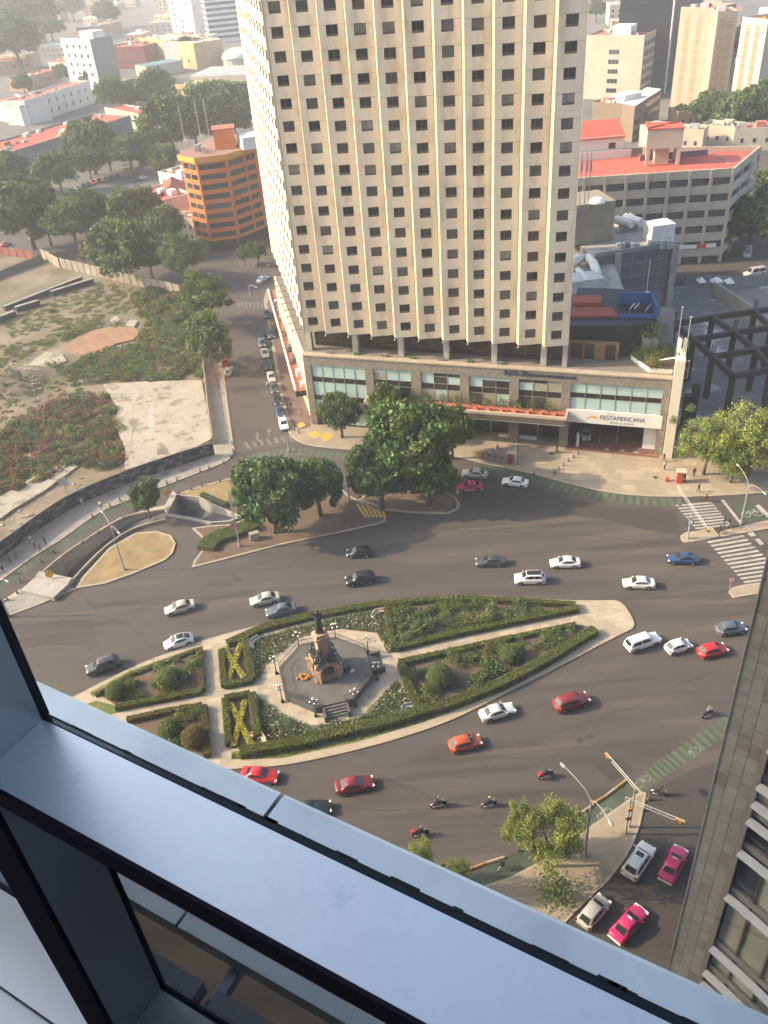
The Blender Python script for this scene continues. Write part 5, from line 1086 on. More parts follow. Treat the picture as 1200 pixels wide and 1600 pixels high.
def car_meshes(t):
    if t in CARM: return CARM[t]
    L, hw, H, belt, nose, cowl, rf, rr, rg, tail, wx = SPEC[t]; h = L/2; zb = .20
    st = [(h, .80, .34, nose-.12), (h-.06, .90, .26, nose-.03), (h-.35, .98, zb, nose+.05), (h-.8, 1, zb, nose+(belt-nose)*.55), (cowl+.1, 1, zb, belt-.01), (cowl-.5, 1, zb, belt), (0, 1, zb, belt+.01), (rg+.5, 1, zb, belt+.02), (min(rg, -h+.35), .99, zb, max(tail, belt-.05)), (-h+.28, .96, zb, tail), (-h+.05, .90, .28, tail-.06), (-h, .82, .36, tail-.22)]
    b = MB(); n = 9
    for x, w, z0, z1 in st:
        w *= hw
        half = [(w*.90, z0), (w*.985, z0+.12), (w, z0+.28), (w*.995, z1-.22), (w*.95, z1-.05)]
        ring = half+[(w*.70, z1+.02), (0, z1+.045)]
        full = [(-a, z) for a, z in ring[:-1]][::1]; pts = [(x, -a, z) for a, z in ring]+[(x, a, z) for a, z in ring[:-1][::-1]]
        b.v += pts
    m = 13
    for i in range(len(st)-1):
        for j in range(m-1): b.f.append((i*m+j, (i+1)*m+j, (i+1)*m+j+1, i*m+j+1)); b.m.append(1 if j in (0, 1, 2, 9, 10, 11) and j in (0, 1, 10, 11) else 0)
        b.f.append((i*m, i*m+m-1, (i+1)*m+m-1, (i+1)*m)); b.m.append(1)
    b.f.append(tuple(range(m))); b.m.append(0); q = (len(st)-1)*m; b.f.append(tuple(range(q+m-1, q-1, -1))); b.m.append(0)
    # cabin: two rings and a crowned roof
    wb, wr_ = hw*.93, hw*.74; k = len(b.v); zr = H-.05
    base = [(cowl, wb*.86), (rf+.2, wb), (rr-.1, wb), (rg, wb*.84)]; roof = [(rf, wr_*.93), (rf-.35, wr_), (rr+.3, wr_), (rr, wr_*.93)]
    R = lambda pts, z, s: [(x, s*y, z) for x, y in pts]
    ringb = R(base, belt-.01, -1)+R(base[::-1], belt-.01, 1); ringr = R(roof, zr, -1)+R(roof[::-1], zr, 1); ringt = [(x*.97+(rf+rr)/2*.03, y*.78, H) for x, y, z in ringr]
    b.v += ringb+ringr+ringt
    for i in range(8):
        j = (i+1) % 8; b.f += [(k+i, k+8+i, k+8+j, k+j), (k+8+i, k+16+i, k+16+j, k+8+j)]; b.m += [0, 0]
    b.f.append(tuple(range(k+23, k+15, -1))); b.m.append(2)
    for s in (-1, 1):       # dark wheel arches
        for x in wx:
            pts = [(x+.40*math.cos(a), s*(hw+.004), .32+.40*math.sin(a)) for a in [math.pi*i/8 for i in range(9)]]+[(x-.40, s*(hw+.004), .2), (x+.40, s*(hw+.004), .2)]
            b.face(pts if s < 0 else pts[::-1], 3)
    body_me = b.mesh('body', [P_('white'), P_('white'), P_('white'), trim_m], True)
    def pane(a, bb, c, d, u0, u1, v0, v1, nm):
        a, bb, c, d = (Vector(q) for q in (a, bb, c, d)); nrm = (bb-a).cross(d-a).normalized()
        f = lambda u, v: (a.lerp(bb, u)).lerp(d.lerp(c, u), v)
        cen = f(.5, .5); out = nrm if nrm.dot(cen-Vector(((rf+rr)/2, 0, belt))) > 0 else -nrm
        mb = MB(); mb.face([f(u0, v0)+out*.012, f(u1, v0)+out*.012, f(u1, v1)+out*.012, f(u0, v1)+out*.012]); return mb.mesh(nm, car_glass)
    gb, gr = ringb, ringr
    G = [('windscreen', pane(gb[7], gb[0], gr[0], gr[7], .06, .94, .05, .93, 'windscreen')), ('rear_window', pane(gb[3], gb[4], gr[4], gr[3], .08, .92, .12, .90, 'rear_window'))]
    for s in (0, 1):
        idx = (1, 2) if s == 0 else (5, 6)
        for (u0, u1) in ((.02, .47), (.51, .97)): G.append(('side_window', pane(gb[idx[0]], gb[idx[1]], gr[idx[1]], gr[idx[0]], u0, u1, .14, .88, 'side_window')))
        ia, ib = (0, 1) if s == 0 else (6, 7); G.append(('quarter_window', pane(gb[ia], gb[ib], gr[ib], gr[ia], .35 if s == 0 else .05, .95 if s == 0 else .65, .14, .8, 'quarter_window')))
        ia, ib = (2, 3) if s == 0 else (4, 5); G.append(('quarter_window', pane(gb[ia], gb[ib], gr[ib], gr[ia], .05 if s == 0 else .4, .6 if s == 0 else .95, .14, .8, 'quarter_window')))
    hl = MB(); 
    f = h-.10
    hd = [MB().box((h-.17, s*hw*.68, nose-.03), (.24, .34, .13), s*-.35).mesh('headlight', head_m) for s in (-1, 1)]; td = [MB().box((-h+.09, s*hw*.74, tail-.16), (.16, .26, .20), s*.25).mesh('taillight', tail_m) for s in (-1, 1)]
    mi = [MB().box((cowl-.18, s*(hw+.08), belt+.06), (.12, .17, .12)).mesh('mirror', P_('white')) for s in (-1, 1)]
    CARM[t] = (body_me, G, hd, td, mi, wx, hw, L, H, rf, rr); return CARM[t]
wt = MB(); k0 = 14
for rr_, y in ((.32, 0),): wt.lathe([(.18, -.10), (.30, -.10), (.325, -.06), (.325, .06), (.30, .10), (.18, .10)], n=16)
wheel_me = wt.mesh('wheel', tyre_m, True); rim_me = MB().lathe([(.20, -.105), (.20, .105), (.10, .108), (.06, .09)], n=10).mesh('rim', rim_m)
def car(px, py, rear, front, t, col, label, group='cars on the avenue', lower=None, roof=None, detail=2, z=0.0, name='car'):
    body_me, G, hd, td, mi, wx, hw, L, H, rf, rr = car_meshes(t); p = W(px, py, .6+z); a, b = W(*rear), W(*front); ang = math.atan2(b.y-a.y, b.x-a.x)
    e = emp(name, label, {'suv': 'SUV', 'van': 'van', 'pickup': 'pickup'}.get(t, 'car') if name == 'car' else name.replace('_', ' '), (p.x, p.y, .006+z), ang, group)
    pm_ = P_(col); inst('body', body_me, e, mats=[pm_, P_(lower) if lower else pm_, P_(roof) if roof else pm_, None])
    for nm, me in G:
        if detail == 2 or nm in ('windscreen', 'rear_window', 'side_window'): inst(nm, me, e)
    for s in (-1, 1):
        for x in wx:
            w_ = inst('wheel', wheel_me, e, (x, s*(hw-.075), .325), rot=(math.pi/2, 0, 0))
            if detail == 2: inst('rim', rim_me, w_)
    if detail >= 1:
        for m_ in hd: inst('headlight', m_, e)
        for m_ in td: inst('taillight', m_, e)
    if detail == 2:
        for m_ in mi: inst('mirror', m_, e, mats=[pm_])
        inst('number_plate', MB().box((-L/2-.012, 0, .62), (.02, .36, .14)).mesh('number_plate', white_paint), e)
    return e, (t, hw, L, H, rf, rr)
Lf = lambda px, py, dy=0: dict(rear=(px+20, py-dy), front=(px-20, py+dy))
for px, py, dy, t, c, lab, kw in [
 (281, 949, 5.3, 'sedan', 'champagne', 'champagne sedan alone in the middle upper lane', {}), (414, 936, 4, 'sedan', 'champagne', 'champagne sedan side by side with the dark blue one', {}), (439, 953, 4, 'sedan', 'steel', 'dark blue-grey sedan beside the champagne one near the island', {}),
 (279, 1002, 6, 'beetle', 'white', 'white coupe with black roof hugging the island kerb', dict(roof='black')), (161, 1040, 6.5, 'suv', 'graphite', 'dark grey SUV at the island left end', {}),
 (561, 863, 1, 'hatch', 'black', 'black hatchback near the median nose', {}), (563, 905, 3.5, 'suv', 'black', 'black SUV above the monument', {}),
 (766, 877, .5, 'sedan', 'graphite', 'dark grey sedan behind the white SUV', {}), (883, 879, .3, 'sedan', 'white', 'white sedan right of the dark grey sedan', {}), (828, 904, .3, 'suv', 'white', 'white SUV with black glass roof', dict(roof='black')), (998, 911, -.5, 'sedan', 'white', 'white sedan above the island tip', {}), (1067, 873, -.5, 'sedan', 'blue', 'blue sedan before the zebra crossing', {}),
 (742, 740, -2, 'sedan', 'silver', 'silver sedan at the forecourt kerb', {}), (805, 753, -2.5, 'sedan', 'white', 'white sedan in tree shade below the forecourt', {})]:
    car(px, py, (px+20, py-dy), (px-20, py+dy), t, c, lab, **kw)
taxi, _ = car(734, 760, (754, 759), (714, 761), 'sedan', 'pink', 'pink and white taxi beside the silver sedan', lower='white', name='taxi')
for px, py, dy, t, c, lab, kw in [
 (1004, 1003, 7, 'pickup', 'white', 'white pickup with camper top at the island tip', {}), (1060, 1010, 6, 'mini', 'white', 'small white hatchback between pickup and red car', {}), (1113, 1016, 5, 'hatch', 'red', 'bright red hatchback last of the queue of three', {}), (1142, 982, 3, 'hatch', 'steel', 'dark blue hatchback half behind the stone tower', {}),
 (893, 1097, 6, 'suv', 'maroon', 'maroon SUV on the lower carriageway', {}), (777, 1112, 6, 'sedan', 'white', 'white sedan at the lower island kerb', {}), (727, 1161, 5, 'hatch', 'orange', 'orange hatchback below the white sedan', {}), (554, 1226, 4, 'sedan', 'maroon', 'maroon sedan near the window ledge', {}), (406, 1211, -2, 'sedan', 'red', 'red sedan partly hidden by the window ledge', {}), (487, 1264, 3, 'sedan', 'black', 'black car almost wholly hidden by the window ledge', {})]:
    car(px, py, (px-20, py+dy), (px+20, py-dy), t, c, lab, **kw)
sv, _ = car(998, 1345, (984, 1366), (1012, 1324), 'suv', 'white', 'white SUV with sunroof beside the curved pavement', 'cars in the lower right street')
inst('sunroof', MB().box((.05, 0, 1.705), (.55, .8, .02)).mesh('sunroof', car_glass), sv)
for s in (-1, 1): inst('roof_rail', MB().tube([(.4, s*.66, 1.72), (-1.4, s*.66, 1.72)], .03, 5).mesh('roof_rail', alu), sv)
car(928, 1424, (914, 1441), (943, 1406), 'hatch', 'silver', 'silver-white hatchback behind the white SUV', 'cars in the lower right street')
for (px, py, r, f, lab) in ((1052, 1350, (1041, 1372), (1063, 1328), 'pink taxi beside the white SUV, in front'), (982, 1443, (965, 1462), (999, 1424), 'pink taxi behind, beside the silver hatchback')):
    tx, _ = car(px, py, r, f, 'sedan', 'pink', lab, 'cars in the lower right street', lower='white', name='taxi')
    inst('roof_sign', MB().box((.12, 0, 1.50), (.14, .55, .12), 0, 0, .8).mesh('roof_sign', white_m), tx)
    for xx in (-2.24, 2.22): inst('bumper', MB().box((xx, 0, .52), (.14, 1.5, .26), 0, 0, .9).mesh('bumper', P_('white')), tx)
inst('roof_sign', MB().box((.12, 0, 1.50), (.14, .55, .12), 0, 0, .8).mesh('roof_sign', white_m), taxi)
# side street
car(411, 436, (406, 439), (416, 433), 'sedan', 'white', 'white sedan crossing the far junction of the side street', 'cars in the side street')
sidec = ['graphite', 'graphite', 'black', 'steel', 'silver', 'black', 'silver', 'graphite', 'black', 'navy', 'white']; sidex = [(417, 491), (423, 522), (407, 523), (409.5, 536), (414, 552), (418, 570), (424, 589), (428, 606), (433, 624), (437.5, 643), (443, 662)]
lab = ['dark car parked farthest up the side street', 'dark car on the pavement by the orange barrier', 'black car parked in the side street row, far end', 'steel car second from the far end of the row', 'silver car third from the far end of the row', 'black car between the two silver parked ones', 'silver car in the middle of the parked row', 'dark grey car fourth from the street mouth', 'black car third from the street mouth', 'navy car second from the street mouth', 'white sedan parked at the mouth of the side street']
for (x, y), c, l in zip(sidex, sidec, lab): car(x, y, (x-3, y-12), (x+3, y+12), 'sedan' if c != 'steel' else 'hatch', c, l, 'cars parked along the side street', detail=1)
car(357, 580, (356, 586), (359, 573), 'hatch', 'silver', 'silver car parked by the bare reddish tree', 'cars in the side street', detail=1)
car(352, 566, (352, 570), (353, 561), 'mini', 'red', 'red cart-like car parked beyond the silver one', 'cars in the side street', detail=1)
# yard cars far left
yc = ['black', 'white', 'graphite', 'graphite', 'red', 'graphite', 'steel', 'black', 'black']
for i, (x, y) in enumerate([(111, 299), (121, 294), (130, 290), (138, 288), (146, 285), (155, 282), (165, 280), (174, 278), (183, 276)]):
    car(x, y, (x-3, y-4), (x+4, y+4), 'sedan', yc[i], '%s car parked before the grey wall, %s from the left' % ({'black': 'black', 'white': 'white', 'graphite': 'dark grey', 'red': 'red', 'steel': 'blue-grey'}[yc[i]], nth(i).replace('nearest', 'first')), 'cars before the grey wall', detail=0)
car(222, 278, (214, 280), (230, 275), 'sedan', 'white', 'white car alone in the open yard', 'cars in the far yard', detail=0); car(214, 281, (208, 283), (222, 279), 'sedan', 'graphite', 'dark car beside the white one in the yard', 'cars in the far yard', detail=0)
car(54, 369, (48, 372), (60, 366), 'sedan', 'white', 'white car under the trees left of the lot', 'cars left of the lot', detail=0); car(77, 397, (72, 400), (82, 395), 'sedan', 'white', 'white car beyond the lot corner fence', 'cars left of the lot', detail=0)
car(8, 382, (3, 385), (13, 380), 'sedan', 'red', 'red car at the left border beyond the lot', 'cars left of the lot', detail=0)
car(1179, 427, (1195, 425), (1163, 430), 'van', 'tan', 'beige passenger van on the street behind the frame', 'vehicles on the right street', detail=1)
car(1168, 396, (1170, 388), (1166, 404), 'van', 'silver', 'grey truck in shade by the garage corner', 'vehicles on the right street', detail=0)
car(915, 679, (912, 660), (918, 694), 'hatch', 'silver', 'silver car parked inside the hotel driveway', 'cars at the hotel', detail=2, z=.14)
# ---------------------------------------------------------------- people
walk = [body('walk_%d' % i, p) for i, p in enumerate([dict(kl=(.16, .10, .52), al=(.22, .10, .10), tl=(.38, .12, .06), kr=(-.08, -.10, .50), ar=(-.30, -.10, .14), tr=(-.18, -.12, .05), el=(-.12, .25, 1.15), wl=(-.10, .26, .92), fl=(-.08, .26, .82), er=(.06, -.25, 1.15), wr=(.18, -.25, .95), fr=(.22, -.25, .86)), dict(), dict(er=(.10, -.24, 1.18), wr=(.24, -.14, 1.22), fr=(.28, -.10, 1.28), kl=(.08, .10, .5), al=(.06, .10, .08), tl=(.22, .12, .03))])]
ride = body('ride', dict(pel=(-.10, 0, .92), chest=(.02, 0, 1.20), neck=(.10, 0, 1.40), head=(.15, 0, 1.49), crown=(.16, 0, 1.59), sl=(.06, .18, 1.34), el=(.24, .27, 1.14), wl=(.44, .28, 1.08), fl=(.52, .28, 1.06), sr=(.06, -.18, 1.34), er=(.24, -.27, 1.14), wr=(.44, -.28, 1.08), fr=(.52, -.28, 1.06), hl=(-.08, .12, .90), kl=(.32, .22, .78), al=(.10, .22, .38), tl=(.26, .22, .34), hr=(-.08, -.12, .90), kr=(.32, -.22, .78), ar=(.10, -.22, .38), tr=(.26, -.22, .34)))
sitp = body('sit', dict(pel=(0, 0, .50), chest=(.06, 0, .82), neck=(.12, 0, 1.03), head=(.18, 0, 1.12), crown=(.18, 0, 1.22), sl=(.1, .18, .97), el=(.2, .24, .72), wl=(.38, .16, .62), fl=(.46, .12, .60), sr=(.1, -.18, .97), er=(.2, -.24, .72), wr=(.38, -.16, .62), fr=(.46, -.12, .6), hl=(.04, .1, .49), kl=(.44, .12, .50), al=(.42, .12, .08), tl=(.58, .12, .03), hr=(.04, -.1, .49), kr=(.44, -.12, .50), ar=(.46, -.12, .08), tr=(.62, -.12, .03)))
CL = {n: mat('cloth_'+n, c, .85, .1, 4.0) for n, c in dict(black=(.02, .02, .022), white=(.62, .60, .56), blue=(.06, .11, .25), denim=(.05, .075, .13), grey=(.16, .16, .16), red=(.36, .04, .04), beige=(.35, .28, .2), lightblue=(.30, .38, .50), green=(.06, .12, .06)).items()}
def person(px, py, label, top, legs, ang, v=0, z=.14, group='people on foot', mesh=None, loc=None):
    p = W(px, py, z) if loc is None else Vector(loc)
    return inst('person', mesh or walk[v % 3], None, (p.x, p.y, z if loc is None else p.z), ang, mats=[CL[top], CL[legs], None, None], label=label, cat='person', group=group)
for a in [
 (50, 849, 'person in a white top leading the group on the left pavement', 'white', 'black', 2.6, 0), (55, 855, 'person in light blue walking behind the white top', 'lightblue', 'black', 2.6, 1), (72, 851, 'person in black standing apart from the walking group', 'black', 'black', .3, 2), (65, 863, 'person in grey nearest the kerb of the group', 'grey', 'denim', 2.7, 0),
 (7, 896, 'person in dark clothes with pale bag at the left border', 'black', 'beige', 2.5, 0), (17, 880, 'person in dark blue beside the scrawled wall', 'blue', 'black', 2.5, 1), (26, 873, 'person in grey carrying a bag by the wall', 'grey', 'black', 2.5, 2),
 (159, 795, 'person in a white shirt beside the cycle lane bollards', 'white', 'black', .8, 0), (170, 776, 'person in black near the curved wall', 'black', 'grey', .8, 0), (130, 791, 'person in pale clothes close to the scrawled wall', 'white', 'beige', .8, 1),
 (870, 707, 'person in black crossing before the hotel drive', 'black', 'black', 2.9, 0), (1037, 721, 'person in dark top by the hotel end slab', 'black', 'denim', -1.2, 0), (1038, 734, 'person in white top nearest the drive arrows', 'white', 'denim', -1.2, 1), (1084, 744, 'person in black standing on the open forecourt', 'black', 'black', -1.5, 1), (1091, 769, 'person in black with white cap near the kerb', 'black', 'black', 2.0, 0), (1069, 753, 'person in dark clothes behind the red kiosk', 'black', 'black', 1.6, 2), (797, 728, 'person in black beside the small red kiosk', 'black', 'black', 1.6, 1),
 (450, 640, 'person in black, left of a couple on the side pavement', 'black', 'black', -1.4, 0), (455, 640, 'person in black, right of a couple on the side pavement', 'black', 'grey', -1.4, 1), (470, 652, 'person in a light blue shirt at the hotel corner', 'lightblue', 'grey', -1.2, 0), (419, 607, 'person in white beside the parked row', 'white', 'denim', -1.4, 0),
 (1138, 824, 'person in white trousers at the crossing refuge', 'black', 'white', 2.4, 0), (1131, 822, 'person in black at the crossing refuge', 'black', 'denim', 2.4, 1), (1124, 834, 'person in black at the refuge tip', 'black', 'black', 2.6, 2), (425, 541, 'person by the orange barrier', 'blue', 'black', 0, 1), (776, 703, 'person in dark clothes seated before the hotel front', 'black', 'denim', -.3, 1)]:
    person(*a) if 'seated' not in a[2] else person(a[0], a[1], a[2], a[3], a[4], a[5], 0, .02, mesh=sitp)
# ---------------------------------------------------------------- motorcycles and bicycles
def moto_meshes():
    o = {}
    o['frame'] = MB().tube([(-.62, 0, .32), (-.15, 0, .42), (.25, 0, .50), (.48, 0, .85)], [.05, .10, .10, .04], 6).tube([(-.62, 0, .32), (-.5, 0, .62), (0, 0, .72)], .035, 5)
    o['fuel_tank'] = MB().lathe([(.02, -.16), (.13, -.1), (.16, 0), (.12, .1), (.02, .14)], (.16, 0, .80), 8, 0, 1.7, 1)
    o['seat'] = MB().box((-.32, 0, .80), (.68, .26, .10), 0, 0, .85); o['front_fork'] = MB().tube([(.68, .07, .32), (.45, .07, .98)], .028, 5).tube([(.68, -.07, .32), (.45, -.07, .98)], .028, 5)
    o['handlebar'] = MB().tube([(.36, .36, 1.04), (.46, .12, 1.02), (.46, -.12, 1.02), (.36, -.36, 1.04)], .02, 5); o['headlight'] = MB().lathe([(.03, -.08), (.10, -.04), (.10, .04), (.02, .09)], (.56, 0, .90), 8)
    o['exhaust'] = MB().tube([(.15, -.14, .35), (-.3, -.17, .33), (-.75, -.18, .42)], [.03, .045, .055], 6); o['mudguard'] = MB().tube([(.42, 0, .60), (.62, 0, .66), (.86, 0, .55)], .05, 5).tube([(-.9, 0, .60), (-.66, 0, .68), (-.42, 0, .60)], .06, 5)
    return {k: v.mesh(k, black_m, True) for k, v in o.items()}
MM = moto_meshes(); mw = MB().lathe([(.22, -.045), (.28, -.055), (.31, -.03), (.31, .03), (.28, .055), (.22, .045)], n=14).mesh('wheel', tyre_m, True); ms_ = MB().lathe([(.22, -.02), (.22, .02), (.05, .03)], n=10).mesh('rim', rim_m)
helm = MB().lathe([(.12*math.sin(t)*1.05, .13-.13*math.cos(t)) for t in [math.pi*i/7 for i in range(1, 8)]], n=10)
def motorcycle(px, py, ang, col, label, helmet, top, who, box=None, group='motorcycles on the lower carriageway'):
    p = W(px, py, .5); e = emp('motorcycle', label, 'motorcycle', (p.x, p.y, .006), ang, group); pm_ = P_(col)
    for n, me in MM.items(): inst(n, me, e, mats=[pm_ if n in ('fuel_tank', 'mudguard') else (head_m if n == 'headlight' else (alu if n in ('exhaust', 'handlebar') else trim_m))])
    for x in (.68, -.66): w_ = inst('wheel', mw, e, (x, 0, .31), rot=(math.pi/2, 0, 0)); inst('rim', ms_, w_)
    if box: inst('top_box', MB().box((-.78, 0, 1.0), (.42, .45, .38), 0, 0, .9).mesh('top_box', P_(box)), e)
    r = person(0, 0, who, top, 'black', ang, group='riders', mesh=ride, loc=(p.x-.08*math.cos(ang), p.y-.08*math.sin(ang), .006))
    inst('helmet', helm.mesh('helmet', mat('helmet_'+helmet, {'yellow': (.55, .60, .03), 'white': (.6, .6, .58), 'black': (.02, .02, .02), 'grey': (.25, .25, .25), 'red': (.4, .03, .03)}[helmet], .3, 0)), r, (.16, 0, 1.43))
for a in [(685, 1255, .3, 'white', 'motorcycle with pale tail left of the yellow helmet rider', 'grey', 'black', 'rider in black with grey helmet on the left bike of the pair'), (764, 1255, .25, 'silver', 'motorcycle ridden under a yellow helmet', 'yellow', 'black', 'rider in black with bright yellow helmet'), (657, 1301, .2, 'maroon', 'reddish motorcycle nearest the window ledge', 'grey', 'black', 'rider in black nearest the window ledge', 'red'), (853, 1210, .35, 'black', 'black motorcycle with red rear box above the tree', 'black', 'black', 'rider in black carrying a red rear box', 'red'), (1106, 1114, .5, 'black', 'motorcycle near the stone tower edge', 'grey', 'grey', 'rider in grey near the stone tower'), (1031, 1238, -.3, 'white', 'white scooter by the tip of the curved pavement', 'black', 'black', 'rider in black on the white scooter', None)]:
    motorcycle(*a)
def bicycle(px, py, ang, col, label, group='bicycles', z=.02):
    p = W(px, py, .4); e = emp('bicycle', label, 'bicycle', (p.x, p.y, z), ang, group); m = P_(col)
    wv = MB(); n = 18
    ring = [(.33*math.cos(2*math.pi*i/n), .33*math.sin(2*math.pi*i/n), 0) for i in range(n+1)]; wv.tube(ring, .018, 5, 0, False)
    for i in range(8): a = math.pi*i/8*2; wv.tube([(0, 0, 0), (.32*math.cos(a), .32*math.sin(a), 0)], .004, 3)
    wme = wv.mesh('wheel', tyre_m)
    for x in (.52, -.52): inst('wheel', wme, e, (x, 0, .34), rot=(math.pi/2, 0, 0))
    inst('frame', MB().tube([(-.52, 0, .34), (-.08, 0, .30), (-.2, 0, .78), (-.52, 0, .34)], .02, 5).tube([(-.08, 0, .30), (.38, 0, .82), (-.2, 0, .74)], .022, 5).tube([(.52, 0, .34), (.36, 0, .92)], .02, 5).mesh('frame', m), e)
    inst('saddle', MB().box((-.22, 0, .86), (.26, .14, .06), 0, 0, .8).mesh('saddle', trim_m), e); inst('handlebar', MB().tube([(.3, .28, .98), (.38, 0, .96), (.3, -.28, .98)], .016, 5).mesh('handlebar', trim_m), e)
    return p, e
p, _ = bicycle(782, 1355, .7, 'white', 'white bicycle on the lower cycle lane')
person(0, 0, 'cyclist in dark clothes on the lower cycle lane', 'black', 'denim', .7, group='riders', mesh=ride, loc=(p.x, p.y, .02))
p, _ = bicycle(1104, 781, 2.6, 'red', 'red bicycle arriving at the zebra crossing'); person(0, 0, 'cyclist in dark red arriving at the zebra crossing', 'red', 'black', 2.6, group='riders', mesh=ride, loc=(p.x, p.y, .02))
bicycle(1127, 830, 2.4, 'black', 'black bicycle at the refuge tip', z=.14); bicycle(1140, 824, 2.4, 'graphite', 'grey bicycle beside the white trousers', z=.14); bicycle(1028, 708, 1.1, 'black', 'bicycle leaning by the hotel drive pillar', z=.14)
for i in range(16):
    bicycle(742+i*3.1, 709.5+i*.75, .95, ['white', 'red', 'silver'][i % 3], 'hire bicycle in the docking row before the hotel, %s from the left' % nth(i).replace('nearest', 'first'), 'docked hire bicycles', z=.14)
# ================================================================ street furniture
bol = MB().lathe([(.20, 0), (.20, .12), (.12, .2), (.11, .5), (.15, .55), (.13, .68), (.05, .74)], n=8).mesh('bollard', concrete_d, True)
def bollards(pts, group, where, z=.14):
    for i, (x, y) in enumerate(pts):
        p = W(x, y, z); inst('bollard', bol, None, (p.x, p.y, z), label='short dark bollard %s, %s from the left' % (where, nth(i).replace('nearest', 'first')), cat='bollard', group=group)
bollards([(31, 917-9), (64, 878), (83, 862), (145, 808), (172, 791), (188, 783), (211, 776), (245, 762), (261, 756), (277, 751), (313, 737), (327, 733), (350, 725), (360, 716), (364, 706), (363, 694)], 'bollards on the left kerb', 'on the kerb of the left pavement')
bollards([(12, 938), (27, 927), (42, 917), (69, 898), (97, 878), (112, 864), (130, 850), (142, 843), (154, 833), (194, 812), (280, 772), (299, 765), (315, 759), (344, 752)], 'bollards on the ramp verge', 'on the verge of the ramp', .15)
bollards([(460, 672), (467, 676), (903, 709), (896, 715), (888, 721), (880, 728), (873, 734), (865, 739), (834, 741), (868, 741), (770, 705)], 'bollards before the hotel', 'on the hotel pavement')
bollards([(1013, 1249), (1006, 1265)], 'bollards by the signals', 'at the tip of the lower pavement')
lamp_m = mat('lamp_post', (.30, .30, .29), .5, .1); lamp_d = mat('lamp_post_dark', (.07, .07, .072), .5, .1); lens_m = mat('lamp_lens', (.55, .55, .5), .3, 0)
def lamp(base, joint, ends, label, m=lamp_m, rise=.9, group='street lamps'):
    b = W(*base); z = height_at(b, joint[1]); e = emp('street_lamp', label, 'street lamp', (b.x, b.y, .1), 0, group)
    inst('base', MB().lathe([(.24, 0), (.24, .5), (.13, .75), (.12, .8)], n=8).mesh('base', m), e); inst('pole', MB().tube([(0, 0, .5), (0, 0, z-.1)], [.13, .075], 8).mesh('pole', m), e)
    for en in ends:
        t = W(en[0], en[1], z+rise)-b; t.z = 0; d = t.normalized(); L = t.length
        arm = inst('arm', MB().tube([(0, 0, z-.3), (d.x*L*.2, d.y*L*.2, z+rise*.55), (d.x*L*.55, d.y*L*.55, z+rise*.95), (d.x*L, d.y*L, z+rise)], [.06, .05, .045, .04], 6).mesh('arm', m), e)
        h = MB().lathe([(.05, -.5), (.18, -.25), (.22, .05), (.12, .35), (.03, .45)], n=8, sx=.65); me = h.mesh('lamp_head', m, True); a = math.atan2(d.y, d.x)
        inst('lamp_head', me, e, (d.x*(L+.3), d.y*(L+.3), z+rise), rot=(0, math.pi/2, a))
    return e, b, z
lamp((195, 892), (176, 824), [(161, 802), (185, 832)], 'two-armed lamp post in the dry grass teardrop', lamp_m)
_, b2, z2 = lamp((375, 855), (356, 766), [], 'tall post with a pink banner on the median', lamp_m)
MB().box((b2.x-.3, b2.y, 4.2), (.9, .06, 1.4)).build('banner', mat('pink_banner', (.50, .16, .20), .8, .2), None, label='small faded pink banner on the median post', cat='banner')
lamp((14, 964), (-8, 905), [(-30, 880), (10, 908)], 'lamp post at the left border on the paved tongue')
lamp((1157, 821), (1169, 759), [(1154, 729), (1193, 770)], 'two-armed lamp post at the crossing refuge')
lamp((914, 1338), (915, 1250), [(883, 1200), (952, 1283)], 'two-armed lamp post behind the lower light green tree')
lamp((546, 786), (540, 731), [], 'slim lamp post between the dark median trees', rise=.3); lamp((709, 793), (709, 748), [(715, 768)], 'short cross-armed post on the median nose', lamp_d, rise=.3)
lamp((339, 566), (336, 552), [(354, 538)], 'single-arm lamp on the side street pavement'); lamp((452, 706), (448, 676), [], 'small white lamp at the side street corner'); lamp((806, 728), (810, 697), [], 'slim post beside the small red kiosk')
lamp((391, 462), (387, 448), [(400, 449)], 'lamp at the far junction of the side street')
sig_y = mat('signal_amber', (.36, .21, .05), .5, .05); lens_r = mat('lens_red', (.3, .02, .02), .3, 0); lens_g = mat('lens_green', (.02, .12, .06), .3, 0)
def signal(base, top, a0, a1, label, heads, extra_z=0):
    b = W(*base); z = height_at(b, top[1])+extra_z; e = emp('traffic_signal', label, 'traffic signal', (b.x, b.y, .1), 0, 'traffic signals on mast arms'); inst('pole', MB().tube([(0, 0, 0), (0, 0, z)], [.14, .10], 8).mesh('pole', lamp_m), e)
    P, Q = W(a0[0], a0[1], z-.3)-b, W(a1[0], a1[1], z-.3)-b; P.z = Q.z = 0
    arm = MB().tube([(P.x, P.y, z-.1), (Q.x, Q.y, z-.1)], .045, 6).tube([(P.x, P.y, z-.55), (Q.x, Q.y, z-.55)], .035, 6); n = 7
    for i in range(n+1): c = P.lerp(Q, i/n); arm.tube([(c.x, c.y, z-.55), (c.x, c.y, z-.1)], .022, 4)
    inst('mast_arm', arm.mesh('mast_arm', mat('mast_grey', (.46, .45, .43), .5, .05)), e)
    for t in heads:
        c = P.lerp(Q, t); d = (Q-P).normalized(); an = math.atan2(d.y, d.x); hd = inst('signal_head', MB().box((0, 0, 0), (.95, .3, .36)).mesh('signal_head', sig_y), e, (c.x, c.y, z-.35), an)
        for k, mm in enumerate((lens_r, sig_y, lens_g)): inst('lens', MB().lathe([(.14, 0), (.15, .1), (.12, .1), (.12, .04)], n=8).mesh('lens', mm), hd, (-.30+.30*k, -.145, 0), rot=(math.pi/2, 0, 0))
    return e
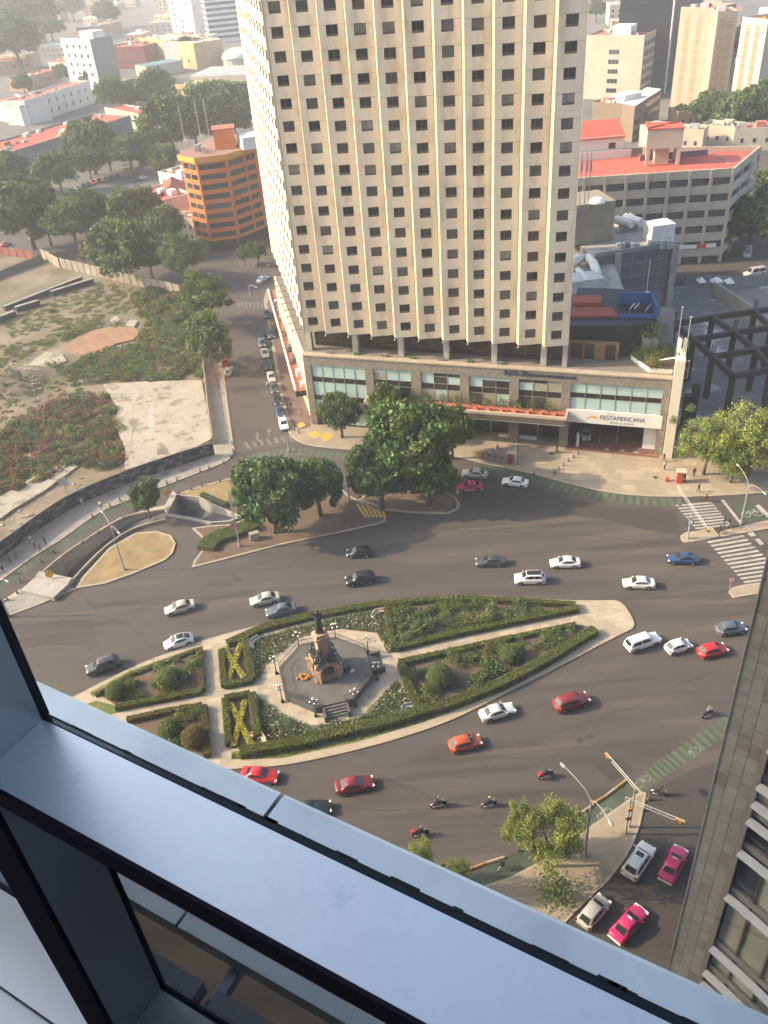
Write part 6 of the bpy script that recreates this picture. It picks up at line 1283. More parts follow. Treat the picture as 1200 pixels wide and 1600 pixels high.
signal((983, 1293), (997, 1233), (947, 1179), (1001, 1241), 'traffic signal reaching over the lower carriageway', [.06])
signal((977, 1304), (985, 1250), (977, 1248), (1070, 1286), 'traffic signal reaching over the lower right street', [.92])
signal((1074, 842), (1081, 790), (1059, 762), (1107, 829), 'traffic signal on the crossing nose island', [.98])
b = W(983, 1300); 
for (x, y, zz, lab) in ((985, 1256, 4.6, 'round amber beacon on the lower signal pole'), (980, 1272, 3.0, 'yellow diamond sign on the lower signal pole')):
    p = W(x, y+20, 0); q = W(977, 1304); MB().box((q.x, q.y-.15, zz), (.55, .06, .55) if 'diamond' in lab else (.4, .3, .4)).build('sign', cap_m, None, label=lab, cat='sign')
# round signs
def round_sign(base, h, label, face, ring, lz=.5):
    b = W(*base); e = emp('road_sign', label, 'sign', (b.x, b.y, .1)); inst('post', MB().tube([(0, 0, 0), (0, 0, h)], .05, 6).mesh('post', alu), e)
    d = MB().lathe([(lz, 0), (lz, .04)], n=18).mesh('sign_ring', ring); inst('sign_ring', d, e, (0, -.06, h), rot=(math.radians(75), 0, 0)); inst('sign_face', MB().lathe([(lz*.78, .045), (lz*.78, .055)], n=18).mesh('sign_face', face), e, (0, -.065, h), rot=(math.radians(75), 0, 0))
    return e
rs = round_sign((1138, 929), 2.6, 'round white and red prohibition sign on the refuge', white_m, mat('sign_red', (0, 0, 0)), .45)
inst('sign_bar', MB().box((0, 0, .06), (.16, .36, .01)).mesh('sign_bar', black_m), rs, (0, -.07, 2.6), rot=(math.radians(75), 0, 0))
round_sign((1074, 843), 3.2, 'round dark-backed sign on the nose island pole', white_m, black_m, .5)
for x, y, lab in ((82, 910, 'yellow disc marker at the ramp portal'), (263, 782, 'yellow disc marker at the ramp top')):
    b = W(x, y); e = emp('marker_disc', lab, 'sign', (b.x, b.y, .7)); inst('disc', MB().lathe([(.62, 0), (.62, .08)], n=16).mesh('disc', mat('amber_disc', (.60, .30, .05), .5, .1)), e, (0, 0, 1.0), rot=(math.radians(80), 0, .3)); inst('post', MB().tube([(0, .1, 0), (0, .1, 1.0)], .06, 6).mesh('post', black_m), e)
# kiosks, bins, boxes
kio_m = mat('kiosk_red', (.52, .065, .035), .5, .1)
def kiosk(px, py, label, s=1.0):
    b = W(px, py, .14); e = emp('kiosk', label, 'kiosk', b, -.2); inst('cabinet', MB().box((0, 0, 1.05*s), (1.0*s, 1.0*s, 2.1*s)).mesh('cabinet', kio_m), e); inst('roof', MB().box((.15, 0, 2.2*s), (1.6*s, 1.3*s, .14)).mesh('roof', tan_wall), e)
    inst('counter', MB().box((.62*s, 0, 1.0*s), (.3*s, .9*s, .08)).mesh('counter', alu), e); inst('display', MB().box((-.02, -.505*s, 1.2*s), (.7*s, .03, .9*s)).mesh('display', terracotta), e)
kiosk(1061, 753, 'red kiosk with tan roof on the forecourt near the crossing'); kiosk(797, 722, 'small red kiosk near the docked bicycles', .9)
b = W(1042, 752, .14); e = emp('litter_bin', 'small red bin left of the forecourt kiosk', 'bin', b); inst('bin_body', MB().lathe([(.22, 0), (.28, .6), (.30, .62), (.30, .7), (.2, .72)], n=10).mesh('bin_body', kio_m), e); inst('bin_foot', MB().box((0, 0, .03), (.5, .5, .06)).mesh('bin_foot', black_m), e)
b = W(398, 842, .16); e = emp('utility_cabinet', 'grey utility cabinet on the median soil', 'cabinet', b, .3); inst('cabinet_body', MB().box((0, 0, .6), (1.5, .8, 1.2)).mesh('cabinet_body', concrete), e); inst('cabinet_lid', MB().box((0, 0, 1.23), (1.6, .9, .07)).mesh('cabinet_lid', kerb_m), e); inst('cabinet_door', MB().box((0, -.415, .6), (1.2, .02, .9)).mesh('cabinet_door', alu), e)
b = W(1000, 682, .14); q = W(1004, 697, .14); e = emp('planter', 'white round planter with a bush beside the hotel drive', 'planter', W(1010, 692, .14)); inst('pot', MB().lathe([(.35, 0), (.6, .7), (.66, .75), (.66, .9), (.5, .9)], n=12).mesh('pot', white_m), e); inst('foliage', plant_mesh(1.0, 1.0, 240, leaf_ball, .16), e, (0, 0, .75))
b = W(425, 516, .14); e = emp('barrier', 'orange barrier over a parked car on the side pavement', 'barrier', (b.x, b.y, .14)); inst('sheet', MB().box((0, 0, 1.7), (1.6, 2.2, .1)).mesh('sheet', cap_m), e)
for s in (-1, 1): inst('leg', MB().tube([(s*.7, -.9, 0), (s*.7, -.9, 1.7)], .05, 5).mesh('leg', black_m), e); inst('leg', MB().tube([(s*.7, .9, 0), (s*.7, .9, 1.7)], .05, 5).mesh('leg', black_m), e)
b = W(902, 696, .14); e = emp('sign_totem', 'white totem sign at the hotel drive entrance', 'sign', b); inst('panel', MB().box((0, 0, 1.3), (.25, .9, 2.4)).mesh('panel', white_m), e); inst('foot', MB().box((0, 0, .05), (.6, 1.1, .1)).mesh('foot', concrete), e)
# ================================================================ buildings round about
WM_CACHE = {}
def win_mesh(w, h, split=1, fm=None, gm=None):
    k = (round(w, 2), round(h, 2), split, id(fm), id(gm))
    if k not in WM_CACHE:
        mb = MB(); f = min(.09, w*.08)
        mb.bx(-w/2, w/2, -.05, 0, 0, f); mb.bx(-w/2, w/2, -.05, 0, h-f, h); mb.bx(-w/2, -w/2+f, -.05, 0, f, h-f); mb.bx(w/2-f, w/2, -.05, 0, f, h-f)
        for i in range(1, split+1):
            if split > 1 and i < split: x = -w/2+w*i/split; mb.bx(x-.04, x+.04, -.05, 0, f, h-f)
        mb.bx(-w/2+f, w/2-f, -.02, 0, f, h-f, 1); WM_CACHE[k] = mb.mesh('window', [fm or alu, gm or dark_glass])
    return WM_CACHE[k]
def grid(e, face, L, D, rows, cols, z0, z1, ww, wh, m0=.06, m1=.06, split=1, fm=None, gm=None, name='window'):
    """window objects on one face of a building in its own frame"""
    span = L if face == 'front' else D; me = win_mesh(ww, wh, split, fm, gm)
    for r in range(rows):
        z = z0+(z1-z0)*(r+.5)/rows-wh/2
        for c in range(cols):
            t = span*(m0+(1-m0-m1)*(c+.5)/cols)
            if face == 'front': inst(name, me, e, (t, -.004, z), 0)
            elif face == 'right': inst(name, me, e, (L+.004, t, z), math.pi/2)
            else: inst(name, me, e, (-.004, D-t, z), -math.pi/2)
def bld(name, label, A, B, h, depth, wall, roof=None, parapet=.8, group=None, base=False, cat='building', boxes=0, skew=0.0, tank=True):
    a, b = (W(*A), W(*B)) if base else (W(A[0], A[1], h), W(B[0], B[1], h)); a.z = b.z = 0
    ang = math.atan2(b.y-a.y, b.x-a.x); L = (b-a).length; e = emp(name, label, cat, a, ang, group)
    mb = MB(); mb.bx(0, L, 0, depth, 0, h-.02, 0); inst('wall', mb.mesh('wall', wall), e)
    mb = MB(); mb.bx(.25, L-.25, .25, depth-.25, h-.02, h+.03); inst('roof', mb.mesh('roof', roof or concrete), e)
    if parapet:
        mb = MB(); mb.bx(-.03, L+.03, -.03, .25, h-.02, h+parapet); mb.bx(-.03, L+.03, depth-.25, depth+.03, h-.02, h+parapet); mb.bx(-.03, .25, .25, depth-.25, h-.02, h+parapet); mb.bx(L-.25, L+.03, .25, depth-.25, h-.02, h+parapet); inst('parapet', mb.mesh('parapet', wall), e)
    for i in range(boxes*2):
        s = random.uniform(.8, 2.6); x, y = random.uniform(1.5, max(1.6, L-3)), random.uniform(2, max(2.1, depth-2)); m = random.choice([white_m, tan_wall, concrete, alu, red_deck])
        mb = MB(); mb.box((x, y, h+.03+s*.35), (s*1.3, s, s*.7)); inst('roof_box', mb.mesh('roof_box', m), e)
        if tank and i % 2: inst('water_tank', MB().lathe([(.5, 0), (.55, .2), (.55, .9), (.3, 1.15), (.12, 1.2)], (x+s, y, h+.03), 10).mesh('water_tank', random.choice([white_m, black_m, alu])), e)
    return e, L
grey_wall = mat('grey_wall', (.26, .25, .235), .9, .1, .3, .15, .06); pink_wall = mat('pink_wall', (.46, .27, .21), .85, .1, .3, .12, .08); dkred = mat('dark_red_wall', (.20, .045, .045), .85, .15, .3, .15, .1)
ochre = mat('ochre_wall', (.44, .30, .15), .85, .1, .3, .12, .08); teal_roof = mat('teal_roof', (.13, .22, .22), .6, .15, .4, .15, .1); pale_sheet = mat('pale_sheet', (.60, .58, .53), .5, .12, .5, .15, .1); beige = mat('beige_wall', (.47, .40, .305), .85, .08, .3, .12, .06); brown_w = mat('brown_wall', (.20, .145, .10), .85, .12, .4); dark_tw = mat('dark_tower', (.030, .031, .036), .3, .15, .05, .2, .03); salmon = mat('salmon_wall', (.34, .26, .19), .85, .08, .2)
# --- orange block
oc = [W(309, 386), W(332, 393), W(376, 387), W(418, 370)]; oh = height_at(oc[1], 246); orange = emp('orange_block', 'eight-storey orange office block with chamfered corner', 'building', oc[1])
bk = [oc[3]+Vector((4, 16, 0)), oc[0]+Vector((8, 22, 0))]; MB().prism(oc+bk, 0, oh-1.6).build('wall', orange_m, orange)
fasc = mat('orange_fascia', (.72, .30, .06), .75, .06, .4); ofs = offset(oc+bk, -.7, True); MB().prism(ofs, oh-1.6, oh, 0, 1, True).build('roof_fascia', [fasc, mat('brown_roof', (.27, .15, .11), .9, .15, .5)], orange)
MB().prism(offset(oc+bk, -.05, True), 0, 3.0).build('ground_floor', brown_glass, orange)
flh = (oh-1.6-3.2)/8
for fi, specs in enumerate([[(.30, .36), (.74, .40)], [(.50, .88)], [(.32, .52), (.80, .30)]]):
    a, b = oc[fi], oc[fi+1]; L = (b-a).length; ang = math.atan2(b.y-a.y, b.x-a.x)
    for r in range(8):
        for c, wf in specs: inst('window', win_mesh(L*wf, flh*.55, 3 if L*wf > 3 else 1, frame_m), orange, tuple(a.lerp(b, c)-oc[1]+Vector((math.sin(ang)*.004, -math.cos(ang)*.004, 3.3+r*flh+flh*.22))), ang)
        if fi < 3 and r: MB().strip([a, b], .12, 3.2+r*flh-.12, 3.2+r*flh+.06).build('floor_band', orange_m, orange)
q = W(346, 205, oh+5); MB().box((q.x, q.y+4, oh+2.6), (6, 6, 5.2), .1).build('plant_room', orange_m, orange); MB().box((q.x, q.y+4, oh+5.3), (6.6, 6.6, .25), .1).build('plant_roof', red_deck, orange)
q = W(388, 222, oh+2); MB().box((q.x, q.y+4, oh+1.6), (6, 8, 3.2), .3, 0, .9).build('plant_room', white_m, orange)
for i, (x, y) in enumerate([(308, 238), (312, 236), (318, 240), (345, 232), (350, 228), (366, 228), (290, 230)]):
    q = W(x, y, oh); MB().box((q.x, q.y+1, oh+.9), (1.2, 1.2, 1.8)).build('roof_box', random.choice([white_m, alu]), orange)
for x, y, hh in ((290, 195, 12), (316, 190, 13), (330, 160, 14)):
    q = W(x, 238, oh); MB().tube([(q.x, q.y+2, oh), (q.x, q.y+2, oh+hh)], .1, 5).tube([(q.x-.5, q.y+2, oh+hh*.8), (q.x+.5, q.y+2, oh+hh*.8)], .12, 5).build('aerial_mast', alu, orange)
# --- left district
e, L = bld('white_mansion', 'long white two-storey mansion with rows of dark windows', (38, 160), (140, 128), 11, 14, white_m, red_deck, boxes=3); grid(e, 'front', L, 14, 2, 8, 1, 10.4, 1.3, 2.2, .05, .04); 
for z in (5.6, 10.6): inst('cornice', MB().bx(-.2, L+.2, -.25, 0, z, z+.3).mesh('cornice', white_m), e)
for i in range(10): inst('merlon', MB().box((L*(i+.5)/10, .15, 12.1), (.8, .5, .7)).mesh('merlon', white_m), e)
e, L = bld('white_mansion_wing', 'blank white wing at the left border of the mansion', (-20, 158), (30, 168), 9, 16, white_m, red_deck, boxes=1); grid(e, 'front', L, 16, 1, 4, 3, 8.5, 1.2, 1.8, .5, .05)
e, L = bld('grey_hall', 'long grey hall with flat red roof behind the parked cars', (24, 238), (204, 183), 10, 24, grey_wall, red_roof, boxes=7); grid(e, 'right', L, 24, 2, 3, 2, 9, 1.3, 1.6); inst('loading_door', MB().bx(L*.2, L*.33, -.06, 0, .3, 5.0).mesh('loading_door', concrete_d), e)
e, L = bld('white_slab_block', 'five-storey white block with grid of windows and blank grey flank', (94, 62), (140, 64), 27, 16, white_m, concrete, boxes=1); grid(e, 'front', L, 16, 5, 4, 1, 26, 2.6, 2.3, .08, .06, 2); inst('grey_flank', MB().bx(L, L+.1, 0, 16, 0, 27.9).mesh('grey_flank', grey_wall), e); inst('stair_tower', MB().bx(L*.55, L, 3, 12, 27, 31.5).mesh('stair_tower', white_m), e)
e, L = bld('dark_red_block', 'dark red block beside the grey flank', (168, 76), (224, 74), 13, 24, dkred, red_deck, boxes=4); grid(e, 'front', L, 24, 2, 4, 2, 11, 2.0, 1.6)
e, L = bld('ochre_hall', 'long ochre hall with pale flat roof in the upper left', (217, 60), (302, 70), 15, 22, ochre, tan_wall, boxes=3); inst('band', MB().bx(-.05, L+.05, -.1, 0, 10, 10.5).mesh('band', tan_wall), e); grid(e, 'front', L, 22, 1, 7, 1, 9, 2.2, 2.4)
e, L = bld('pale_sheet_hall', 'pale sheet-clad hall joined to the ochre one', (303, 66), (340, 54), 15, 24, pale_sheet, beige, boxes=2)
e, L = bld('banded_office', 'white office tower with horizontal window bands at the upper border', (312, -36), (374, -42), 46, 22, white_m, concrete, boxes=0)
for r in range(11): inst('window_band', MB().bx(.6, L-.6, -.08, 0, 3+r*3.9, 5.0+r*3.9).mesh('window_band', dark_glass), e); inst('window_band', MB().bx(-.08, 0, 1, 21, 3+r*3.9, 5.0+r*3.9).mesh('window_band', dark_glass), e)
e, L = bld('white_tower', 'narrow white tower left of the banded office', (256, -30), (292, -30), 42, 18, white_m, concrete); grid(e, 'front', L, 18, 9, 3, 2, 41, 2.6, 2.0)
bld('teal_shed', 'low shed with teal metal roof', (228, 104), (285, 94), 7, 16, beige, teal_roof, parapet=0)
e, L = bld('market_hall', 'broad market hall under pale ribbed roof', (296, 120), (392, 116), 7, 34, beige, pale_sheet, parapet=0)
for i in range(14): inst('roof_rib', MB().bx(L*(i+.3)/14, L*(i+.55)/14, .3, 33.6, 7.03, 7.5).mesh('roof_rib', white_m), e)
q = W(368, 92, 6); mb = MB(); mb.lathe([(11*math.cos(t), 6*math.sin(t)) for t in [math.pi/2*i/6 for i in range(7)]], (q.x, q.y+14, 5), 20); d = emp('white_tent', 'white domed tent roof next to the hotel edge', 'tent', (q.x, q.y+14, 0)); mb.build('tent_roof', white_m, d, True); MB().lathe([(10.6, 0), (10.6, 5.1)], (q.x, q.y+14, 0), 20).build('tent_wall', beige, d)
e, L = bld('ochre_house', 'old ochre house with tall windows among trees', (274, 134), (314, 136), 9, 14, ochre, tan_wall, boxes=2); grid(e, 'front', L, 14, 1, 5, 3.5, 8.5, 1.4, 3.2)
e, L = bld('pink_house', 'pink house at the left border', (-12, 100), (50, 92), 8, 16, pink_wall, red_deck, boxes=3); grid(e, 'front', L, 16, 1, 5, 2, 7, 1.6, 1.8)
e, L = bld('pink_row', 'low pink row with red roof below the white slab block', (38, 124), (90, 110), 7, 14, pink_wall, red_roof, boxes=3); grid(e, 'front', L, 14, 1, 6, 1.5, 6, 1.4, 1.8)
e, L = bld('green_shed', 'dull green-roofed building left of the white slab block', (60, 72), (102, 70), 10, 18, grey_wall, teal_roof, parapet=0); grid(e, 'front', L, 18, 2, 5, 1, 9, 1.6, 1.6)
e, L = bld('arcade_house', 'red-roofed arcade house behind the grey hall corner', (163, 170), (226, 182), 7, 10, beige, red_roof, boxes=1); grid(e, 'front', L, 10, 1, 7, .5, 6, 1.6, 3.0)
e, L = bld('red_roof_house', 'white house with flat red roof left of the orange block', (208, 302), (247, 318), 8, 12, white_m, red_roof, boxes=2); grid(e, 'front', L, 12, 2, 3, .8, 7.5, 1.2, 1.6)
def gable(A, B, h, hr, depth, wall, roof, name, label):
    a, b = W(A[0], A[1], h), W(B[0], B[1], h); a.z = b.z = 0; ang = math.atan2(b.y-a.y, b.x-a.x); L = (b-a).length; e = emp(name, label, 'house', a, ang); mb = MB(); mb.bx(0, L, 0, depth, 0, h)
    mb.face([(0, 0, h), (L, 0, h), (L/2, 0, hr)]); mb.face([(0, depth, h), (L/2, depth, hr), (L, depth, h)]); inst('wall', mb.mesh('wall', wall), e)
    for s in (0, 1):
        x0, x1 = (-.3, L/2) if s == 0 else (L+.3, L/2); z0 = h-.1; r = MB(); p = [(x0, -.3, z0), (x1, -.3, hr+.1), (x1, depth+.3, hr+.1), (x0, depth+.3, z0)]; r.face(p if s else p[::-1]); r.face([(q[0], q[1], q[2]+.15) for q in (p[::-1] if s else p)]); inst('roof', r.mesh('roof', roof), e)
    return e, L
e, L = gable((247, 305), (290, 300), 7.5, 10, 12, beige, red_roof, 'gable_house', 'cream gabled house against the orange block'); grid(e, 'front', L, 12, 1, 2, 2, 7, 1.1, 1.4)
e, L = bld('roof_house', 'small white house with red terrace above the gabled one', (247, 272), (284, 278), 8, 10, white_m, red_deck, boxes=2); grid(e, 'front', L, 10, 2, 3, .5, 7.5, 1.2, 1.4)
e, L = bld('corner_house', 'narrow house with red terrace at the foot of the orange block', (272, 340), (302, 346), 7, 10, beige, red_deck, boxes=3); grid(e, 'front', L, 10, 2, 3, .5, 6.5, 1.3, 1.5)
e, L = bld('garden_wall_house', 'low house with pale yard wall beside the open yard', (222, 246), (262, 252), 4, 14, tan_wall, concrete, boxes=1); grid(e, 'front', L, 14, 1, 3, .5, 3.6, 1.0, 1.4)
q = W(202, 267); e = emp('market_stall', 'red and yellow stall in the open yard', 'stall', (q.x, q.y, 0)); inst('awning', MB().box((0, 0, 2.6), (5, 3, .2), .3, 0, .9).mesh('awning', kio_m), e); inst('counter', MB().box((0, 0, .6), (4.2, 2.2, 1.2), .3).mesh('counter', yellow_paint), e)
for s in (-1, 1): inst('post', MB().tube([(s*2.2, -1.0, 0), (s*2.2, -1.0, 2.6)], .06, 5).mesh('post', alu), e)
# --- right district
e, L = bld('cream_office', 'cream office block with blank front and gridded flank', (917, 58), (1007, 58), 26, 20, beige, red_deck, boxes=2); grid(e, 'front', L, 20, 5, 1, 2, 22, 5, 2.0, .40, .40, 3); grid(e, 'right', L, 20, 6, 5, 2, 25, 2.4, 2.4); inst('penthouse', MB().bx(L*.4, L*.72, 3, 12, 26, 30).mesh('penthouse', white_m), e)
dt = emp('dark_tower', 'dark glass tower with one pale vertical edge', 'tower', W(962, 150)); a, b = W(958, 148), W(1037, 146); c = b+Vector((26, 34, 0)); MB().prism([a, b, c, a+(c-b)], 0, 110).build('wall', dark_tw, dt); MB().strip([b+Vector((.1, -.2, 0)), b+Vector((.9, .6, 0))], .5, 0, 111).build('edge_fin', pale_sheet, dt)
for i in range(28): MB().strip([a, b], .06, 3.8*i+3.4, 3.8*i+3.75).build('floor_line', mat('tower_line', (.05, .05, .055), .5, .1), dt)
for A, B, lab, m in (((1064, 14), (1112, 16), 'pale salmon apartment tower with ochre window strips', salmon), ((1122, 22), (1154, 20), 'second salmon apartment tower, narrower and farther right', salmon), ((1160, 30), (1200, 34), 'hazy beige block at the right border behind the towers', beige)):
    e, L = bld('apartment_tower', lab, A, B, 38, 16, m, red_deck, group='apartment towers', boxes=2)
    for c in (.28, .66): inst('window_strip', MB().bx(L*c-1.2, L*c+1.2, -.03, 0, 1, 36.5).mesh('window_strip', mat('strip_ochre', (.27, .19, .11), .85, .1)), e)
    grid(e, 'front', L, 16, 10, 2, 1, 37, 1.7, 1.5, .12, .16)
e, L = bld('brown_lowrise', 'brown low block with tanks in front of the grey roof', (926, 162), (992, 168), 12, 8, brown_w, concrete, boxes=3)
a, b, c = W(992, 166, 13), W(1034, 139, 13), W(927, 156, 13); e = emp('grey_roof_block', 'low block with wide pale grey roof and ribbon windows', 'building', (a.x, a.y, 0)); a.z = b.z = c.z = 0
a2 = a.lerp(c, .35); d_ = b-a; MB().prism([a2+Vector((0, 3, 0)), a, b, a2+d_], 0, 13, 0, 1).build('wall', [brown_w, pale_sheet], e)
for r in range(3): MB().strip([a.lerp(b, .05)+Vector((.1, -.1, 0)), a.lerp(b, .95)+Vector((.1, -.1, 0))], .15, 2.2+r*3.8, 3.9+r*3.8).build('ribbon_window', dark_glass, e)
q = a.lerp(b, .45); MB().box((q.x-7, q.y+3, 14.0), (9, 6, 2.0), .5).build('roof_box', white_m, e)
e, L = bld('grey_green_block', 'grey-green apartment block right of the dark tower', (1067, 108), (1148, 104), 15, 16, mat('grey_green', (.30, .31, .26), .85, .1), red_deck, boxes=4); grid(e, 'front', L, 16, 3, 6, 1, 14, 1.8, 1.7)
e, L = bld('salmon_house', 'small orange-roofed house before the salmon towers', (1064, 96), (1100, 92), 10, 10, salmon, red_roof, boxes=2); grid(e, 'front', L, 10, 2, 3, 1, 9, 1.5, 1.6)
e, L = bld('canopy_block', 'block with white canopies on its roof', (1094, 142), (1152, 132), 8, 16, tan_wall, pale_sheet, boxes=3); grid(e, 'front', L, 16, 2, 5, .5, 7.5, 1.5, 1.6); inst('canopy', MB().bx(1, L*.8, 3, 12, 10, 10.3).mesh('canopy', pale_sheet), e); inst('canopy_room', MB().bx(2, L*.7, 5, 11, 8, 10).mesh('canopy_room', brown_glass), e)
e, L = bld('brick_house', 'brown brick house with red roof at the right border', (1152, 122), (1215, 120), 8, 18, mat('brick_brown', (.30, .12, .07), .9, .15), red_deck, boxes=2); grid(e, 'front', L, 18, 2, 5, .5, 7.5, 1.4, 1.5)
for i, (A, B, h, dp, lab) in enumerate([((1000, 198), (1050, 206), 7, 9, 'roofless grey wall house behind the garage, left'), ((1046, 204), (1100, 206), 8, 8, 'plain tan wall house behind the garage, middle'), ((1096, 198), (1150, 202), 7, 9, 'patched tan house behind the garage, right of middle'), ((1148, 204), (1215, 202), 7, 9, 'tan house behind the garage at the right border'), ((1060, 178), (1100, 174), 6, 10, 'small ochre house under the right trees')]):
    e, L = bld('old_house', lab, A, B, h, dp, [concrete, tan_wall, tan_wall, tan_wall, ochre][i], concrete, group='old houses behind the garage', boxes=2); grid(e, 'front', L, dp, 1, 3, 1, h-1, 1.2, 1.6)
# --- parking garage
gp = W(1124, 409); gh = height_at(gp, 262); garage = emp('parking_garage', 'open-deck parking garage with red roof deck', 'garage', gp)
g0, g1, g2, g3 = W(880, 279, gh), W(1147, 262, gh), W(1188, 228, gh), W(880, 233, gh)
for v in (g0, g1, g2, g3): v.z = 0
gpoly = [g0, g1, g2, g3]; MB().prism(offset(gpoly, .9, True), 0, gh-1.2).build('deck_core', concrete_d, garage); MB().prism(offset(gpoly, .35, True), gh-1.3, gh-1.15).build('roof_deck', red_roof, garage)
nst = 6; sh = gh/nst
for i in range(nst):
    z1 = gh-i*sh; MB().strip([g0, g1, g2], .5, z1-sh*.52, z1).build('spandrel', beige, garage)
MB().strip([g2, g3], .5, gh-1.4, gh).build('spandrel', beige, garage)
n = 8
for i in range(n+1):
    p = g0.lerp(g1, i/n); MB().box((p.x, p.y-.1, gh/2-.05), (.7, .7, gh-.3), math.atan2(g1.y-g0.y, g1.x-g0.x)).build('column', beige, garage)
for i in range(1, 4): p = g1.lerp(g2, i/3); MB().box((p.x+.1, p.y, gh/2-.05), (.6, .6, gh-.3), math.atan2(g2.y-g1.y, g2.x-g1.x)).build('column', beige, garage)
for i in range(18): p = g0.lerp(g1, (i+1)/20); q = p+Vector((1.5, 6.5, 0)); MB().strip([p+Vector((.3, 1.5, 0)), q], .14, gh-1.15, gh-1.13).build('bay_line', white_paint, garage)
for i in range(10): p = g0.lerp(g1, .52+i*.045)+Vector((3, 20, 0)); MB().strip([p, p+Vector((1.5, 6, 0))], .14, gh-1.15, gh-1.13).build('bay_line', white_paint, garage)
p, q = W(1000, 244, gh), W(1106, 235, gh); MB().strip([p, q], .5, gh-1.2, gh+.3).build('deck_wall', mat('mauve_wall', (.22, .15, .17), .85, .1), garage)
p, q = W(1108, 236, gh-1), W(1144, 258, gh-1); MB().strip([p, q], .35, gh-1.2, gh-1.0).build('deck_channel', concrete_d, garage)
# stair house and water tank on the deck
p = W(906, 246, gh); e = emp('stair_house', 'white stair house with red mono-pitch roof on the garage', 'building', (p.x, p.y+2, gh-1.15)); mb = MB(); mb.bx(-2, 12, 0, 8, 0, 5.4); inst('wall', mb.mesh('wall', white_m), e); mb = MB(); mb.face([(-2.3, -.5, 5.2), (12.4, -.5, 5.2), (12.4, 8.4, 8), (-2.3, 8.4, 8)]); mb.face([(-2.3, -.5, 5.0), (-2.3, 8.4, 7.8), (12.4, 8.4, 7.8), (12.4, -.5, 5.0)]); inst('roof', mb.mesh('roof', red_roof), e); inst('window', win_mesh(2.0, 1.6, 1, None, brown_glass), e, (9, -.004, 2.2)); inst('low_wall', MB().bx(-3, 14, -1.2, -.9, 0, 2.0).mesh('low_wall', white_m), e)
p = W(1000, 262, gh-1.1); tw = emp('water_tank', 'square tan water tank on four legs with red braced roof', 'tank', (p.x+2, p.y+1, gh-1.15), -.2); tz = 4.2
inst('tank_box', MB().bx(-.6, 8.2, 0, 7, tz, tz+4.6).mesh('tank_box', beige), tw); inst('tank_top', MB().bx(-.75, 8.35, -.15, 7.15, tz+4.6, tz+4.85).mesh('tank_top', red_roof), tw)
for x, y in ((0, .5), (7.6, .5), (0, 6.4), (7.6, 6.4)): inst('leg', MB().box((x, y, tz/2), (.9, .9, tz)).mesh('leg', beige), tw)
inst('core', MB().bx(2.0, 5.5, 2, 5, 0, tz).mesh('core', tan_wall), tw)
for s in (0, 1): inst('brace', MB().tube([(-.6 if s else 8.2, 0, tz+5), (8.2 if s else -.6, 7, tz+5)], .2, 5).mesh('brace', red_roof), tw)
for i, x in enumerate((4, 18, 30)): pp = g0.lerp(g1, .78+.06*i); MB().box((pp.x, pp.y-.45, 4.6), (5, .2, 1.0), -.1).build('shop_sign', [white_m, kio_m, white_m][i], garage)
# --- grey service building behind the hotel
a, b = W(929, 402, 15), W(1056, 384, 15); gs = emp('service_block', 'grey service building with rooftop tanks behind the hotel', 'building', (a.x, a.y, 0)); a.z = b.z = 0; ang = math.atan2(b.y-a.y, b.x-a.x); dv = Vector((-math.sin(ang), math.cos(ang), 0)); L = (b-a).length
MB().prism([a, b, b+dv*24, a+dv*24], 0, 15, 0, 1).build('wall', [mat('dark_block', (.12, .115, .11), .9, .15, .6, .15, .1), concrete], gs); MB().strip([a, b, b+dv*24], .3, 15, 15.9).build('parapet', grey_wall, gs)
for t in (.28, .985): p = a.lerp(b, t)-dv*.3; MB().box((p.x, p.y, 7.7), (1.5, .8, 15.4), ang).build('pilaster', concrete, gs)
for r in range(1, 5): MB().strip([a.lerp(b, .30)-dv*.02, a.lerp(b, .96)-dv*.02], .06, r*3.1, r*3.1+.12).build('course', grey_wall, gs)
for i in range(1, 4): p = a.lerp(b, .3+.17*i)-dv*.03; MB().box((p.x, p.y, 7.5), (.14, .08, 14.6), ang).build('joint', grey_wall, gs)
for i, (x, y) in enumerate(((976, 348), (990, 345))):
    p = W(x, y, 17); MB().tube([(p.x-1.2, p.y+3, 17), (p.x+1.3, p.y-1.6, 17)], [1.0, 1.0], 10).build('gas_tank', white_m, gs); MB().box((p.x, p.y+.7, 15.5), (1.4, 3, 1)).build('tank_cradle', concrete, gs)
p = W(1033, 372, 16); MB().box((p.x, p.y+2, 17), (5.5, 4.5, 4), ang).build('plant_room', white_m, gs)
for x in (1020, 1036, 1047): p = W(x, 382, 16); MB().box((p.x, p.y+.5, 15.9), (1.6, 1.2, 1.8), ang).build('air_unit', alu, gs)
for i in range(5): p = W(970+i*7, 392, 15); MB().box((p.x, p.y+2, 15.6), (1.0, .9, 1.1), ang).build('air_unit', [white_m, alu, concrete_d][i % 3], gs)
p = W(932, 382, 15); MB().box((p.x-2, p.y+6, 19.5), (11, 10, 9), ang).build('machine_house', mat('ochre_grey', (.30, .25, .17), .9, .12, .4, .12, .1), gs); p2 = W(938, 322, 24); MB().lathe([(1.9, 0), (1.9, .3), (1.2, .9), (.3, 1.1)], (p2.x, p2.y+3, 24), 14).build('dish_base', white_m, gs)
for x in (908, 916, 922): p = W(x, 330, 24); MB().tube([(p.x, p.y+2, 24), (p.x, p.y+2, 36)], .1, 5).box((p.x, p.y+1.8, 33), (.4, .3, 2.2)).build('aerial_mast', alu, gs)
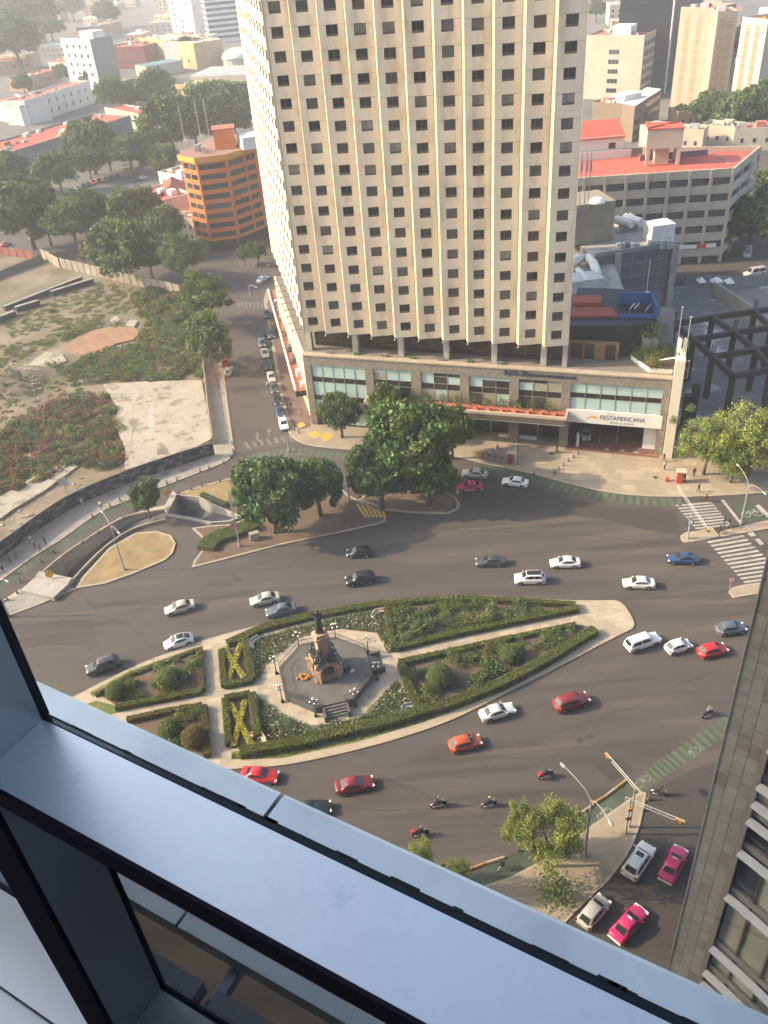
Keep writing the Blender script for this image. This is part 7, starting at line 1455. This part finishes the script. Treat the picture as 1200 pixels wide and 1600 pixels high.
# duct-covered low roof
a, b = W(890, 462, 13), W(975, 452, 13); dr = emp('duct_roof_block', 'low grey block with fat white ducts beside the hotel', 'building', (a.x, a.y, 0)); a.z = b.z = 0; dv2 = Vector((3, 24, 0)); MB().prism([a, b, b+dv2, a+dv2], 0, 13, 0, 1).build('wall', [concrete_d, concrete], dr)
for i, pts in enumerate(([(893, 412), (905, 404), (918, 402), (928, 412), (934, 432)], [(893, 428), (902, 424), (912, 434), (918, 444)])):
    P = [W(x, y, 14.6) for x, y in pts]; MB().tube([(p.x, p.y, 14.6) for p in P], 1.0, 8).build('duct', white_m, dr)
    for p in P[1:-1]: MB().box((p.x, p.y, 13.5), (.5, .5, 1.2)).build('duct_support', alu, dr)
p = W(905, 452, 13.5); MB().box((p.x, p.y+2, 14.2), (10, 5, 2.4), ang).build('sheet_roof', pale_sheet, dr)
p = W(1009, 480, 18); MB().box((p.x, p.y, 18.5), (.6, .5, 5)).tube([(p.x, p.y+.5, 12), (p.x, p.y+.5, 27)], .08, 5).build('antenna_panel', white_m, dr); p = W(1004, 475, 18); MB().box((p.x, p.y, 18.2), (.4, .4, 4)).build('antenna_panel', alu, dr)
# --- skeleton frame on the right
fr = emp('building_frame', 'dark rusty unfinished frame of columns and beams', 'building frame', W(1113, 552)); rust = mat('dark_rust', (.045, .033, .030), .8, .3, .6); FZ = 8.5
G_ = [[(1053, 508), (1113, 497), (1179, 488), (1245, 478)], [(1083, 532), (1147, 521), (1205, 513), (1270, 503)], [(1113, 559), (1181, 548), (1240, 538), (1300, 528)], [(1145, 589), (1205, 579), (1275, 569), (1340, 560)], [(1090, 616), (1110, 612), (1165, 604), (1240, 596)]]
GP = [[W(x, y, FZ) for x, y in r] for r in G_[:4]]
for i, r in enumerate(GP):
    for j, p in enumerate(r):
        MB().box((p.x, p.y, FZ/2), (1.0, 1.0, FZ), -.25).build('column', rust, fr)
        if (i+j) % 2 == 0:
            rb = MB()
            for a in range(6): rb.tube([(p.x+.35*math.cos(a), p.y+.35*math.sin(a), FZ+.8), (p.x+.4*math.cos(a), p.y+.4*math.sin(a), FZ+2.8)], .05, 4)
            rb.build('rebar', rust, fr)
        if j < 3: MB().strip([p, r[j+1]], .7, FZ-.4, FZ+.7).build('beam', rust, fr)
        if i < 3: MB().strip([p, GP[i+1][j]], .7, FZ-.41, FZ+.68).build('beam', rust, fr)
for t in ((1070, 568), (1085, 625), (1072, 640)): p = W(t[0], t[1], 4); MB().box((p.x, p.y, 3.5), (1.3, 1.3, 7), -.25).build('column', rust, fr)
yard = mat('yard_slab', (.17, .162, .15), .9, .15, .5, .2, .1, stain=(.42, .40, .36), stain_scale=.10, stain_t=.58, stain_w=.06); P = Ws([(1052, 690), (1040, 560), (1030, 480), (1052, 448), (1110, 450), (1210, 440), (1300, 520), (1300, 680)]); sheet('yard', [P], .16, yard, kind='structure')
bp = [Vector(p.xy) for p in Ws([(1112, 462), (1170, 500), (1215, 535)])]; bw_ = emp('yard_wall', 'pale rendered wall slanting across the yard', 'wall', (*bp[0], 0))
for i in range(8): MB().strip([along(bp, i*4.2+.02), along(bp, i*4.2+4.18)], .4, 0, 3.6-.05*i).build('wall_panel', concrete, bw_)
fence([(1068, 449), (1110, 451), (1160, 452), (1215, 446)], 3.2, 3.2, 'grey sheet hoarding closing the yard from the street', grey_wall)
for i, (x, y) in enumerate(((1096, 440), (1120, 440), (1140, 441))):
    p = W(x, y, 3.2); q = emp('tarpaulin', 'white tarpaulin over the hoarding, %s from the left' % ['first', 'second', 'third'][i], 'tarpaulin', (p.x, p.y, 3.2)); s = .9+.4*(i % 2); mb = MB(); mb.face([(-s, -1, 0), (s, -1, .1), (0, .3, 1.1)]); mb.face([(s, -1, .1), (s*1.1, 1.4, .1), (0, .3, 1.1)]); mb.face([(s*1.1, 1.4, .1), (-s, 1.5, 0), (0, .3, 1.1)]); mb.face([(-s, 1.5, 0), (-s, -1, 0), (0, .3, 1.1)]); inst('tarpaulin_sheet', mb.mesh('tarpaulin_sheet', white_m), q)
low_w = emp('street_wall', 'low pale wall beside the hotel end slab', 'wall', W(1052, 712))
wp = [Vector(p.xy) for p in Ws([(1051, 711), (1090, 714), (1230, 725)])]
for i in range(6): MB().strip([along(wp, i*3+.02), along(wp, i*3+2.98)], .25, .1, 2.9).build('wall_panel', concrete, low_w)
# --- far districts: plain flat-roofed houses filling the haze
def far_fill(cells, group, side, cols_):
    rec = []
    for (x, y) in cells:
        rec.append((proj((x, y, 6))[0], x, y))
    rec.sort()
    for i, (px_, x, y) in enumerate(rec):
        h = random.choice([6, 7, 7, 9, 10, 13]); L, D = random.uniform(12, 24), random.uniform(12, 22); nm, m = random.choice(cols_)
        e = emp('far_house', '%s flat-roofed house in the hazy %s district, %s from the left' % (nm, side, nth(i).replace('nearest', 'first')), 'house', (x, y, 0), random.uniform(-.5, -.1), group)
        inst('wall', MB().bx(0, L, 0, D, 0, h).mesh('wall', m), e); inst('roof', MB().bx(.3, L-.3, .3, D-.3, h, h+.06).mesh('roof', random.choice([red_deck, concrete, tan_wall, red_roof, pale_sheet])), e); inst('roof_box', MB().box((L*.6, D*.5, h+1.2), (4, 4, 2.4)).mesh('roof_box', random.choice([white_m, beige, ochre])), e)
        for _ in range(3): bs = random.uniform(.8, 2.2); inst('roof_box', MB().box((random.uniform(2, L-2), random.uniform(2, D-2), h+bs*.35), (bs*1.3, bs, bs*.7)).mesh('roof_box', random.choice([white_m, alu, tan_wall, red_deck])), e)
        me = win_mesh(2.0, 1.7)
        for r in range(max(1, h//4)):
            for c in range(4): inst('window', me, e, (L*(c+.5)/4, -.004, 1.6+r*3.4), 0)
cs_ = [('white', white_m), ('beige', beige), ('ochre', ochre), ('pink', pink_wall), ('grey', grey_wall), ('tan', tan_wall)]
placed = [(o.location.x, o.location.y) for o in bpy.data.objects if o.parent is None and o.get('category') in ('building', 'tower', 'house', 'garage', 'tent')]
def cells(x0, x1, y0, y1, n, dmin):
    out = []; tries = 0
    while len(out) < n and tries < 4000:
        tries += 1; x, y = random.uniform(x0, x1), random.uniform(y0, y1); px_, py_ = proj((x, y, 5))
        if -40 < px_ < 1240 and -60 < py_ < 175 and not (385 < px_ < 905) and all(math.hypot(x-a, y-b) > dmin for a, b in out) and all(math.hypot(x-a, y-b) > 24 for a, b in placed): out.append((x, y))
    return out
far_fill(cells(-640, -60, 520, 1500, 62, 30), 'hazy houses on the left', 'left', cs_)
far_fill(cells(120, 560, 330, 1200, 34, 28), 'hazy houses on the right', 'right', cs_)
# ================================================================ stone tower on the right
KE = .65; TE = Vector((22.79*KE, 39.55*KE)); d1 = Vector((math.cos(math.radians(-42)), math.sin(math.radians(-42)))); SWD = 1.33*KE/.5; TQ = TE+d1*SWD
st_t = emp('stone_tower', 'grey stone-clad office tower with curved window bays', 'building', (TE.x, TE.y, 0))
tiles = [mat('clad_stone_%d' % i, c, .85, .16, 1.6, .14, .5) for i, c in enumerate([(.43, .385, .30), (.46, .41, .32), (.40, .355, .28), (.49, .44, .35), (.33, .285, .22)])]
n1 = Vector((d1.y, -d1.x)); a1 = math.atan2(d1.y, d1.x)
curve = [TQ]; an = -56.0
for i in range(12): curve.append(curve[-1]+Vector((math.cos(math.radians(an)), math.sin(math.radians(an))))*1.5); an -= 1.6
back = [curve[-1]+Vector((30, -6)), TE+Vector((34, 26))]
MB().prism([TE-n1*.12, TQ-n1*.12]+[c+Vector((.55, .30)) for c in curve]+back, 0, 92).build('tower_core', mat('stone_core', (.07, .066, .058), .9, .1), st_t)
tw_, th_ = SWD/3, .92; tm = MB().box((0, 0, 0), (tw_-.02, .1, th_-.02)).mesh('stone_tile', tiles[0]); zz = 26.0; r = 0
while zz < 91:
    for c in range(3):
        p = TE+d1*(tw_*(c+.5))-n1*(.05-random.uniform(0, .006)); inst('stone_tile', tm, st_t, (p.x-TE.x, p.y-TE.y, zz+th_/2+(.3 if c % 2 else 0)), a1, mats=[random.choices(tiles, [4, 4, 3, 2, 1])[0]])
    zz += th_; r += 1
trim_c = mat('edge_trim', (.62, .56, .44), .5, .05); alu_b = mat('bronze_alu', (.28, .25, .20), .5, .08); sill_m = mat('sill_white', (.80, .76, .68), .6, .06)
MB().strip([TE-d1*.03-n1*.06, TE-d1*.0+n1*.06], .05, 26, 92).build('edge_trim', trim_c, st_t)
cn = []
for i in range(len(curve)-1): t = (curve[i+1]-curve[i]).normalized(); cn.append(Vector((t.y, -t.x)))
MB().strip([TQ+cn[0]*.02, TQ+cn[0]*.02+(curve[1]-curve[0]).normalized()*.28], .18, 26, 92).build('jamb', alu_b, st_t); 
mod = 1.3; zs = [71.0]; 
for s in [1, 2, 3, 4, 2]*8: zs.append(zs[-1]-s*mod)
off = height_at((TQ.x, TQ.y), 1245); zs = []; z = off+mod*12
for s in [2, 3, 4, 2, 1, 1, 2, 3, 4, 2, 1, 2, 3, 4]: zs.append(z); z -= s*mod
shift = min(zs, key=lambda q: abs(q-off))-off; zs = [q-shift for q in zs]
blinds = [mat('blind_a', (.42, .40, .28), .25, .12, .6, spec=.6), mat('blind_b', (.50, .47, .34), .25, .12, .6, spec=.6), dark_glass, mat('blind_c', (.12, .125, .10), .2, .2, .5, spec=.6)]
for i, zt in enumerate(zs):
    zb = zs[i+1] if i+1 < len(zs) else zt-2.6
    for k in range(len(curve)-1):
        A, B = curve[k], curve[k+1]; t = (B-A).normalized(); nn = cn[k]; A_ = A+t*(.30 if k == 0 else 0)
        MB().prism([A_, B, B+nn*.42, A_+nn*.42], zt-.10, zt+.06, bottom=True).build('sill', sill_m, st_t)
        MB().prism([A_-nn*.42, B-nn*.42, B-nn*.12, A_-nn*.12], zt+.08, zt+.55).build('spandrel', alu_b, st_t)
        hh = zt-.12-(zb+.6)
        if hh > .2:
            p = MB(); p.prism([A_-nn*.36, B-nn*.36, B-nn*.28, A_-nn*.28], zb+.6, zt-.12); p.build('pane', random.choices(blinds, [4, 3, 2, 2])[0], st_t)
            m = MB(); m.prism([B-nn*.30-t*.05, B-nn*.30+t*.05, B-nn*.14+t*.05, B-nn*.14-t*.05], zb+.56, zt-.1); m.build('mullion', frame_m, st_t)
            if hh > 2.2: m = MB(); m.prism([A_-nn*.30, B-nn*.30, B-nn*.22, A_-nn*.22], zt-.9, zt-.8); m.build('transom', frame_m, st_t)
# ================================================================ own building and window frame
UA = Vector((math.cos(math.radians(-32)), math.sin(math.radians(-32)), 0)); NA = Vector((math.cos(math.radians(58)), math.sin(math.radians(58)), 0))
def Q(a, n, dz): return UA*a+NA*n+Vector((0, 0, HC-dz))
def fbox(mb, a0, a1, n0, n1, d0, d1_, mi=0):
    """box in the facade frame: along, outward, depth below the lens"""
    c = [Q(a, n, d) for d in (d1_, d0) for a, n in ((a0, n0), (a1, n0), (a1, n1), (a0, n1))]; k = len(mb.v); mb.v += [tuple(p) for p in c]
    for f in ((3, 2, 1, 0), (4, 5, 6, 7), (0, 1, 5, 4), (1, 2, 6, 5), (2, 3, 7, 6), (3, 0, 4, 7)): mb.f.append(tuple(k+i for i in f)); mb.m.append(mi)
    return mb
frame_l = mat('frame_paint', (1.0, .95, .87), .36, .03, 60.0, .05, 3.0, spec=.3, metal=.8, stain=(.84, .82, .79), stain_scale=9, stain_t=.66, stain_w=.1); frame_d = mat('frame_inner_shade', (.030, .022, .030), .7, .08, 5.0, spec=.15); frame_s = mat('frame_grey', (.42, .44, .47), .45, .04, 3.0, metal=.5)  # inner faces coloured dark, as they sit unlit towards the room
gask = mat('gasket', (.012, .013, .016), .7, .2, 20); ledge_m = mat('ledge_metal', (.95, .91, .82), .40, .06, 14.0, .08, 3.0, stain=(.74, .72, .68), stain_scale=7, stain_t=.60, stain_w=.2, metal=.55)
own = emp('own_tower', 'dark tower the view is taken from, seen as its window wall', 'building', Q(0, -6, HC))
wall_o = mat('own_wall', (.16, .16, .165), .7, .1); inn = mat('room_wall', (.75, .74, .72), .9, .05)
ob = lambda mb, nm, m: mb.build(nm, m, own)
ob(fbox(MB(), -70, 9, -34, .46, 1.95, 82), 'unseen_storeys', wall_o); ob(fbox(MB(), -70, 9, -34, .46, -46, -2.0), 'unseen_storeys', wall_o)  # out of view, made tall and long to shade the stone tower
ob(fbox(MB(), -70, 9, -34, -33.6, -2.0, 1.95), 'back_wall', inn); ob(fbox(MB(), -70, -69.6, -33.6, .46, -2.0, 1.95), 'side_wall', inn); ob(fbox(MB(), 8.6, 9, -33.6, .46, -2.0, 1.95), 'side_wall', inn)
ob(fbox(MB(), -69.6, 8.6, -33.6, .3, 1.93, 1.95), 'floor_finish', inn)
wf = emp('window_frame', 'blue-grey metal window frame with dark inner edges filling the near corner', 'window frame', Q(-.97, .45, 1.9))
fb = lambda nm, m, *a: fbox(MB(), *a).build(nm, m, wf)
def framed(nm, m, a0, a1, n0, n1, d0, d1_):
    o = fb(nm, m, a0, a1, n0, n1, d0, d1_); return o
AL, AR = -4.2, 3.4
fb('transom', frame_l, -1.06, AR, .376, .497, 1.0, 1.0405); fb('transom_edge', frame_d, -1.062, AR, .370, .3758, 1.0005, 1.0415)
for a in (-.97, -3.9, 1.96):
    fb('mullion', frame_s, a-.09, a, .376, .4965, -1.95, .9995); fb('mullion', frame_s, a-.09, a, .380, .4965, 1.041, 1.849); fb('mullion_edge', frame_d, a-.092, a-.0005, .3705, .3798, 1.042, 1.855)
fb('sill', mat('sill_paint', (1.0, .97, .93), .35, .03, 3.0, .05, 1.0, metal=.75), AL, AR, .15, .495, 1.85, 1.90); fb('sill_upstand', mat('sill_paint', (0, 0, 0)), AL, -1.1, .335, .342, 1.835, 1.849)
fb('gasket', gask, AL, AR, .4972, .5115, 1.004, 1.03); fb('gasket', gask, AL, AR, .4955, .509, 1.852, 1.90)
for a in (-.97, -3.9, 1.96): fb('gasket', gask, a-.045, a+.001, .4972, .5115, -1.95, 1.0); fb('gasket', gask, a-.045, a+.001, .4972, .509, 1.03, 1.852)
# dried sealant lumps along the gasket
for i in range(26):
    a = -1.0+random.random()*1.5; s = random.uniform(.01, .05); fb('sealant', gask, a, a+s, .509, .5118+random.random()*.0022, 1.0035, 1.006)
gp_ = glass_pane('window_glass', (.93, .96, .97), .12); gp2 = glass_pane('window_glass_low', (.60, .63, .64), .35)
for a0, a1 in ((-.97, 1.87), (-3.9, -1.06)):
    fb('pane', gp_, a0, a1, .4995, .5055, -1.95, 1.0); fb('pane', gp2 if a0 > -2 else gp_, a0, a1, .4995, .5055, 1.031, 1.849)
# metal ledge outside, in lengths with open joints
JL = -.55*1.25
lg = emp('outside_ledge', 'pale grey metal ledge running outside the window', 'ledge', Q(0, .6, 1.4))
cuts = [AL-1, JL-2.4, JL, JL+2.4, AR+1]
for i in range(len(cuts)-1):
    a0, a1 = cuts[i]+.004, cuts[i+1]-.004; mb = MB(); fbox(mb, a0, a1, .53, .684, 1.25, 1.42)
    k = len(mb.v); prof = [(.684, 1.25), (.6915, 1.2535), (.696, 1.262), (.697, 1.29), (.697, 1.40), (.684, 1.42)]
    for a in (a0, a1): mb.v += [tuple(Q(a, n, d)) for n, d in prof]
    m_ = len(prof)
    for j in range(m_-1): mb.f.append((k+j, k+m_+j, k+m_+j+1, k+j+1)); mb.m.append(0)
    mb.f.append(tuple(k+j for j in range(m_))); mb.m.append(0); mb.f.append(tuple(k+m_+j for j in reversed(range(m_)))); mb.m.append(0)
    mb.build('ledge_length', ledge_m, lg)
fbox(MB(), AL-1, AR+1, .52, .68, 1.275, 1.40).build('ledge_core', gask, lg)
# added bars standing in for the ledge and reflection mixed in the lower pane
lb = emp('standin_bars', 'added pale bars standing in for ledge and reflection in the bottom pane', 'standin', Q(0, .8, 1.9)); tanb = mat('standin_tan', (.34, .31, .27), .8, .15, 6.0)
for a0, a1 in ((-3.4, -1.288), (-1.278, 1.4)): fbox(MB(), a0, a1, .770, .815, 2.30, 2.36).build('standin_bar', ledge_m, lb)
for a0, a1 in ((-3.4, -1.115), (-1.067, -.3), (-.29, 1.4)): fbox(MB(), a0, a1, .632, .685, 2.30, 2.36).build('standin_bar', tanb, lb)
for a in (-2.4, -1.106, .6): fbox(MB(), a, a+.03, .46, .80, 2.37, 2.41).build('standin_bracket', frame_s, lb)
# ================================================================ the air
hz_m = bpy.data.materials.new('haze'); hz_m.use_nodes = True; t = hz_m.node_tree
for n in list(t.nodes):
    if n.type != 'OUTPUT_MATERIAL': t.nodes.remove(n)
pv = t.nodes.new('ShaderNodeVolumePrincipled'); pv.inputs['Color'].default_value = (.93, .95, 1.0, 1); pv.inputs['Density'].default_value = .00034; pv.inputs['Anisotropy'].default_value = .25
t.links.new(pv.outputs[0], t.nodes['Material Output'].inputs['Volume'])
hz = MB().bx(-3700, 3700, -700, 4700, -6, 136).build('haze', hz_m, None, kind='stuff', label='thin pale haze over the city', cat='haze')
